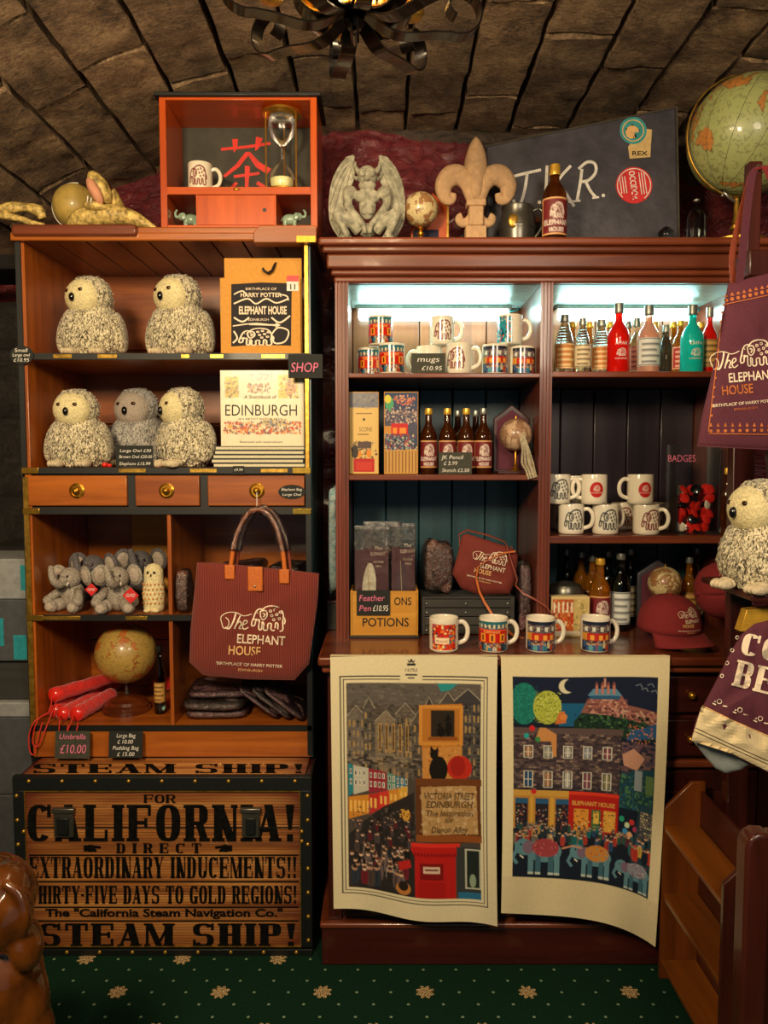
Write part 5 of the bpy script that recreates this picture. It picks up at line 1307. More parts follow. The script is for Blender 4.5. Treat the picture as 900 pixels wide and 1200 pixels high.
# books
for i in range(5):
    z0 = 1.4803 + i * 0.0133; dx = (0.004, -.002, .003, 0, .002)[i]
    a, b = onz(248 + (i > 2) * 3, 2.40, z0).x + dx, onz(357, 2.40, z0).x + dx
    bk = thing('book', ('lowest', 'second lowest', 'middle', 'second highest', 'topmost')[i] + ' book of the flat stack under the upright Edinburgh book', 'book', ((a + b) / 2, 2.40, z0), 0, 'stack of books on the second shelf')
    wp(bk, 'cover', bx(a, b, 2.398, 2.60, z0, z0 + .0022), 'cover_dark', .0005); wp(bk, 'pages', bx(a + .003, b - .004, 2.400, 2.598, z0 + .0023, z0 + .0107), 'page_edge'); wp(bk, 'cover', bx(a, b, 2.398, 2.60, z0 + .0108, z0 + .0130), 'cover_dark', .0005)
    wp(bk, 'spine', bx(b - .003, b + .001, 2.398, 2.60, z0, z0 + .013), 'cover_dark', .001)
z0 = 1.4803 + 5 * .0133
bk = thing('book', 'upright cream book with EDINBURGH on its cover, standing on the flat stack', 'book', (onz(305, 2.42, z0).x, 2.42, z0), 0)
c = CV(150, 138, 'e6dab8', 98, 90)
c.rect(0, 0, 98, 34, 'ddd2b4'); c.speck(0, 0, 98, 90, 60, ['ece2c4', 'ddd0aa'], 3, 7, .4)
c.rect(6, 8, 22, 32, 'c8a83c'); c.speck(6, 8, 22, 32, 40, ['8a7430', 'e0c458', '5a5430', 'a88c44'], 1, 3)
c.rect(69, 6, 92, 33, 'd8b83c'); c.rect(78, 12, 90, 31, 'c88a4c'); c.speck(70, 8, 92, 33, 40, ['e8d068', '6a4a34', 'e8e0c0', 'a87c38'], 1, 2.6)
c.speck(34, 4, 62, 12, 26, ['8a8c94', 'a8a8a8'], 1, 2.4); c.speck(32, 16, 60, 27, 50, ['b07838', '8a5c40', 'c8a070', '705040'], 1, 3)
c.speck(4, 61, 96, 75, 230, ['c8481c', 'e0902c', '8a5038', 'd8b060', '5a5058', 'b83020'], 1, 2.8); c.speck(50, 58, 80, 66, 50, ['4a4854', '7a7880', 'c8b070'], 1, 3)
a, b = at(258, 434, 2.42), at(355, 525, 2.42)
W_, H_ = b.x - a.x, a.z - z0
wp(bk, 'pages', bx(a.x + .002, b.x, 2.4222, 2.433, z0 + .002, a.z - .002), 'page_edge'); wp(bk, 'cover', bx(a.x, b.x + .004, 2.4335, 2.436, z0, a.z), 'cover_dark', .0005)
cvr = wp(bk, 'front_cover', bx(a.x, b.x + .004, 2.420, 2.422, z0, a.z), 'book_cream', .0006)
link('printed_picture', c.mesh('printed_picture', lambda U, V: (a.x + W_ * U, 2.4194 + 0 * U, z0 + H_ * V)), 'print_glossy_paper', cvr)
P = fit('A Sketchbook of', 38, 4, 305, -467, shear=.2) + fit('EDINBURGH', 84, 13, 306, -487, bold=-.003) + fit('AN ARTIST IN THE CITY', 52, 2.2, 305, -492) + fit('Illustrated with watercolours', 50, 2.4, 306, -519)
pxd('lettering', P, 2.4188, 'print_black', cvr)
m = MB(); m.ell((0, 0, .008), (.010, .012, .008)); m.ell((.013, .004, .006), (.008, .009, .006)); rb = part('red_toy', m, 'red_glossy', loc=onz(123, 2.41, 1.4805)); tag(rb, 'small red trinket lying between the owls on the second shelf', 'trinket')
# plush elephants and owl figurine
plush_elephant('light grey plush elephant with small red tag at the left end of its shelf', onz(86, 2.46, 1.0195), R(-14), 1.08, 'plush_grey', 'plush elephants')
plush_elephant('light grey plush elephant with a large red tag in the middle of its shelf', onz(139, 2.44, 1.0195), R(8), 1.12, 'plush_grey', 'plush elephants')
plush_elephant('dark grey plush elephant behind the two light ones, left', onz(112, 2.61, 1.0195), R(-6), 1.25, 'plush_dark', 'plush elephants')
plush_elephant('dark grey plush elephant behind the pale owl figurine', onz(166, 2.68, 1.0195), R(10), 1.3, 'plush_dark', 'plush elephants')
for (x, y, s, lb, Y) in ((153, 698, 10, 'red diamond tag with white letters hung on the middle plush elephant', 2.355), (107, 691, 8, 'red tag on the left plush elephant', 2.39)):
    p = at(x, y, Y); t_ = thing('swing_tag', lb, 'tag', p, 0, 'red tags on the plush elephants'); q = s * .0026
    m = MB(); m.prism([(-q, 0), (0, -q), (q, 0), (0, q)], 0, .0015); part('card', m, 'print_red', t_, .0006)
    decal('lettering', fit('GUND', q * 1.1, q * .4, 0, -q * .15, shear=.3), lambda u, v: (u, -.0006, v), 'chalk_white', t_)
r = thing('owl_figurine', 'pale upright owl figurine with brown flecks at the right end of the toy shelf', 'figurine', onz(181, 2.44, 1.0195))
m = MB(); m.lathe([(.0001, 0), (.028, 0), (.033, .012), (.036, .05), (.034, .08), (.030, .102), (.031, .118), (.029, .135), (.018, .150), (.0001, .155)], n=24); bd = part('body', m, 'owl_cream', r, sharp=180)
m = MB()
for j, z in enumerate((.03, .045, .06, .075, .09)):
    for i in range(7):
        t_ = R(-150 + i * 20 + (j % 2) * 10); q = .0355 if z < .08 else .034; m.ell((q * math.cos(t_), q * math.sin(t_), z), (.003, .003, .004), 6, 4)
sub_(bd, 'flecks', m, 'label_orange', sharp=180)
for sx in (-1, 1):
    m = MB(); m.ell((sx * .010, -.028, .128), (.0045, .003, .0055), 10, 6); sub_(bd, 'eye', m, 'black_gloss')
    m = MB(); m.ell((sx * .014, -.030, .007), (.012, .012, .007), 10, 6); sub_(bd, 'foot', m, 'owl_cream')
m = MB(); m.ell((0, -.031, .119), (.003, .004, .005), 8, 6); sub_(bd, 'beak', m, 'eye_brown')
# globe in the bottom bay
g = onz(149, 2.53, .6652); cz = at(144, 765, 2.53).z
globe('old yellow desk globe on a turned wooden base in the bottom bay of the cabinet', g, .100, 'globe_yellow', cz - .100 - .6652, .078, frame='pewter', meridian=False, tall=2.0)
bottle('black wine bottle with a yellow label in the bottom bay beside the globe', onz(188, 2.50, .6652), .222, .0185, 'beer', 'glass_dark', 'black_plastic', 'gold', group=None, labz=(.18, .48), capw=.5)
# red umbrellas
def umbrella(label, p0, p1, r0, r1, cord, seed):
    p0, p1 = Vector(p0), Vector(p1); o = thing('folded_umbrella', label, 'umbrella', p0, 0, 'folded red umbrellas')
    d = (p1 - p0); n = 16; pts = [d * (i / n) for i in range(n + 1)]
    m = MB(); m.tube([p for p in pts], [(r0 + (r1 - r0) * i / n) * 1.3 + .0012 * math.sin(i * 2 + seed) for i in range(n + 1)], 12); part('cover', m, 'red_nylon', o, sharp=180)
    m = MB(); e = -d.normalized(); m.tube([Vector((0, 0, 0)) + e * .001, e * .006, e * .010], [r0 * 1.2, r0 * 1.0, r0 * .4], 12); h = part('handle_cap', m, 'red_glossy', o)
    m = MB(); m.tube([Vector(c) - p0 for c in spline(cord, 5)], .0022, 6); part('wrist_cord', m, 'red_cord', o, sharp=180); return o
zf = .6655
def U(px, py, r): return atz(px, py + 0, zf + r)
e1 = at(62, 813, 2.44); e1.z = zf + .078
umbrella('folded red umbrella on top of the others, left of the globe', e1, (-.90, 2.78, zf + .070), .0185, .015, [e1 + Vector((0, -.01, 0)), at(58, 833, 2.40), at(44, 844, 2.370), at(38, 868, 2.365), at(44, 875, 2.364), at(52, 858, 2.368), at(66, 822, 2.41)], 0)
q = onz(50, 2.44, zf); e = Vector((-1.066, 2.44, zf + .025)); umbrella('folded red umbrella against the left wall of the bottom bay', e, (-1.05, 2.80, zf + .022), .016, .014, [e + Vector((0, -.01, 0)), at(42, 844, 2.370), at(34, 862, 2.366), at(35, 880, 2.364), at(40, 884, 2.362), at(44, 866, 2.366), at(50, 846, 2.38)], 1)
q = onz(73, 2.42, zf); e = Vector((q.x, 2.42, zf + .022)); umbrella('folded red umbrella second from left on the floor of the bottom bay', e, (-.975, 2.80, zf + .022), .0165, .014, [e + Vector((0, -.01, 0)), at(70, 845, 2.370), at(69, 868, 2.365), at(75, 868, 2.365), at(80, 850, 2.372)], 2)
q = onz(89, 2.41, zf); e = Vector((q.x, 2.41, zf + .025)); umbrella('folded red umbrella nearest the globe base', e, (-.945, 2.62, zf + .026), .019, .018, [e + Vector((0, -.01, 0)), at(84, 845, 2.370), at(78, 862, 2.366), at(82, 872, 2.364), at(88, 862, 2.366), at(92, 846, 2.38)], 3)
e = Vector((-.83, 2.745, zf + .030)); umbrella('folded red umbrella lying crossways behind the globe', e, (-.705, 2.745, zf + .026), .022, .018, [e, e + Vector((-.01, -.01, -.01)), e + Vector((-.02, -.01, -.018))], 4)
# packets of folded bags
def packet(label, loc, size, rz, mat, group, seed, rot=None, name='bag_packet', cat='packet'):
    o = thing(name, label, cat, loc, rz, group, rot=rot); w, d, h = size
    def f(s, off, sc):
        m = MB(); n, k = 26, 12
        for j in range(k + 1):
            for i in range(n):
                a_ = 2 * math.pi * i / n; b_ = -math.pi / 2 + math.pi * j / k; p = .35
                g = lambda c, e=p: math.copysign(abs(c) ** e, c)
                v = Vector((g(math.cos(a_)) * g(math.cos(b_), .3) * w / 2, g(math.sin(a_)) * g(math.cos(b_), .3) * d / 2, g(math.sin(b_), .8) * h / 2))
                v += Vector((0, 0, 1)) * h * .10 * noise.fractal(Vector((v.x * 22 + seed, v.y * 22, s)), .9, 2, 3)
                m.v.append(tuple(v * sc + Vector((0, 0, h * .54 + off))))
        m.f = [(j * n + i, j * n + (i + 1) % n, (j + 1) * n + (i + 1) % n, (j + 1) * n + i) for j in range(k) for i in range(n)]; return m
    part('folded_bag', f(1.0, 0, .97), mat, o, sharp=180)
    m = f(2.0, 0, 1.0); part('plastic_wrap', m, 'plastic_film', o, sharp=180); return o
G = 'plastic-wrapped bags in the cabinet'
for i, (px, Y, w, h, mt, dx) in enumerate(((258, 2.52, .205, .030, 'wrapped_maroon', 0), (256, 2.50, .200, .028, 'wrapped_black', 0), (260, 2.53, .205, .027, 'wrapped_maroon', 0))):
    packet(('lowest', 'middle', 'topmost')[i] + ' plastic-wrapped folded bag of the stack in the bottom right bay', onz(px, Y, .6665 + (0, .033, .064)[i]), (w, .2, h), R((2, -4, 3)[i]), mt, G, i)
for i in range(3):
    p = onz(318 + i * 14.5, 2.50 - .01 * i, .672); packet(('left', 'middle', 'right')[i] + ' of the three wrapped bags leaning against each other under the hanging tote', p + Vector((-.035, 0, .047)), (.165, .2, .017), 0, ('wrapped_maroon', 'wrapped_black', 'wrapped_maroon')[i], G, 5 + i, rot=(0, R(38), 0))
packet('wrapped dark bag lying on the pile at the left of the third shelf right bay', onz(252, 2.62, 1.0205), (.125, .22, .07), 0, 'wrapped_brown', G, 11)
packet('wrapped dark bag on the right of the pile behind the tote handles', onz(322, 2.60, 1.0205), (.22, .24, .075), R(6), 'wrapped_black', G, 12)
packet('wrapped maroon bag laid slanting across the top of the pile behind the tote handles', onz(276, 2.62, 1.104), (.22, .2, .045), 0, 'wrapped_maroon', G, 13, rot=(0, R(-9), 0))
packet('wrapped maroon bag highest on the pile, behind the right tote handle', onz(340, 2.60, 1.104), (.12, .2, .05), R(-8), 'wrapped_black', G, 14)
packet('small clear-wrapped bundle squeezed beside the divider, left of the tote', onz(216.5, 2.42, 1.022), (.042, .08, .13), 0, 'wrapped_brown', G, 15)
# corduroy tote hanging from the drawer knob
TY = 2.335
poly = dense([(231, 659), (262, 660), (300, 664), (340, 668), (374, 672), (372, 705), (366, 750), (362, 778), (345, 797), (290, 796), (238, 791), (222, 776), (223, 740), (227, 700)], 2)
r = thing('tote_bag', 'maroon corduroy tote bag with tan leather trim hanging from the right-hand drawer of the cabinet', 'tote bag', at(298, 797, TY))
t = NT('maroon_cord'); co = t.coord(); w_ = t.n('ShaderNodeTexWave'); w_.bands_direction = 'X'; w_.inputs['Scale'].default_value = 58; w_.inputs['Distortion'].default_value = .6; t.l(co, w_.inputs[0])
t.l(t.ramp(w_.outputs['Fac'], [(0.2, lin('561a12')), (0.7, lin('8a3426'))]), t.b.inputs['Base Color']); t.bump(w_.outputs['Fac'], .5, .002); t.done(.9, Sheen_Weight=.2)
bm_ = m = puffy(poly, TY, .022, .6, wrinkle=.02, seed=4); body = wp(r, 'cloth_body', m, 'maroon_cord', sharp=180)
Yd = TY - .0262
L_, Gd = logo_polys()
def place(P, x, y, sx, sy, rot): return xf(P, sx, x, y, sy, rot)
for nm, P, mt in (('lettering', L_, 'print_cream'), ('lettering', Gd, 'print_gold')):
    pxon(nm, place(P, 258, -772, 78, 68, R(-3)), body, bm_, mt)
def bag_tab(x0, y0, x1, y1, Y=TY - .024, rad=2, btn=False):
    a, b = at(x0, y0, Y), at(x1, y1, Y); o = wp(r, 'leather_tab', bx(a.x, b.x, Y - .003, Y + .004, b.z, a.z), 'tan_leather', .004)
    if btn: p = at((x0 + x1) / 2, y1 - 6, Y); sub_(o, 'stud', MB().ell((p.x, Y - .004, p.z), (.004, .003, .004), 10, 6), 'silver')
    return o
bag_tab(290, 664, 308, 693, btn=True); bag_tab(263, 662, 275, 679); bag_tab(327, 667, 339, 684)
for Yh, off in ((TY - .012, 0), (TY + .02, 6)):
    P = [(270, 668), (273, 645), (279, 622), (290, 603), (301, 597 - off * .3), (315, 603), (325, 622), (331, 645), (334, 672)]
    m = MB(); m.tube([at(x + off, y, Yh) for x, y in spline(P, 4)], .0072, 8, sq=.7)
    h = wp(r, 'handle', m, 'tan_leather' if off == 0 else 'strap_leather', sharp=180)
    m = MB(); pts = [at(x + off, y, Yh) for x, y in spline(P[1:-1], 5)]; m.tube(pts, [.0105 + .002 * math.sin(i * 1.7) for i in range(len(pts))], 10); sub_(h, 'plastic_sleeve', m, 'plastic_film_loose', sharp=180)
m = MB(); m.tube([at(301, 577, 2.352), at(301, 586, 2.344), at(301, 597, 2.34)], .0012, 5); wp(r, 'hanging_string', m, 'paper_white')
# small folding price cards on the trunk lid
sign('price_card', 'grey chalk card reading Umbrella £10.00 propped on the trunk lid', 64, 858, 104, 889, 2.345, [('Umbrella', 84, 867, 6, 30), ('£10.00', 85, 883, 10, 30)], 'chalk cards on the trunk lid', 'chalkboard_grey', 'chalk_pink', tilt=8)
sign('price_card', 'black chalk card with bag prices in white, right of the umbrella card on the trunk', 127, 858, 166, 888, 2.345, [('Large Bag', 147, 865, 4.5, 22), ('£ 10.00', 146, 872, 4.5, 18), ('Pudding Bag', 147, 879, 4.5, 30), ('£ 15.00', 147, 886, 4.5, 20)], 'chalk cards on the trunk lid', 'chalkboard', 'chalk_white', tilt=8)

# ------------------------------------------------------------------ on top of the left cabinet
CF, CB = 2.40, 2.60
a, b = at(186, 114, CF), at(372, 275, CF); zt, zl = a.z, 2.2055
r = thing('tea_cabinet', 'bright orange wall cabinet with a red Chinese tea character, standing on the left cabinet', 'cabinet', ((a.x + b.x) / 2, CF, zl))
xa, xb = a.x, b.x; t_ = .020
zm0, zm1 = at(0, 228, CF).z, at(0, 219, CF).z
wp(r, 'side_panel', bx(xa, xa + t_, CF, CB, zl, zt), 'orange_wood', .001); wp(r, 'side_panel', bx(xb - t_, xb, CF, CB, zl, zt), 'orange_wood', .001)
wp(r, 'top_board', bx(xa - .012, xb + .014, CF - .012, CB, zt, zt + .012), 'black_trim', .003); wp(r, 'top_rail', bx(xa + t_, xb - t_, CF, CB, zt - .008, zt), 'orange_wood_x', .001)
wp(r, 'shelf', bx(xa + t_, xb - t_, CF - .001, CB - .006, zm0, zm1), 'orange_wood_x', .001); wp(r, 'bottom_board', bx(xa + t_, xb - t_, CF, CB - .006, zl, zl + .014), 'orange_wood_x', .001)
bk_ = wp(r, 'back_panel', bx(xa + t_, xb - t_, CB - .006, CB, zl + .014, zt - .008), 'slate_back')
a, b = at(231, 230, CF), at(322, 273, CF)
d = wp(r, 'door', bx(a.x, b.x, CF + .001, CF + .014, zl + .0145, zm0 - .001), 'orange_wood', .001); p = at(310, 246, CF); sub_(d, 'finger_hole', MB().cyl((0, 0, 0), .006, .002, 14, Matrix.Translation((p.x, CF + .0012, p.z)) @ Matrix.Rotation(R(90), 4, 'X')), 'black_plastic')
wp(r, 'inner_wall', bx(a.x - .004, a.x, CF + .002, CB - .006, zl + .014, zm0), 'orange_wood'); wp(r, 'inner_wall', bx(b.x, b.x + .004, CF + .002, CB - .006, zl + .014, zm0), 'orange_wood')
p = at(277, 222, CF); wp(r, 'catch', MB().ell((p.x, CF - .002, p.z), (.010, .003, .004), 12, 6), 'brass')
S2 = lambda p, t: stroke(p, t)
Pc = S2([(259, -175), (290, -172), (317, -168)], 3.4) + [[(272, -163), (279, -163), (278, -174), (274, -179)]] + [[(300, -160), (308, -162), (303, -174), (299, -177)]]
Pc += [[(288, -178), (293, -180), (280, -196), (264, -208), (261, -206), (276, -193)]] + [[(288, -178), (293, -178), (304, -190), (318, -198), (313, -204), (300, -196)]]
Pc += S2([(274, -207), (304, -203)], 3.4) + [[(287, -194), (293, -195), (291, -221), (287, -221)]] + [[(276, -213), (279, -215), (272, -223), (268, -221)]] + [[(302, -212), (312, -218), (310, -222), (300, -216)]]
pxd('red_character', Pc, CB - .0072, 'red_paint', bk_)
mug('white mug with a maroon elephant drawing inside the orange tea cabinet', onz(235, 2.46, zm1), R(0), 'eleph', None, 0, .92)
# hourglass
hz = at(331, 131, 2.47).z - zm1 - .0005; r = thing('hourglass', 'brass-framed hourglass with pale sand inside the orange tea cabinet', 'hourglass', onz(331, 2.475, zm1 + .0003))
m = MB(); m.lathe([(.058, 0), (.062, .003), (.062, .008), (.056, .012), (.0001, .012)], n=32); part('base', m, 'bright_brass', r)
m = MB(); m.lathe([(.0001, hz - .012), (.056, hz - .012), (.062, hz - .008), (.062, hz - .003), (.058, hz), (.0001, hz)], n=32); part('top', m, 'bright_brass', r)
for k in range(3):
    t_ = R(-150 + 120 * k); m = MB(); m.cyl((.054 * math.cos(t_), .054 * math.sin(t_), .012), .0025, hz - .024, 8); part('rod', m, 'bright_brass', r)
gp = [(.0001, .013), (.036, .013), (.042, .022), (.043, .045), (.036, .07), (.018, .092), (.005, .104), (.004, hz / 2), (.005, hz - .104), (.018, hz - .092), (.036, hz - .07), (.043, hz - .045), (.042, hz - .022), (.036, hz - .013), (.0001, hz - .013)]
m = MB(); m.lathe(gp, n=28); m.lathe([(max(a_ - .0015, .0001), b_ + (.0015 if b_ < hz / 2 else -.0015)) for a_, b_ in gp][::-1], n=28); part('glass_bulbs', m, film('bulb_clear', .25, strength=.02), r, sharp=180)
m = MB(); m.lathe([(.0001, .0155), (.034, .0155), (.039, .024), (.0405, .042), (.039, .046), (.0001, .050)], n=24); part('sand', m, 'lime_sand', r)
def small_elephant(label, loc, rz, s=1.0):
    r = thing('elephant_figurine', label, 'figurine', loc, rz, 'celadon elephants'); r.scale = (s,) * 3
    m = MB(); m.ell((0, 0, .032), (.024, .014, .016), 14, 10); part('body', m, 'celadon', r, sharp=180)
    m = MB(); m.ell((-.026, 0, .040), (.012, .011, .012), 12, 8); h = part('head', m, 'celadon', r, sharp=180)
    m = MB(); m.tube(spline([(-.034, 0, .040), (-.044, 0, .040), (-.046, 0, .052), (-.040, 0, .060)], 4), [.005 - .002 * i / 12 for i in range(13)], 8); part('trunk', m, 'celadon', r, sharp=180)
    for sy in (-1, 1):
        m = MB(); m.ell((-.020, sy * .012, .038), (.009, .003, .011), 10, 6); part('ear', m, 'celadon', r, sharp=180)
        for x in (-.014, .014): m = MB(); m.tube([(x, sy * .007, .026), (x, sy * .008, 0)], [.007, .006], 10); part('leg', m, 'celadon', r)
    m = MB(); m.tube([(.022, 0, .036), (.028, 0, .026)], [.002, .001], 6); part('tail', m, 'celadon', r); return r
small_elephant('small pale green china elephant in the left niche of the orange cabinet', onz(224, 2.46, zl + .0150), 0, 1.05)
small_elephant('small pale green china elephant in the right niche of the orange cabinet', onz(340, 2.46, zl + .0150), R(180), 1.05)
# snake and globe on the left end of the top
SZ = 2.2055
r = thing('snake_model', 'yellow patterned snake model with its head raised and mouth open on top of the cabinet', 'snake figure', onz(130, 2.45, SZ))
def sp(px, py, Y): return at(px, py, Y)
m = MB(); P = spline([(186, 271, 2.44), (170, 262, 2.44), (150, 254, 2.45), (120, 252, 2.46), (96, 258, 2.47), (92, 268, 2.50), (118, 262, 2.54), (135, 250, 2.52), (132, 238, 2.49), (125, 226, 2.47)], 5)
rr = [.005 + .029 * min(1, i / 14) - (.004 if i > 34 else 0) for i in range(len(P))]
m.tube([Vector((q.x, q.y, max(q.z, SZ + rr[i] * .8))) for i, q in enumerate(sp(*p) for p in P)], rr, 12)
body = wp(r, 'body', m, 'snake_yellow', sharp=180)
c0 = sp(120, 236, 2.45)
m = MB(); m.ell(tuple(sp(117, 220, 2.44)), (.028, .032, .054), 16, 10, rot=(R(12), R(-28), 0)); hd = wp(r, 'upper_jaw', m, 'snake_yellow', sharp=180)
m = MB(); m.ell(tuple(sp(111, 224, 2.408)), (.017, .014, .042), 12, 8, rot=(R(12), R(-26), 0)); sub_(hd, 'mouth_lining', m, 'snake_mouth', sharp=180)
m = MB(); m.ell(tuple(sp(112, 242, 2.43)), (.040, .026, .014), 14, 8, rot=(0, R(8), 0)); wp(r, 'lower_jaw', m, 'snake_yellow', sharp=180)
for x, y in ((103, 234), (107, 236)): wp(r, 'fang', MB().tube([sp(x, y - 4, 2.41), sp(x - 1, y + 4, 2.405)], [.0025, .0006], 6), 'paper_white')
m = MB(); m.ell(tuple(sp(121, 206, 2.424)), .004, 8, 6); sub_(hd, 'eye', m, 'black_gloss')
r = thing('snake_model', 'end of a pale curled snake model poking past the left edge of the cabinet top', 'snake figure', sp(25, 262, 2.5))
m = MB(); P = spline([(-22, 250, 2.50), (-8, 247, 2.50), (10, 244, 2.50), (30, 243, 2.50), (45, 247, 2.50), (50, 256, 2.50)], 4); m.tube([sp(*p) for p in P], [.016 + .008 * math.sin(i * .9) * .3 for i in range(len(P))], 12); b_ = wp(r, 'body', m, 'snake_yellow', sharp=180)
m = MB(); m.tube([sp(*p) for p in spline([(0, 252, 2.49), (22, 256, 2.49), (40, 262, 2.49), (52, 264, 2.49)], 4)], [.012, .012, .011, .011, .01, .01, .01, .009, .009, .008, .008, .007, .006], 10); wp(r, 'lower_jaw', m, 'snake_yellow', sharp=180)
sh_ = struct('trim_2', bx(-1.42, -1.125, 2.44, 2.68, 2.10, 2.145), 'mortar', .01)
gy = 2.58; gc = at(88, 244, gy)
globe('yellow globe in a pale half-ring behind the snake model on the cabinet top', (gc.x, gy, SZ), .070, 'globe_pale', max(.012, gc.z - SZ - .064), .045, frame='ceramic_white', tilt=-10)

# ------------------------------------------------------------------ goods in the dresser
A1, A2, B1, B2, CT = 1.7705, 1.4585, 1.7755, 1.2675, 0.9445
gm = 'mugs on the top left shelf of the dresser'
hM = .0952
mug('red shopfront mug at the bottom of the left-hand pyramid on the top shelf, left one', onz(434, 2.54, A1), R(0), 'shop', gm, R(110))
mug('red shopfront mug at the bottom of the left-hand pyramid on the top shelf, right one', onz(459, 2.44, A1), R(0), 'shop', gm, R(60))
mug('printed mug half hidden behind the left-hand pyramid of red mugs', onz(432, 2.66, A1), R(35), 'shop', gm, R(40))
mug('single red shopfront mug topping the left-hand pyramid', onz(446, 2.485, A1 + hM + .0004), R(0), 'shop', gm, R(100), .98)
mug('white mug behind the mugs price board, handle to the left', onz(503, 2.51, A1), R(30), None, gm, R(150), 1.02)
mug('white mug with a maroon elephant, handle to the right, beside the mugs price board', onz(538, 2.44, A1), R(-25), 'eleph', gm, R(5))
mug('white mug with a maroon drawing, stacked highest in the middle of the top shelf', onz(518, 2.49, A1 + hM * 1.02 + .0004), R(0), 'eleph', gm, R(5), .95, body='ceramic_cool')
mug('dark street-print mug under the two-tone mug on the top shelf', onz(580, 2.46, A1), R(0), 'street', gm, R(90))
mug('dark street-print mug at the right end of the top shelf', onz(612, 2.47, A1), R(10), 'street', gm, R(95), .95)
mug('teal-printed mug with plain white side and handle, stacked on the right pair', onz(597, 2.47, A1 + hM + .0004), R(-42), 'quilt', gm, R(42), .98, arc=.8)
sign('price_board', 'shaped grey chalk board reading mugs £10.95 in front of the white mugs', 482, 414, 522, 437.5, 2.395, [('mugs', 502, 424, 6, 26), ('£10.95', 506, 434, 5, 24)], 'chalk price boards', 'chalkboard_grey')
sign('price_board', 'grey chalk board reading JK Pencil in front of the beer bottles', 514, 530, 553, 555.6, 2.395, [('JK Pencil', 530, 538, 4.5, 26), ('£ 5.99', 528, 545, 4.5, 16), ('Sketch £2.50', 534, 553, 4, 32)], 'chalk price boards', 'chalkboard_grey')
# spirits on the top right shelf
gs = 'spirits bottles on the lit top right shelf'
S_L = [(661, 2.50, .188, .033, 'swirl', 'glass_clear', 'silver_cap', 'orange', 'clear ridged bottle with an orange label, leftmost on the lit shelf', 1),
       (682, 2.44, .166, .026, 'swirl', 'glass_clear', 'silver_cap', 'cream', 'clear ridged bottle with a cream label, second from the left on the lit shelf', 1),
       (704, 2.52, .176, .034, 'swirl', 'glass_clear', 'silver_cap', 'orange', 'clear ridged bottle with an orange label, just left of the red bottle', 1),
       (724, 2.44, .212, .0345, 'spirit', 'glass_red', 'silver_cap', None, 'tall bottle of bright red liqueur on the lit shelf', 0),
       (745, 2.54, .185, .026, 'spirit', 'glass_clear', 'silver_cap', 'pink', 'slim clear bottle with a pink label between the red and the pink bottle', 0),
       (759, 2.45, .208, .035, 'spirit', 'glass_pink', 'silver_cap', 'white', 'pinkish clear bottle with a square white label, right of the red one', 0),
       (779, 2.56, .166, .026, 'flask', 'glass_smoke', 'silver_cap', None, 'smoky clear bottle without label right of the pink bottle', 0),
       (796, 2.50, .170, .026, 'beer', 'glass_honey', 'yellow_cap', 'red', 'amber bottle with a red label just left of the cyan bottle', 0),
       (810, 2.44, .206, .035, 'spirit', 'glass_cyan', 'silver_cap', None, 'bottle of bright cyan liqueur on the lit shelf', 0),
       (830, 2.47, .205, .026, 'spirit', 'glass_red', 'silver_cap', 'gold', 'red bottle with a yellow label at the right end of the lit shelf', 0)]
for px, Y, h, r_, k, g_, cp, lb, nm, rdg in S_L:
    o = bottle(nm, onz(px, Y, B1), h, r_, k, g_, cp, lb, group=gs, ridges=bool(rdg), capw=.42)
    if g_ in ('glass_red', 'glass_cyan') and lb is None:
        P = fit('GIN' if g_ == 'glass_cyan' else 'AFFAIR', r_ * 1.1, .010, 0, .085) + xf(elephant_lines(.05), .030, -.015, .05) + fit('LIQUEUR', r_ * 1.1, .005, 0, .04)
        decal('lettering', P, lambda u, v: (r_ * 1.02 * math.sin(u / r_), -r_ * 1.02 * math.cos(u / r_), v), 'chalk_white', o, cuts=6)
for i, (px, g_, cp) in enumerate(((670, 'glass_honey', 'yellow_cap'), (690, 'glass_amber', 'yellow_cap'), (714, 'glass_honey', 'yellow_cap'), (735, 'glass_dark', 'silver_cap'), (766, 'glass_honey', 'yellow_cap'), (788, 'glass_honey', 'yellow_cap'), (820, 'glass_amber', 'yellow_cap'))):
    bottle('back-row bottle with a ' + ('gold' if cp == 'yellow_cap' else 'silver') + ' cap, lit shelf, ' + ('leftmost gold one', 'between the second and third ridged bottles', 'directly left behind the red bottle', 'behind the red bottle', 'behind the smoky bottle', 'left behind the amber bottle', 'right behind the cyan bottle')[i], onz(px, 2.62, B1), .185, .027, 'beer', g_, cp, 'cream', group=gs)
# second shelf left
gp_ = 'flat packs on the second dresser shelf'
def pack(label, x0, y0, x1, y1, Y, cv, th=.018, z=A2):
    a, b = at(x0, y0, Y), at(x1, y1, Y); o = thing('gift_pack', label, 'gift pack', ((a.x + b.x) / 2, Y, z), 0, gp_)
    wp(o, 'card_body', bx(a.x, b.x, Y, Y + th, z, a.z), 'kraft_paper', .002)
    W_, H_ = b.x - a.x, a.z - z; q = o.location
    l_ = link('printed_front', cv.mesh('printed_front', lambda U, V: (a.x + W_ * (.02 + .96 * U), Y - .0008 + 0 * U, z + H_ * (.01 + .98 * V))), 'print_glossy_paper', o); l_.location = -q; return o
c = CV(72, 190, 'd8b468', 36, 96); c.rect(0, 0, 36, 18, '7c7c84'); c.speck(0, 0, 36, 20, 40, ['5c6068', 'a09888', '8a8478'], 1, 4, .5); c.rect(4, 20, 32, 78, 'dcb86c'); c.line([(8, 25), (28, 25)], .8, '6a4a28'); c.ell(18, 32, 1.6, 1.6, '3a2a1c')
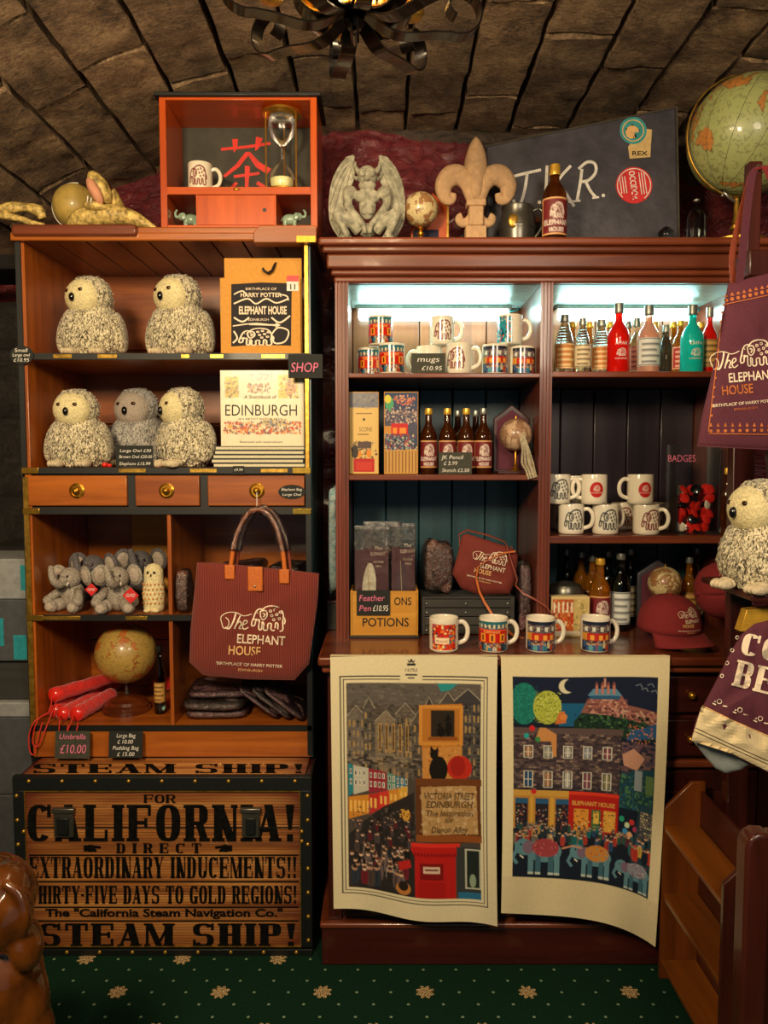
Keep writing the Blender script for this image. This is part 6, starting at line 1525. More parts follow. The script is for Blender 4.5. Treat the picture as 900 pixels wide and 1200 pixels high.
c.polys(fit('SCONE', 16, 5, 20, 0), 0, 46, 1, 1, '3c2c1c'); c.rect(10, 49, 24, 50, '5c4428'); c.speck(3, 58, 34, 78, 60, ['6a4a34', '8a7050', '40342c', 'c8a878'], 1, 3); c.rect(5, 78, 31, 94, 'b8241c'); c.rect(8, 82, 28, 92, 'c83a28'); c.ell(12, 73, 3, 4, 'e08c28'); c.ell(24, 72, 3, 5, 'e08c28'); c.ell(7, 70, 4, 8, '3c342c'); c.rect(10, 58, 27, 66, '5a4840')
pack('kraft tea towel pack with a printed red chair, left end of the second dresser shelf', 409, 459, 444, 555, 2.42, c)
c = CV(84, 190, 'c89a50', 40, 97); c.rect(0, 0, 40, 68, '4a4a5c'); c.rect(0, 0, 40, 22, '2c3c5c'); c.ell(6, 14, 5, 9, '4aa068'); c.ell(4, 8, 4, 5, 'd8c840'); c.speck(12, 4, 36, 16, 50, ['c86848', 'e0a078', '6a4a5c'], 1, 2.5); c.speck(0, 18, 40, 38, 90, ['b89888', '7c6870', 'd0b8a0', '4c4458'], 1, 2.6)
c.rect(8, 37, 28, 50, 'c8201c'); c.rect(10, 42, 15, 49, 'e89030'); c.rect(18, 42, 26, 49, 'e89030'); c.rect(0, 40, 8, 50, 'c88a38'); c.speck(0, 50, 40, 68, 130, ['2a4a6c', '6a98a8', 'a84038', '20202c', 'c8b898', '5c4a6c'], 1, 2.6)
for x in range(1, 40, 4): c.rect(x, 70, x + 1.4, 96, '8a5c28')
pack('tall pack of colouring pencils with the bright shop street picture', 450, 459, 490, 556, 2.42, c)
gb = 'beer bottles on the second dresser shelf'
for px, Y, nm, cp in ((502, 2.46, 'first maroon-labelled amber beer bottle right of the pencil pack', 'yellow_cap'), (524, 2.46, 'amber beer bottle behind the left half of the JK Pencil board', 'yellow_cap'), (546, 2.46, 'amber beer bottle behind the right half of the JK Pencil board', 'yellow_cap'), (566, 2.46, 'darker beer bottle nearest the globe plaque', 'silver_cap'), (536, 2.57, 'back-row bottle between the two bottles behind the board', 'silver_cap'), (557, 2.57, 'back-row bottle behind the darker beer bottle', 'silver_cap')):
    bottle(nm, onz(px, Y, A2), .204, .0275, 'beer', 'glass_honey' if px in (524, 546) else 'glass_amber', cp, 'beer', group=gb)
def plaque(label, cx, Y, z, w, h, gy_, gr, mat='dark_red_wood_up', tassel=False, gmat='globe_tan', group='globe plaques'):
    p = onz(cx, Y, z); r = thing('globe_plaque', label, 'plaque', p, 0, group); q = w / 2
    m = MB(); m.prism([(-q, 0), (q, 0), (q, h * .80), (0, h), (-q, h * .80)], .0, .014, Matrix.Translation((0, .05, 0))); pl_ = part('back_board', m, mat, r, .003)
    m = MB(); i_ = .82; m.prism([(-q * i_, h * .06), (q * i_, h * .06), (q * i_, h * .76), (0, h * .92), (-q * i_, h * .76)], .046, .051); sub_(pl_, 'felt_panel', m, 'maroon_dark_cloth', .001)
    m = MB(); m.box(-q * .9, q * .9, -.02, .064, 0, .010); part('foot', m, mat, r, .002)
    m = MB(); m.ell((0, 0, 0), gr, 28, 18, mat=Matrix.Translation((gr * .1, 0, gy_)) @ Matrix.Rotation(R(20), 4, 'Y')); part('ball', m, gmat, r, sharp=180)
    m = MB(); m.lathe([(.018, .010), (.012, .016), (.005, .022), (.008, .03), (.004, .036), (.004, gy_ - gr + .002), (.0001, gy_ - gr + .003)], c=(gr * .1, 0, 0), n=12); part('stem', m, 'brass', r)
    m = MB(); m.lathe([(.004, gy_ + gr - .002), (.003, gy_ + gr + .007), (.0001, gy_ + gr + .009)], c=(gr * .1, 0, 0), n=10); part('finial', m, 'brass', r)
    if tassel:
        m = MB(); rnd = random.Random(2)
        for k in range(16):
            a_ = rnd.uniform(-1, 1); x0 = gr * .3 + a_ * .006
            m.tube(spline([(x0, -gr * .9 - .003, gy_ - gr * .1 + a_ * .01), (x0 + .010 + a_ * .006, -gr - .008, gy_ - gr * .9), (x0 + .016 + a_ * .014, -gr - .006, gy_ - gr * 1.7), (x0 + .020 + a_ * .010, -gr - .030, .016), (x0 + .026 + a_ * .008, -gr - .045, -.012 + .004 * a_)], 4), [.0018] * 17, 5)
        part('tassel', m, 'silk_tassel', r, kind='stuff')
    return r
plaque('dark house-shaped plaque with small globe and pale silky tassel beside the beer bottles', 602, 2.47, A2, .118, .225, .125, .052, tassel=True)
plaque('dark house-shaped plaque with a small cream globe behind the maroon cap', 776, 2.50, CT, .135, .225, .155, .055, gmat='globe_cream', mat='case_black')
# third level, left: potions box with feather pens
gx = onz(449, 2.40, CT)
r = thing('wooden_box', 'yellow wooden box stencilled POTIONS holding feather pen packs', 'box', gx)
a, b = at(408, 692, 2.385), at(490, 747, 2.385); x0, x1, z1 = -.1055, b.x, a.z
wp(r, 'front_board', bx(x0 + .004, x1 - .004, 2.385, 2.392, CT + .008, z1 - .002), 'crate_yellow', .001)
wp(r, 'back_board', bx(x0 + .004, x1 - .004, 2.495, 2.502, CT + .008, z1 - .002), 'crate_yellow', .001)
for q in (x0, x1 - .007): wp(r, 'side_board', bx(q, q + .007, 2.385, 2.502, CT + .004, z1), 'crate_yellow', .001)
wp(r, 'bottom_board', bx(x0 - .003, x1 + .003, 2.380, 2.506, CT + .0005, CT + .008), 'crate_grey', .001)
pxd('lettering', fit('POTIONS', 54, 10, 452, -734, bold=.01) + fit('ONS', 20, 9, 472, -709, bold=.01), 2.3842, 'print_black', r)
sg = sign('price_board', 'black chalk board reading Feather Pen £10.95 on the potions box', 418, 692, 457, 721, 2.378, [('Feather', 436, 704, 7, 30), ('Pen', 428, 716, 7, 14), ('£10.95', 446, 716, 7, 18)], 'chalk price boards', 'chalkboard', 'chalk_pink', inkmats={2: 'chalk_white'})
def penpack(label, x0, y0, x1, Y, fcol, yb=744, tilt=0, zz=None):
    a, b = at(x0, y0, Y), at(x1, yb, Y); o = thing('pen_pack', label, 'pen pack', ((a.x + b.x) / 2, Y, CT + .0085), 0, 'feather pen packs in the potions box'); zb_ = CT + .009
    hz = a.z - (a.z - b.z) * .22
    wp(o, 'backing_card', bx(a.x + .003, b.x - .003, Y + .003, Y + .005, zb_, hz), 'maroon_dark_cloth')
    m = MB(); m.box(a.x, b.x, Y - .006, Y + .007, zb_, a.z - .012); wp(o, 'plastic_sleeve', m, 'plastic_film', .004)
    wp(o, 'sealed_edge', bx(a.x, b.x, Y - .0005, Y + .0015, a.z - .0118, a.z), 'plastic_film_loose')
    cx, w = (a.x + b.x) / 2, (b.x - a.x)
    m = MB(); f = spline([(-.08, -.1), (-.22, .25), (-.22, .6), (-.10, .88), (.05, .93), (.16, .75), (.16, .4), (.08, 0), (.02, -.2)], 4)
    m.prism([(cx - w * .05 + p * w, max(zb_ + .001, zb_ + .03 + q * (hz - zb_) * .78)) for p, q in f], Y - .001, Y + .0015); fe = wp(o, 'feather', m, fcol)
    m = MB(); m.tube([(cx - w * .05 + p * w, Y - .0022, zb_ + q * (hz - zb_)) for p, q in ((.06, .05), (0, .4), (-.06, .85))], .0012, 5); sub_(fe, 'quill', m, 'label_cream')
    Pt = fit('The', 9, 4, x0 + (x1 - x0) * .68, -(y0 + 28), shear=.3) + fit('ELEPHANT', 17, 4.2, x0 + (x1 - x0) * .68, -(y0 + 35)) + fit('FEATHER', 12, 2.8, x0 + (x1 - x0) * .7, -(y0 + 44)) + fit('PEN', 7, 2.8, x0 + (x1 - x0) * .7, -(y0 + 49))
    pxd('lettering', Pt, Y + .0024, 'print_cream', o); return o
penpack('feather pen pack with a large cream feather, front left in the potions box', 415, 616, 456, 2.41, 'feather_white')
penpack('feather pen pack with a magenta feather, right side of the potions box', 458, 613, 487, 2.43, 'plum_card')
penpack('rear feather pen pack standing highest in the potions box', 426, 611, 470, 2.455, 'feather_white')
# grey slatted crate with satchel and wrapped bag
r = thing('slatted_crate', 'dark grey slatted wooden crate with studs under the satchel', 'crate', onz(548, 2.43, CT))
a, b = at(494, 702, 2.43), at(602, 745, 2.43); x0, x1, z1 = a.x, b.x, a.z; zs = CT + .001; hh = (z1 - zs) / 4
for i in range(4):
    wp(r, 'slat', bx(x0, x1, 2.430, 2.438, zs + i * hh + .0015, zs + (i + 1) * hh - .0015), 'crate_grey', .001)
    wp(r, 'slat', bx(x0, x1, 2.560, 2.568, zs + i * hh + .0015, zs + (i + 1) * hh - .0015), 'crate_grey', .001)
for q in (x0 - .001, x1 - .011): wp(r, 'end_board', bx(q, q + .012, 2.427, 2.571, zs, z1 + .001), 'crate_grey', .001)
wp(r, 'lid', bx(x0 - .002, x1 + .002, 2.427, 2.571, z1 + .0012, z1 + .007), 'crate_grey', .001)
sm_ = MB().ell((0, 0, 0), (.004, .003, .004), 8, 6).mesh('stud')
for px in (500, 546, 595):
    for k in (0, 2, 3): o = link('stud', sm_, 'silver_cap', r); o.location = onz(px, 2.426, zs + (k + .5) * hh) - r.location
ztop = z1 + .0075
packet('crumpled clear-wrapped dark bag leaning left of the satchel on the grey crate', onz(512, 2.50, ztop + .002), (.10, .10, .165), R(8), 'wrapped_brown', 'wrapped bags on the dresser counter', 21)
packet('tall rolled wrapped bag standing at the right of the grey crate', onz(611, 2.50, CT + .001), (.044, .09, .215), R(10), 'wrapped_maroon', 'wrapped bags on the dresser counter', 22)
packet('wrapped dark bag crammed behind the satchel against the dresser divider', onz(598, 2.58, CT + .13) if False else onz(590, 2.635, CT + .003), (.09, .09, .24), R(-5), 'wrapped_black', 'wrapped bags on the dresser counter', 23)
r = thing('satchel', 'small maroon shoulder bag with brown leather straps, lying tilted on the grey crate', 'bag', at(566, 698, 2.44))
poly = dense([(541, 628), (546, 625), (600, 642), (607, 650), (604, 680), (597, 696), (560, 697), (540, 689), (530, 672), (536, 650)], 3)
bm_ = puffy(poly, 2.45, .022, 1.0, wrinkle=.01, seed=9); bd = wp(r, 'cloth_body', bm_, 'maroon_cloth', sharp=180)
for nm, P, mt in (('lettering', logo_polys()[0], 'print_cream'), ('lettering', logo_polys()[1], 'print_gold')):
    pxon(nm, xf(P, 42, 550, -672, 34, R(-13)), bd, bm_, mt)
m = MB(); m.ribbon([at(x, y, Y) for x, y, Y in [(539, 640, 2.44), (538, 626, 2.44), (547, 621, 2.442), (575, 628, 2.442), (592, 635, 2.442), (594, 640, 2.42), (600, 660, 2.42), (606, 678, 2.41), (604, 686, 2.41)]], (0, .007, .002), .003); wp(r, 'strap', m, 'strap_leather', sharp=60)
m = MB(); m.ribbon([at(x, y, 2.418) for x, y in [(604, 646), (590, 648), (572, 656), (560, 664), (558, 678), (562, 694), (568, 706)]] + [at(578, 722, 2.40), at(590, 735, 2.38), at(602, 745, 2.36), at(614, 748, 2.35)], (.005, .0, .006), .0025); wp(r, 'strap', m, 'tan_leather', sharp=60)
m = MB(); m.ribbon([at(604, 686, 2.40)] + [at(x, y, 2.366) for x, y in [(614, 696), (626, 702), (640, 711)]] + [at(648, 722, 2.36)], (.0, .002, .006), .0025); wp(r, 'strap', m, 'strap_leather', sharp=60)
# mugs on the counter
gc_ = 'row of printed mugs along the counter edge'
mug('red printed mug on the counter in front of the grey crate, first from the left', onz(520, 2.232, CT), R(-4), 'motley', gc_, R(8), 1.04)
mug('red shopfront mug on the counter, second from the left', onz(578, 2.232, CT), R(-14), 'shop', gc_, R(20), 1.04)
mug('dark street-print mug on the counter, third from the left', onz(633, 2.232, CT), R(0), 'street', gc_, R(8), 1.04)
mug('dark street-print mug on the counter, rightmost beside the maroon cap', onz(697, 2.232, CT), R(0), 'street', gc_, R(12), 1.04)
# mugs on the right middle shelf
g2 = 'elephant mugs on the right middle shelf'
mug('white elephant mug at the left end of the bottom row on the right middle shelf', onz(669, 2.46, B2), R(0), 'eleph_line', g2, R(-24))
mug('white elephant mug second in the bottom row on the right middle shelf', onz(709, 2.45, B2), R(0), 'eleph_line', g2, R(20))
mug('white mug in the back row seen between the second and third front mugs', onz(730, 2.60, B2), R(-15), 'eleph', g2, R(-20), .97)
mug('white mug with a maroon elephant at the right end of the bottom row', onz(757, 2.44, B2), R(4), 'eleph', g2, R(-40))
mug('white mug in the back row behind the right-end elephant mug, only its handle showing', onz(764, 2.60, B2), R(5), 'eleph', g2, R(-5), .97)
mug('white mug in the back row at the far left of the right middle shelf', onz(659, 2.61, B2), R(0), 'eleph_line', g2, R(110), .97)
mug('white elephant mug at the left end of the upper row, partly behind the post', onz(653, 2.47, B2 + hM + .0004), R(0), 'eleph_line', g2, R(-15), .99)
mug('white mug between the upper left mug and the first red circle mug', onz(686, 2.57, B2 + hM * .97 + .0004) if False else onz(672, 2.57, B2 + hM * .97 + .0004), R(0), 'eleph_line', g2, R(95), .95)
mug('white mug with a red circle, stacked in the middle, handle hidden left', onz(696, 2.45, B2 + hM + .0004), R(-4), 'round', g2, R(176), .99)
mug('white mug with a red circle and its handle to the left, stacked at the right', onz(750, 2.45, B2 + hM + .0004), R(4), 'round', g2, R(176), .99)
# badge jar
p = onz(810, 2.48, B2); r = thing('badge_jar', 'clear square jar reading BADGES filled with red pin badges', 'jar', p)
h_ = at(0, 521, 2.47).z - B2; w_ = .067
m = MB(); m.box(-w_, w_, -.05, .05, .0003, h_); m.box(w_ - .002, -(w_ - .002), -.048, .048, .003, h_ - .0005); 
m = MB()
for q in ((-w_, w_, -.05, -.0475), (-w_, w_, .0475, .05), (-w_, -w_ + .0025, -.0474, .0474), (w_ - .0025, w_, -.0474, .0474)): m.box(q[0], q[1], q[2], q[3], .0005, h_)
m.box(-w_ + .0026, w_ - .0026, -.0474, .0474, .0005, .003); part('glass_walls', m, film('jar_clear', .22, strength=.05), r)
m = MB()
for q in ((-1, -1), (-1, 1), (1, -1), (1, 1)): m.box(q[0] * 0.0665 - .0015, q[0] * 0.0665 + .0015, q[1] * .0492 - .0015, q[1] * .0492 + .0015, .0005, h_)
part('corner_edges', m, 'glass_clear', r)
pxd('lettering', fit('BADGES', 32, 8, 799, -541), 2.4292, 'chalk_pink', r)
m = MB(); m.lathe([(.0001, 0), (.014, 0), (.017, .0015), (.0172, .0025), (.014, .0045), (.008, .0058), (.0001, .0062)], n=18); bme = m.mesh('face')
m = MB(); m.tube([(-.010, 0, -.001), (0, .002, -.0025), (.010, 0, -.001)], .0008, 5); pme = m.mesh('pin')
me2 = bme.copy(); me3 = bme.copy()
rnd = random.Random(21); first = {}
for i in range(54):
    lay = i // 9; k = i % 9; x = -.041 + (k % 3) * .040 + rnd.uniform(-.006, .006); y = -.027 + (k // 3) * .027 + rnd.uniform(-.004, .004); z = .022 + lay * .0235 + rnd.uniform(-.004, .004)
    if lay == 5 and k > 5: continue
    kd = rnd.choice('rrrrrbrw')
    o = thing('pin_badge', {'r': 'glossy red round pin badge in the BADGES jar', 'b': 'black round pin badge in the BADGES jar', 'w': 'white round pin badge in the BADGES jar'}[kd], 'badge', p + Vector((x, y, z)), 0, {'r': 'red pin badges', 'b': 'black pin badges', 'w': 'white pin badges'}[kd], rot=(R(90 + rnd.uniform(-50, 50)), rnd.uniform(-.8, .8), rnd.uniform(-.8, .8)))
    link('face', {'r': bme, 'b': me2, 'w': me3}[kd], {'r': 'red_glossy', 'b': 'black_gloss', 'w': 'ceramic_white'}[kd], o); link('pin', pme, 'silver', o)
bottle('slim amber bottle with a yellow cap right of the badge jar', onz(850, 2.43, B2), .206, .018, 'beer', 'glass_amber', 'yellow_cap', None, group=None)
# lower right bay
gl_ = 'bottles on the counter in the lower right bay'
for px, Y, h, r_, g_, cp, lb, nm in ((702, 2.46, .238, .034, 'glass_honey', 'yellow_cap', 'beer', 'amber whisky bottle with a yellow cap and maroon label behind the rightmost counter mug'),
    (693, 2.57, .235, .027, 'glass_honey', 'silver_cap', 'maroon', 'amber bottle with a grey cap, left behind the yellow-capped one'), (680, 2.66, .235, .027, 'glass_amber', 'silver_cap', None, 'dark amber bottle furthest back left of the yellow-capped one'),
    (663, 2.69, .24, .022, 'glass_dark', 'silver_cap', None, 'slim dark bottle above the grey-lidded tin'), (711, 2.64, .24, .028, 'glass_dark', 'silver_cap', None, 'dark bottle behind the yellow-capped one, right'),
    (726, 2.50, .25, .032, 'glass_dark', 'silver_cap', 'white', 'dark bottle with a pale label left of the globe plaque'), (737, 2.62, .25, .028, 'glass_dark', 'silver_cap', 'cream', 'dark bottle behind the pale-labelled bottle, next to the globe plaque'),
    (806, 2.54, .232, .026, 'glass_honey', 'silver_cap', 'gold', 'bottle with a gold label between the plaque and the hanging cap'), (815, 2.64, .25, .024, 'glass_amber', 'silver_cap', 'cream', 'bottle with a cream label beside the hanging cap')):
    bottle(nm, onz(px, Y, CT), h, r_, 'beer', g_, cp, lb, group=gl_)
a, b = at(646, 699, 2.40), at(690, 741, 2.40); r = thing('shortbread_box', 'pale boxed card with a red tenement picture behind the counter mugs', 'box', ((a.x + b.x) / 2, 2.40, CT))
wp(r, 'carton', bx(a.x, b.x, 2.40, 2.435, CT + .0003, a.z), 'label_cream', .002)
c = CV(66, 60, 'd8c088', 44, 40); c.rect(2, 3, 30, 34, 'b8602c'); c.speck(2, 4, 30, 36, 80, ['c83820', 'e08848', '8a4a34', 'e0c898', 'a82818'], 1, 3); c.rect(26, 3, 42, 36, 'c8b070'); c.speck(27, 4, 41, 34, 25, ['8a8450', 'a89860', 'd8c888'], 1, 2.5); c.rect(3, 34, 42, 38, 'e0d8c0')
for x in range(3, 28, 5): c.rect(x, 6, x + 2, 16, 'e8dcc0')
l_ = link('printed_front', c.mesh('printed_front', lambda U, V: (a.x + (b.x - a.x) * U, 2.3993 + 0 * U, CT + (a.z - CT) * V)), 'print_glossy_paper', r); l_.location = -r.location
r = thing('round_tin', 'grey-lidded rounded tin behind the shortbread box', 'tin', onz(662, 2.50, CT)); m = MB(); m.lathe([(.0001, 0), (.052, 0), (.055, .004), (.055, .118), (.0001, .118)], n=28); part('body', m, 'card_light', r)
m = MB(); m.lathe([(.057, .1185), (.057, .136), (.048, .152), (.02, .162), (.0001, .164)], n=28); part('lid', m, 'pewter', r)
def cap_(label, loc, rz, s=1.0, rot=None, logo=True):
    r = thing('baseball_cap', label, 'cap', loc, rz, 'maroon caps', rot=rot); r.scale = (s,) * 3
    f = lambda u, v: (.092 * math.cos(2 * math.pi * u) * math.cos(math.pi / 2 * v) ** .75, .105 * math.sin(2 * math.pi * u) * math.cos(math.pi / 2 * v) ** .75, .018 + .108 * math.sin(math.pi / 2 * v) ** .95)
    m = MB(); m.grid(f, 32, 12); cr = part('crown', m, 'cap_cloth', r, sharp=180); sd_ = cr.modifiers.new('solid', 'SOLIDIFY'); sd_.thickness = .003
    m = MB()
    def br(u, v):
        a_ = R(-158 + 136 * u); q0 = Vector((.092 * math.cos(a_), .105 * math.sin(a_), .020)); o_ = Vector((.100 * math.cos(a_), .178 * math.sin(a_) + (0 if abs(math.sin(a_)) > .5 else 0), .014 - .030 * math.cos(a_) ** 2)); p_ = q0.lerp(o_, v); p_.z -= .008 * v * v; return tuple(p_)
    m.grid(br, 24, 6); b_ = part('brim', m, 'cap_cloth', r, sharp=180); sd_ = b_.modifiers.new('solid', 'SOLIDIFY'); sd_.thickness = .0035
    m = MB(); m.ell((0, 0, .127), (.008, .008, .004), 10, 6); part('button', m, 'cap_cloth', r)
    if logo:
        L_, G_ = logo_polys()
        for P, mt in ((L_, 'print_cream'), (G_, 'print_gold')):
            P = xf([q for q in P], .074, -.034, .040, .062)
            def onc(u, v):
                a_ = math.asin(max(-.95, min(.95, u / .092))); zz = (v - .018) / .108; k = math.cos(math.asin(max(0, min(.99, zz ** 1.05))) ) ** .75 if zz > 0 else 1
                return (.092 * math.sin(a_) * k, -.1085 * math.cos(a_) * k - .001, v)
            decal('lettering', P, onc, mt, cr, cuts=5)
    return r
cap_('maroon baseball cap with cream lettering lying on the counter right of the mugs', onz(784, 2.33, CT + .022), R(14), 1.0)
cap_('maroon baseball cap hanging side-on at the right end of the dresser', onz(856, 2.285, CT + .172), 0, .82, rot=(R(96), 0, R(-84)), logo=False)

# ------------------------------------------------------------------ on top of the dresser
DT = 2.1655
r = thing('gargoyle_figure', 'grey crouching winged gargoyle figure on top of the dresser', 'figurine', onz(430, 2.42, DT)); s = .00292
def gq(x, y): return ((x - 285) * s * .211, (628 - y) * s * .211)       # drawing units of the enlarged view
m = MB()
def ge(x, y, rx, ry, dy, ryy=None, rot=0): 
    a_, b_ = gq(x, y); k = s * .211; m.ell((a_, dy, b_), (rx * k, (ryy or rx) * k, ry * k), 14, 10, rot=(0, R(rot), 0))
def gt(pts, r0, r1, dy=0):
    P = spline([(*gq(x, y), d) for x, y, d in pts], 4); n = len(P); m.tube([(a_, d + dy, b_) for a_, b_, d in P], [(r0 + (r1 - r0) * i / (n - 1)) * s * .211 for i in range(n)], 10)
ge(288, 300, 50, 52, -.012, 42); ge(288, 352, 44, 26, -.024, 30); ge(288, 378, 26, 18, -.022, 20)
for sx in (-1, 1):
    X = lambda x: 288 + sx * x
    ge(X(22), 304, 15, 12, -.036, 12); ge(X(24), 288, 24, 9, -.038, 12, sx * 18); gt([(X(40), 280, -.01), (X(60), 250, -.006), (X(56), 222, 0)], 16, 3); gt([(X(46), 312, -.008), (X(66), 296, 0), (X(80), 270, .004)], 12, 3)
    ge(X(86), 382, 38, 36, -.012); gt([(X(98), 400, -.012), (X(92), 450, -.020), (X(58), 500, -.032), (X(20), 545, -.036)], 24, 15); ge(X(32), 402, 34, 30, -.020, 24)
    ge(X(14), 450, 16, 14, -.020, 12); ge(X(14), 478, 15, 13, -.020, 12); gt([(X(40), 560, -.01), (X(90), 520, -.028), (X(148), 486, -.036)], 34, 26); gt([(X(150), 486, -.036), (X(128), 540, -.034), (X(96), 600, -.030)], 26, 16)
    gt([(X(100), 608, -.030), (X(128), 614, -.042)], 17, 12); gt([(X(20), 545, -.036), (X(12), 590, -.040)], 14, 8)
ge(288, 440, 44, 70, -.008, 30); ge(288, 328, 10, 14, -.046, 10); ge(288, 560, 44, 36, -.006, 34)
gb_ = part('body', m, 'gargoyle_stone', r, sharp=180); rm = gb_.modifiers.new('merge', 'REMESH'); rm.mode = 'VOXEL'; rm.voxel_size = .0022; rm.use_smooth_shade = True
for sx in (-1, 1):
    m = MB(); X = lambda x: 285 + sx * x
    out = [(66, 190), (110, 215), (150, 270), (176, 340), (186, 430), (180, 510), (150, 570), (108, 612), (70, 600), (96, 540), (110, 470), (96, 380), (60, 300), (56, 240)]
    m.prism([gq(X(x), y) for x, y in out], .004, .016); w_ = part('wing', m, 'gargoyle_stone', r, .003)
    m = MB()
    for ex, ey in ((176, 340), (186, 430), (178, 510), (140, 585), (110, 215)):
        P = spline([gq(X(62), 196), gq(X((62 + ex) / 2 + 10), (196 + ey) / 2 - 20 if ey > 230 else 200), gq(X(ex), ey)], 5); m.tube([(a_, .002, b_) for a_, b_ in P], .0028, 6)
    P = spline([gq(X(x), y) for x, y in out[:8]], 4); m.tube([(a_, .006, b_) for a_, b_ in P], .0042, 8); sub_(w_, 'wing_ribs', m, 'gargoyle_stone', sharp=180)
part('base', bx(-.082, .082, -.05, .03, .0003, .010), 'gargoyle_stone', r, .003)
# small globe with orange plaque
zc = at(494, 244, 2.44).z; r0 = .054
globe('small pale globe on a stem on top of the dresser, next to the gargoyle', onz(493, 2.455, DT), r0, 'globe_cream', zc - DT - r0, .036, meridian=False)
r = thing('globe_plaque', 'orange-brown house-shaped plaque with dark lower panel behind the small pale globe', 'plaque', onz(503, 2.52, DT))
m = MB(); m.prism([(-.060, .0003), (.060, .0003), (.060, .150), (.012, .190), (-.060, .150)], 0, .014); p_ = part('back_board', m, 'orange_wood', r, .002)
sub_(p_, 'dark_panel', bx(-.052, .030, -.002, .0, .004, .075), 'niche_blue'); sub_(p_, 'brass_edge', bx(.056, .062, -.003, .014, .0003, .150), 'aged_gold')
# fleur-de-lis
FLY = 2.43; r = thing('fleur_de_lis', 'carved sandstone-coloured fleur-de-lis ornament on top of the dresser', 'ornament', onz(557, FLY, DT)); k = .00268; r.scale = (.93, 1, 1)
fx = lambda x, y: ((x - 557) * k, (283 - y) * k)
m = MB()
out = [(557, 160), (563, 166), (569, 180), (571, 196), (567, 214), (563, 232), (551, 232), (547, 214), (543, 196), (545, 180), (551, 166)]
def petal(poly, D, cx=None):
    n = len(poly); c_ = (sum(p[0] for p in poly) / n, sum(p[1] for p in poly) / n); V = []; Fc = []
    for S, d in ((1, 0), (.85, .6), (.5, .92)):
        for p in poly: q = fx(c_[0] + (p[0] - c_[0]) * S, c_[1] + (p[1] - c_[1]) * S); V.append((q[0], -D * d, q[1]))
    q = fx(*c_); V.append((q[0], -D, q[1]))
    for j in range(2): Fc += [(j * n + i, j * n + (i + 1) % n, (j + 1) * n + (i + 1) % n, (j + 1) * n + i) for i in range(n)]
    Fc += [(2 * n + i, 2 * n + (i + 1) % n, 3 * n) for i in range(n)]
    o = len(V); V += [(a_, D * .8, b_) for a_, _, b_ in V[:n]]; Fc += [(i, (i + 1) % n, o + (i + 1) % n, o + i) for i in range(n)] + [tuple(o + i for i in range(n))]
    return V, Fc
V, Fc = petal(spline(out + [out[0]], 3)[:-1], .026); m = MB(); m.add(V, Fc); part('centre_petal', m, 'sandstone', r, sharp=60)
for sx in (-1, 1):
    X = lambda x: 557 + sx * x; m = MB()
    P = spline([(X(5), 232), (X(10), 214), (X(20), 204), (X(32), 205), (X(40), 216), (X(37), 229), (X(30), 231), (X(28), 224)], 4)
    n = len(P); m.tube([(fx(*p)[0], 0, fx(*p)[1]) for p in P], [(4.2 + 4.2 * math.sin(math.pi * min(1, i / (n * .75)))) * k if i < n * .75 else (4.2 - 1.6 * (i - n * .75) / (n * .25)) * k for i in range(n)], 12, sq=1.5); part('side_petal', m, 'sandstone', r, sharp=180)
    m = MB(); P = spline([(X(4), 250), (X(10), 256), (X(18), 257), (X(21), 252), (X(17), 249)], 4); m.tube([(fx(*p)[0], 0, fx(*p)[1]) for p in P], [4.4 * k - i * .10 * k for i in range(len(P))], 10, sq=1.4); part('lower_curl', m, 'sandstone', r, sharp=180)
for x0, x1, y0, y1 in ((545, 569, 232, 240), (548, 566, 240, 262), (544, 570, 262, 282.8)):
    a_, b_ = fx(x0, y0), fx(x1, y1); part('stem', bx(a_[0], b_[0], -.024, .024, max(b_[1], .0003), a_[1] - .0003), 'sandstone', r, .005, seg=3)
# tankard
r = thing('tankard', 'dark pewter tankard on top of the dresser in front of the initialled case', 'tankard', onz(606, 2.462, DT))
m = MB(); m.lathe([(.0001, .0003), (.052, .0003), (.054, .006), (.050, .012), (.053, .03), (.056, .06), (.052, .095), (.048, .115), (.051, .122), (.050, .126), (.046, .124), (.044, .11), (.048, .06), (.045, .014), (.0001, .012)], n=32); b_ = part('body', m, 'pewter', r)
m = MB(); m.lathe([(.0575, .056), (.0585, .060), (.0575, .064)], n=32, cap=False); sub_(b_, 'band', m, 'pewter'); m = MB(); m.ell((-.02, -.050, .07), (.018, .006, .022), 14, 8); sub_(b_, 'shield', m, 'aged_gold')
m = MB(); m.tube(spline([(.045, -.01, .112), (.066, -.012, .118), (.078, -.014, .10), (.074, -.014, .06), (.052, -.01, .03)], 5), .0055, 8); part('handle', m, 'pewter', r, sharp=180)
bottle('beer bottle with a maroon label and yellow cap in front of the initialled case', onz(649, 2.39, DT), .224, .0375, 'round', 'glass_amber', 'yellow_cap', 'beer', group=None, labz=(.06, .55))
# J.K.R. case
r = thing('initialled_case', 'black battered case chalked J.K.R. with two round stickers, standing on the dresser', 'case', onz(683, 2.56, DT)); CY = 2.525
O = [at(569, 170, CY), at(793, 124, CY), at(797, 292, CY), at(569, 292, CY)]
m = MB(); m.prism([(O[0].x, O[0].z), (O[1].x, O[1].z), (O[2].x, DT + .0004), (O[3].x, DT + .0004)], CY, CY + .13); b_ = wp(r, 'case_body', m, 'case_black', .008, seg=3)
for i, j in ((0, 1), (1, 2)):
    p_, q_ = O[i], O[j].copy(); q_.z = max(q_.z, DT + .004); m = MB(); m.tube([Vector((p_.x, CY - .001, p_.z - .004)), Vector((q_.x - (.003 if i == 1 else 0), CY - .001, q_.z - (.004 if i == 0 else 0)))], .003, 6); sub_(b_, 'edge_binding', m, 'case_edge')
S3 = lambda p, w=3.4: stroke(spline(p, 5), w)
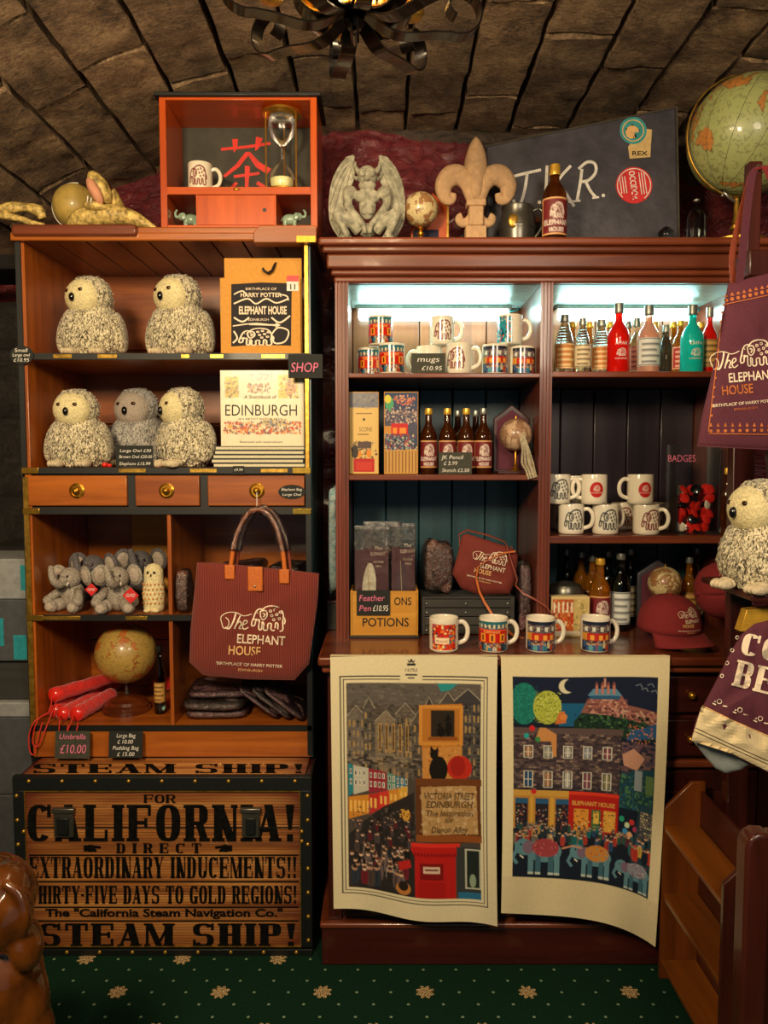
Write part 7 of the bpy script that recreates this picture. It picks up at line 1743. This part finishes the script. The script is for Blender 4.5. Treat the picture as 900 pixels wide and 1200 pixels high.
Pj = S3([(598, -208), (612, -204), (634, -199)]) + S3([(618, -203), (615, -222), (610, -238), (604, -240), (602, -234)]) + fan(632, -237, 2.2, 8) 
Pj += S3([(641, -194), (640, -216), (638, -240)]) + S3([(669, -194), (658, -206), (648, -220)]) + S3([(655, -215), (664, -228), (673, -242)]) + fan(668, -236, 2.2, 8)
Pj += S3([(682, -198), (680, -214), (676, -236)]) + S3([(678, -198), (688, -190), (697, -192), (698, -202), (690, -211), (681, -213)]) + S3([(686, -212), (692, -224), (699, -232)]) + S3([(671, -236), (680, -235)], 2.4) + S3([(694, -232), (702, -231)], 2.4) + fan(707, -229, 2.2, 8)
pxd('lettering', Pj, CY - .0012, 'chalk_white', b_)
def stk(name, polys_mats, label):
    o = None
    for i, (P, mt, d) in enumerate(polys_mats):
        if o is None: o = pxd(name, P, CY - .0010, mt, b_, label)
        else: pxd('lettering' if mt != 'print_gold' else 'emblem', P, CY - .0010 - .0003 * i, mt, b_)
Rt = lambda P, x, y, a_: [[(x + (p[0] - x) * math.cos(a_) - (p[1] - y) * math.sin(a_), y + (p[0] - x) * math.sin(a_) + (p[1] - y) * math.cos(a_)) for p in q] for q in P]
stk('red_sticker', [(fan(743, -217, 21.5, 28), 'print_red', 0), (Rt(ring(743, -217, 20, 1, 28) + fit('OCCIDOR', 34, 7, 743, -221, bold=.02) + [[(743 - 14, -210 + i * 3), (743 + 12, -210 + i * 3), (743 + 12, -209 + i * 3), (743 - 14, -209 + i * 3)] for i in range(3)] + [[(743 - 12, -227 - i * 3), (743 + 8, -227 - i * 3), (743 + 8, -226 - i * 3), (743 - 12, -226 - i * 3)] for i in range(3)], 743, -217, R(-82)), 'chalk_white', 0)], 'round red sticker with white lettering')
stk('round_sticker', [([[(736, -172), (752, -150), (764, -152), (762, -184), (738, -186)]], 'sticker_paper', 0), (fan(742, -153, 16, 24), 'sticker_teal', 0), (ring(742, -153, 13, 1.2, 20) + fan(741, -155, 8, 10), 'print_gold', 0), (fit('REX', 18, 5, 750, -182, bold=.02) + stroke([(733, -152), (741, -146), (750, -154)], 1.2), 'print_black', 0)], 'round teal sticker over a cream ribbon')
# bell jar, small stoppered glass, large globe
r = thing('bell_jar', 'small dark glass bell jar with a knob beside the case', 'glass jar', onz(815, 2.43, DT)); m = MB(); m.lathe([(.027, .0003), (.027, .085), (.022, .102), (.010, .112), (.005, .116), (.004, .13), (.0001, .131)], n=24, cap=False); part('glass_dome', m, 'glass_smoke', r, sharp=180)
m = MB(); m.lathe([(.004, .131), (.010, .134), (.010, .139), (.0001, .141)], n=14); part('knob', m, 'silver', r)
r = thing('glass_ornament', 'small round glass ornament at the foot of the case right corner', 'ornament', onz(780, 2.45, DT)); m = MB(); m.lathe([(.020, .0003), (.022, .006), (.012, .012), (.024, .03), (.026, .045), (.012, .06), (.0001, .066)], n=20); part('bulb', m, 'glass_smoke', r, sharp=180); part('foot', MB().lathe([(.0001, -.0001), (.023, -.0001), (.023, .0003), (.0001, .0003)], n=20), 'silver', r)
gc = at(876, 160, 2.42); gr = .175
r = thing('globe', 'large old greenish globe on a brass bracket stand at the right end of the dresser', 'globe', onz(862, 2.42, DT))
m = MB(); m.ell((0, 0, 0), gr, 48, 32, mat=Matrix.Translation(gc) @ Matrix.Rotation(R(24), 4, 'Y')); b_ = wp(r, 'ball', m, 'globe_large', sharp=180)
m = MB()
for k_ in range(6):
    M = Matrix.Translation(gc) @ Matrix.Rotation(R(24), 4, 'Y') @ Matrix.Rotation(R(k_ * 30), 4, 'Z') @ Matrix.Rotation(R(90), 4, 'X'); m.tube([(gr * 1.0005 * math.cos(t_), gr * 1.0005 * math.sin(t_), 0) for t_ in [2 * math.pi * i / 64 for i in range(64)]], .0006, 4, closed=True, mat=M)
sub_(b_, 'meridian_lines', m, 'print_black', sharp=180)
m = MB(); m.tube([tuple(gc + Vector((-gr * 1.06 * math.cos(t_), 0, gr * 1.06 * math.sin(t_)))) for t_ in [R(-92 + 172 * k_ / 28) for k_ in range(29)]], .006, 8, sq=.5); wp(r, 'meridian_arm', m, 'aged_gold', sharp=180)
bp = onz(862, 2.42, DT); zb_ = gc.z - gr
m = MB(); m.lathe([(.088, .0004), (.088, .008), (.07, .014), (.03, .020), (.012, .028), (.010, .04), (.019, .046), (.019, .056), (.009, .062), (.015, .068), (.009, .076), (.008, zb_ - DT - .012), (.02, zb_ - DT - .006), (.0001, zb_ - DT - .004)], c=tuple(bp), n=28); wp(r, 'stand', m, 'aged_gold')
m = MB(); m.tube(spline([tuple(bp + Vector((-.0, 0, zb_ - DT - .022))), tuple(bp + Vector((-.03, -.01, zb_ - DT - .010))), tuple(bp + Vector((-.045, -.01, zb_ - DT + .004))), tuple(bp + Vector((-.05, -.01, zb_ - DT - .008)))], 4), .005, 8); wp(r, 'bracket', m, 'silver', sharp=180)

# ------------------------------------------------------------------ display stand at the right with tote, owl and draped towel
SY = 2.04
r = thing('display_stand', 'dark reddish wooden stand with splayed legs at the right of the dresser', 'stand', (at(850, 1100, SY).x, SY, 0))
def leg(p0, p1, w, mat='dark_red_wood_up', name='leg'):
    p0, p1 = Vector(p0), Vector(p1); m = MB(); V = []
    for p in (p0, p1): V += [(p.x - w / 2, p.y - .018, p.z), (p.x + w / 2, p.y - .018, p.z), (p.x + w / 2, p.y + .018, p.z), (p.x - w / 2, p.y + .018, p.z)]
    m.add(V, [(3, 2, 1, 0), (4, 5, 6, 7), (0, 1, 5, 4), (1, 2, 6, 5), (2, 3, 7, 6), (3, 0, 4, 7)]); return wp(r, name, m, mat, .004)
b0 = onz(838, SY, 0.0); leg((b0.x + .045, SY, 0.0), tuple(at(872, 330, SY)), .058)
leg((b0.x + .32, SY, 0.0), tuple(at(886, 330, SY) + Vector((.01, 0, 0))), .05)
leg(tuple(at(887, 330, SY - .06)), (b0.x + .25, SY - .30, 0.0), .045)
lt = at(880, 330, SY); wp(r, 'head_block', bx(lt.x - .045, lt.x + .06, SY - .085, SY + .02, lt.z - .005, lt.z + .06), 'dark_red_wood_up', .004)
wp(r, 'head_post', bx(lt.x - .022, lt.x + .012, SY - .02, SY + .012, lt.z + .061, at(0, 192, SY).z), 'dark_red_wood_up', .003)
OY = 1.82; oz = at(885, 690, OY).z
wp(r, 'ledge', bx(at(862, 690, OY).x, at(862, 690, OY).x + .26, OY - .08, SY - .02, oz - .016, oz - .0005), 'dark_red_wood', .003)
owl('toy_owl', 'cream plush owl in profile facing left, perched on the stand under the hanging tote', onz(892, OY, oz), R(-62), R(-16), 1.0)
# hanging tote at the right
TY2 = 1.74
poly = dense([(853, 333), (880, 325), (910, 318), (950, 309), (962, 380), (965, 470), (958, 529), (900, 527), (817, 523), (822, 490), (836, 430), (845, 380)], 2)
r = thing('tote_bag', 'plum tote bag with orange pattern border hanging at the far right above the owl', 'tote bag', at(890, 527, TY2))
bm_ = puffy(poly, TY2, .018, .5, wrinkle=.012, seed=8); b_ = wp(r, 'cloth_body', bm_, 'maroon_dark_cloth', sharp=180); Yd = TY2 - .0215
for nm, P, mt in (('lettering', L_, 'print_cream'), ('lettering', Gd, 'print_orange')):
    pxon(nm, xf(P, 76, 838, -470, 70, R(5)), b_, bm_, mt)
P = []
for i in range(15):
    x = 851 + i * 7; y = -(352 - i * 1.55); P += fan(x, y, 2.4, 6) + [[(x - 2.5, y + 4), (x + 2.5, y + 4), (x, y + 8)]]; x2 = 833 + i * 8.5; P += fan(x2, -505 + i * .1, 2.2, 6) + [[(x2 - 2, -500), (x2 + 2, -500), (x2, -495)]]
for i in range(12): x = 846 - i * 1.1; P += fan(x, -(366 + i * 11), 1.5, 6)
P += stroke([(848, -356), (830, -506)], 1) + stroke([(848, -357), (955, -334)], 1) + stroke([(830, -508), (955, -510)], 1)
pxon('border_pattern', P, b_, bm_, 'print_orange')
for pts, mt in (([(866, 334), (872, 280), (878, 225), (884, 199), (897, 195)], 'maroon_dark_cloth'), ([(930, 320), (922, 270), (908, 220), (897, 196), (886, 199)], 'cap_cloth')):
    m = MB(); m.ribbon([at(x, y, TY2 - .002) for x, y in spline(pts, 4)], (0, .004, 0), .022) if False else m.ribbon([at(x, y, TY2 - .004) for x, y in spline(pts, 4)], (.018, .003, .004), .003); wp(r, 'handle', m, mt, sharp=60)
for pts in ([(860, 334), (858, 300), (866, 260), (880, 205)],):
    m = MB(); m.ribbon([at(x, y, TY2 + .016) for x, y in spline(pts, 4)], (.014, .003, .003), .003); wp(r, 'handle', m, 'strap_leather', sharp=60)
wp(r, 'hanging_loop', MB().tube([at(890, 197, TY2), at(889, 196, TY2 + .12), at(888, 196, SY - .03)], .006, 8), 'iron')
# draped beer towel
DY = 1.70
r = thing('bar_towel', 'maroon and cream bar towel lettered BEER draped over the stand', 'towel', at(860, 880, DY))
poly = dense([(868, 744), (884, 731), (900, 727), (960, 735), (975, 800), (960, 930), (900, 905), (850, 880), (809, 868), (816, 842), (838, 800), (855, 766)], 3)
bm_ = puffy(poly, DY, .014, .6, wrinkle=.02, seed=3); b_ = wp(r, 'cloth', bm_, 'maroon_dark_cloth', sharp=180); Yd = DY - .0165
pxon('cream_band', [[(822, -828), (860, -845), (860, -884), (810, -868)], [(860, -845), (905, -866), (955, -884), (958, -928), (900, -904), (860, -884)]], b_, bm_, 'cloth_cream', 30, .0035)
pxon('hem_lines', stroke([(815, -853), (860, -874), (905, -894)], .9) + stroke([(814, -857), (860, -878), (905, -898)], .9), b_, bm_, 'print_black', 30, .0042)
pxon('gold_line', stroke([(823, -827), (862, -846), (950, -884)], 1.4), b_, bm_, 'print_gold', 30, .0042)
P = Rt(poster('COTTISH', 160, 26, 946, -766, T=.3), 866, -766, R(-13)) + Rt(poster('BEER', 98, 31, 906, -803, T=.26), 857, -803, R(-14))
for i in range(5):
    x, y = 843 + i * 24, -(822 + i * 10); P += ring(x, y, 3.2, 1, 10) + stroke([(x - 8, y - 2), (x - 4, y - 4)], 1.4) + stroke([(x + 4, y - 5), (x + 9, y - 6)], 1.4) + fan(x - 5, y, 1, 6)
for i in range(4): P += ring(846 + i * 6, -(792 - i * 15), 2.5, 1, 8)
pxon('lettering', P, b_, bm_, 'print_cream', 30, .0038)
m = puffy(dense([(812, 868), (850, 880), (880, 895), (868, 902), (850, 906), (838, 900), (826, 886)], 2), DY + .03, .008, 1); wp(r, 'underside', m, 'cloth_grey', sharp=180)
r = thing('paper_packet', 'yellow and violet paper packet behind the bar towel', 'packet', at(885, 735, 1.8)); a, b = at(868, 712, 1.80), at(905, 740, 1.80)
m = MB(); m.prism([(a.x, b.z), (b.x, b.z), (b.x, a.z), (a.x + .015, a.z - .006)], 1.80, 1.83); wp(r, 'cover', m, 'yellow_cap', .001)
# low bookcase with slanted ends
r = thing('low_bookcase', 'small orange-brown bookcase with three shelves and clipped end panels on the floor at the right', 'bookcase', (.86, 1.95, 0))
for y, mt in ((1.745, 'dark_red_wood_up'), (2.135, 'step_wood_up')):
    m = MB(); m.prism([(.800, 0), (.918, 0), (.918, .585), (.880, .585), (.800, .505)], y, y + .014); wp(r, 'end_panel', m, mt, .002)
for z in (.045, .245, .445): wp(r, 'shelf', bx(.801, .904, 1.7595, 2.1345, z, z + .014), 'step_wood', .0015)
wp(r, 'back_panel', bx(.9045, .912, 1.7595, 2.1345, .0, .56), 'dark_red_wood_up')
# dark rounded chair back in the foreground, bottom right
r = thing('dark_chair', 'dark polished chair back with a rounded top rail at the bottom right edge', 'chair', (at(900, 1190, 1.45).x, 1.45, 0))
xa = at(869, 1000, 1.45).x; zt = at(0, 972, 1.45).z
m = MB(); m.prism([(xa, .0), (xa + .05, .0), (xa + .05, zt - .04), (xa + .05, zt - .002), (xa + .022, zt), (xa + .006, zt - .010), (xa, zt - .030)], 1.43, 1.475); wp(r, 'post', m, 'dark_red_wood_up', .007, seg=3)
wp(r, 'back_panel', bx(xa + .05, xa + .40, 1.440, 1.465, .45, zt - .03), 'dark_red_wood_up', .003); wp(r, 'top_rail', bx(xa + .045, xa + .42, 1.432, 1.473, zt - .045, zt - .003), 'dark_red_wood', .009, seg=3)
m = MB(); m.prism([(xa + .39, 0), (xa + .44, 0), (xa + .44, zt - .02), (xa + .39, zt)], 1.43, 1.475); wp(r, 'post', m, 'dark_red_wood_up', .007)
# carved honey-coloured wood at bottom left
r = thing('carved_chair', 'glossy honey-brown carved wooden chair arm in the bottom left corner', 'chair', (at(20, 1150, 1.35).x - .05, 1.35, 0)); KY = 1.35
m = MB(); K = lambda x, y, rx, rz_, dy=0, ry=None, rot=0: m.ell(tuple(at(x, y, KY + dy)), (rx, ry or rx, rz_), 18, 12, rot=(0, R(rot), 0))
K(0, 1060, .055, .080, 0, .07, 20); K(-15, 1050, .09, .075, .02, .08); K(30, 1105, .028, .048, -.03, .04, -12); K(12, 1080, .035, .06, -.04, .04, 25); K(5, 1150, .07, .10, 0, .07); K(28, 1165, .042, .10, .0, .05, -10); K(38, 1230, .045, .15, 0, .05, -6); K(-10, 1250, .09, .2, .02, .07); K(20, 1330, .07, .2, .02, .06)
P = spline([at(4, 1034, KY - .05), at(22, 1048, KY - .055), at(30, 1072, KY - .06), at(26, 1095, KY - .055)], 4); 
m.tube(P, .010, 8)
o = wp(r, 'arm', m, 'carved_honey', sharp=180); rm = o.modifiers.new('merge', 'REMESH'); rm.mode = 'VOXEL'; rm.voxel_size = .005; rm.use_smooth_shade = True
sm = o.modifiers.new('smooth', 'SMOOTH'); sm.iterations = 4
xk = r.location.x; wp(r, 'seat_block', bx(xk - .50, xk - .10, KY - .05, KY + .35, .36, .44), 'carved_honey', .02, seg=3)
for x, y in ((xk - .14, KY), (xk - .46, KY), (xk - .46, KY + .3), (xk - .14, KY + .3)): wp(r, 'leg', MB().lathe([(.022, 0), (.03, .05), (.022, .12), (.032, .2), (.034, .36)], c=(x, y, 0), n=16), 'carved_honey')
# boxes at the far left
def carton(label, x0, x1, y0, y1, z0, z1, mat, lidmat=None, teal=None):
    r = thing('storage_box', label, 'box', ((x0 + x1) / 2, y0, z0), 0, 'storage boxes left of the cabinet')
    b_ = wp(r, 'body', bx(x0, x1, y0, y1, z0, z1), mat, .004)
    if lidmat: wp(r, 'lid', bx(x0 - .004, x1 + .004, y0 - .004, y1 + .004, z1 + .0005, z1 + .05), lidmat, .006)
    if teal:
        for q in teal: sub_(b_, 'blue_label', bx(q[0], q[1], y0 - .0015, y0 - .0002, q[2], q[3]), 'teal_plastic')
zs = [at(0, y, 2.42).z for y in (900, 822, 775, 655)]
e = -1.138; BK = 2.655
carton('dark storage box on the floor left of the trunk', -1.55, e, 2.42, BK, 0.001, .42, 'card_charcoal')
carton('grey storage box with a raised lid beside the trunk, below the teal-labelled box', -1.52, e, 2.42, BK, .4215, zs[1] - .052, 'card_charcoal', 'card_light')
carton('dark brown box between the grey lidded box and the teal-labelled box', -1.50, e, 2.44, BK, zs[1] + .0005, zs[2] - .001, 'crate_grey')
carton('charcoal box with a light lid and blue labels left of the cabinet', -1.50, e, 2.42, BK, zs[2], zs[3] - .13, 'card_charcoal', None, [(e - .045, e - .003, zs[2] + .006, zs[2] + .085), (e - .17, e - .075, zs[2] + .05, zs[2] + .14)])
carton('light grey box on top of the pile left of the cabinet', -1.50, e, 2.42, BK, zs[3] - .129, zs[3], 'card_light', None, [(e - .016, e - .001, zs[3] - .10, zs[3] - .02)])
# blue-white wrapped roll on the left end of the counter, against the dresser side
a, b = at(384, 575, 2.56), at(398, 700, 2.56)
r = thing('small_box', 'small dark box on the left end of the counter, outside the dresser post', 'box', (-.170, 2.52, .9445))
wp(r, 'body', bx(-.187, -.1515, 2.50, 2.64, .9447, b.z - .012), 'crate_grey', .002); wp(r, 'lid', bx(-.1875, -.1512, 2.498, 2.642, b.z - .0118, b.z - .0005), 'dark_red_wood', .002)
packet('crinkled blue-white wrapped bundle in the gap between the two cabinets', (-.1695, 2.57, b.z), (.033, .10, a.z - b.z), 0, 'wrapped_white', None, 31)

# ------------------------------------------------------------------ wrought iron chandelier
CX, CY_, CZ = -.055, 1.5, 2.295
r = thing('chandelier', 'dark wrought-iron chandelier with scrolled arms and gilded cups hanging from the vault', 'chandelier', (CX, CY_, CZ))
m = MB(); m.lathe([(.0001, .012), (.012, .014), (.02, .026), (.012, .04), (.010, .06), (.028, .075), (.032, .10), (.018, .13), (.010, .15), (.010, .40), (.0001, .40)], n=20); part('stem', m, 'iron', r)
m = MB(); m.tube([(0, 0, .40), (0, 0, 2.71 - CZ + .0)], .006, 8); part('hanging_rod', m, 'iron', r)
def scroll(c, r0, r1, a0, a1, n=26): return [(c[0] + (r0 + (r1 - r0) * i / n) * math.cos(R(a0 + (a1 - a0) * i / n)), c[1] + (r0 + (r1 - r0) * i / n) * math.sin(R(a0 + (a1 - a0) * i / n))) for i in range(n + 1)]
m = MB(); m.ribbon([(x, 0, z) for x, z in [(-.006, .12), (-.006, .0), (0, -.006), (.006, 0), (.006, .12)]], (0, .036, 0), .004); part('centre_strap', m, 'iron', r, sharp=60)
m = MB(); m.ribbon([(x, 0, z) for x, z in [(.03, .10), (.026, .02), (.06, .006), (.09, .012)]], (0, .012, 0), .003); 
for i in range(8):
    a_ = R(12 + i * 45); M = Matrix.Rotation(a_, 4, 'Z')
    P = scroll((.075, .075), .062, .018, 150, 520) ; P = [(x, z) for x, z in P]
    m = MB(); m.ribbon([(x, 0, z) for x, z in P], (0, .034, 0), .0040, M)
    arm = part('scroll_arm', m, 'iron', r, sharp=60)
    m = MB(); m.ribbon([(x, 0, z) for x, z in scroll((.075, .075), .0570, .016, 150, 500)], (0, .030, 0), .0030, M); sub_(arm, 'gilt_lining', m, 'bright_brass', sharp=60)
    P = [(.02, .04), (.08, .012), (.15, .02)] ; P = spline(P, 6) + scroll((.205, .072), .052, .016, 250, 600)
    m = MB(); m.ribbon([(x, 0, z) for x, z in P], (0, .030, 0), .0036, M); sub_(arm, 'outer_scroll', m, 'iron', sharp=60)
    m = MB(); m.ribbon([(x, .001, z) for x, z in scroll((.085, .075), .046, .014, 20, 420)], (0, .026, 0), .004, M); sub_(arm, 'gilt_leaf', m, 'bright_brass', sharp=60)
    m = MB(); m.lathe([(.004, .125), (.022, .130), (.028, .142), (.026, .146), (.010, .140), (.0001, .139)], c=(.205, 0, 0), n=16, mat=M); sub_(arm, 'drip_cup', m, 'aged_gold')
    m = MB(); m.lathe([(.009, .141), (.009, .20), (.0001, .20)], c=(.205, 0, 0), n=12, mat=M); sub_(arm, 'candle_sleeve', m, 'label_cream')
    m = MB(); m.lathe([(.006, .2005), (.012, .215), (.010, .235), (.002, .255), (.0001, .256)], c=(.205, 0, 0), n=12, mat=M); sub_(arm, 'bulb', m, emit('lamp_candle', 'ffd9a0', 8.0) if 'lamp_candle' not in MATS else 'lamp_candle')
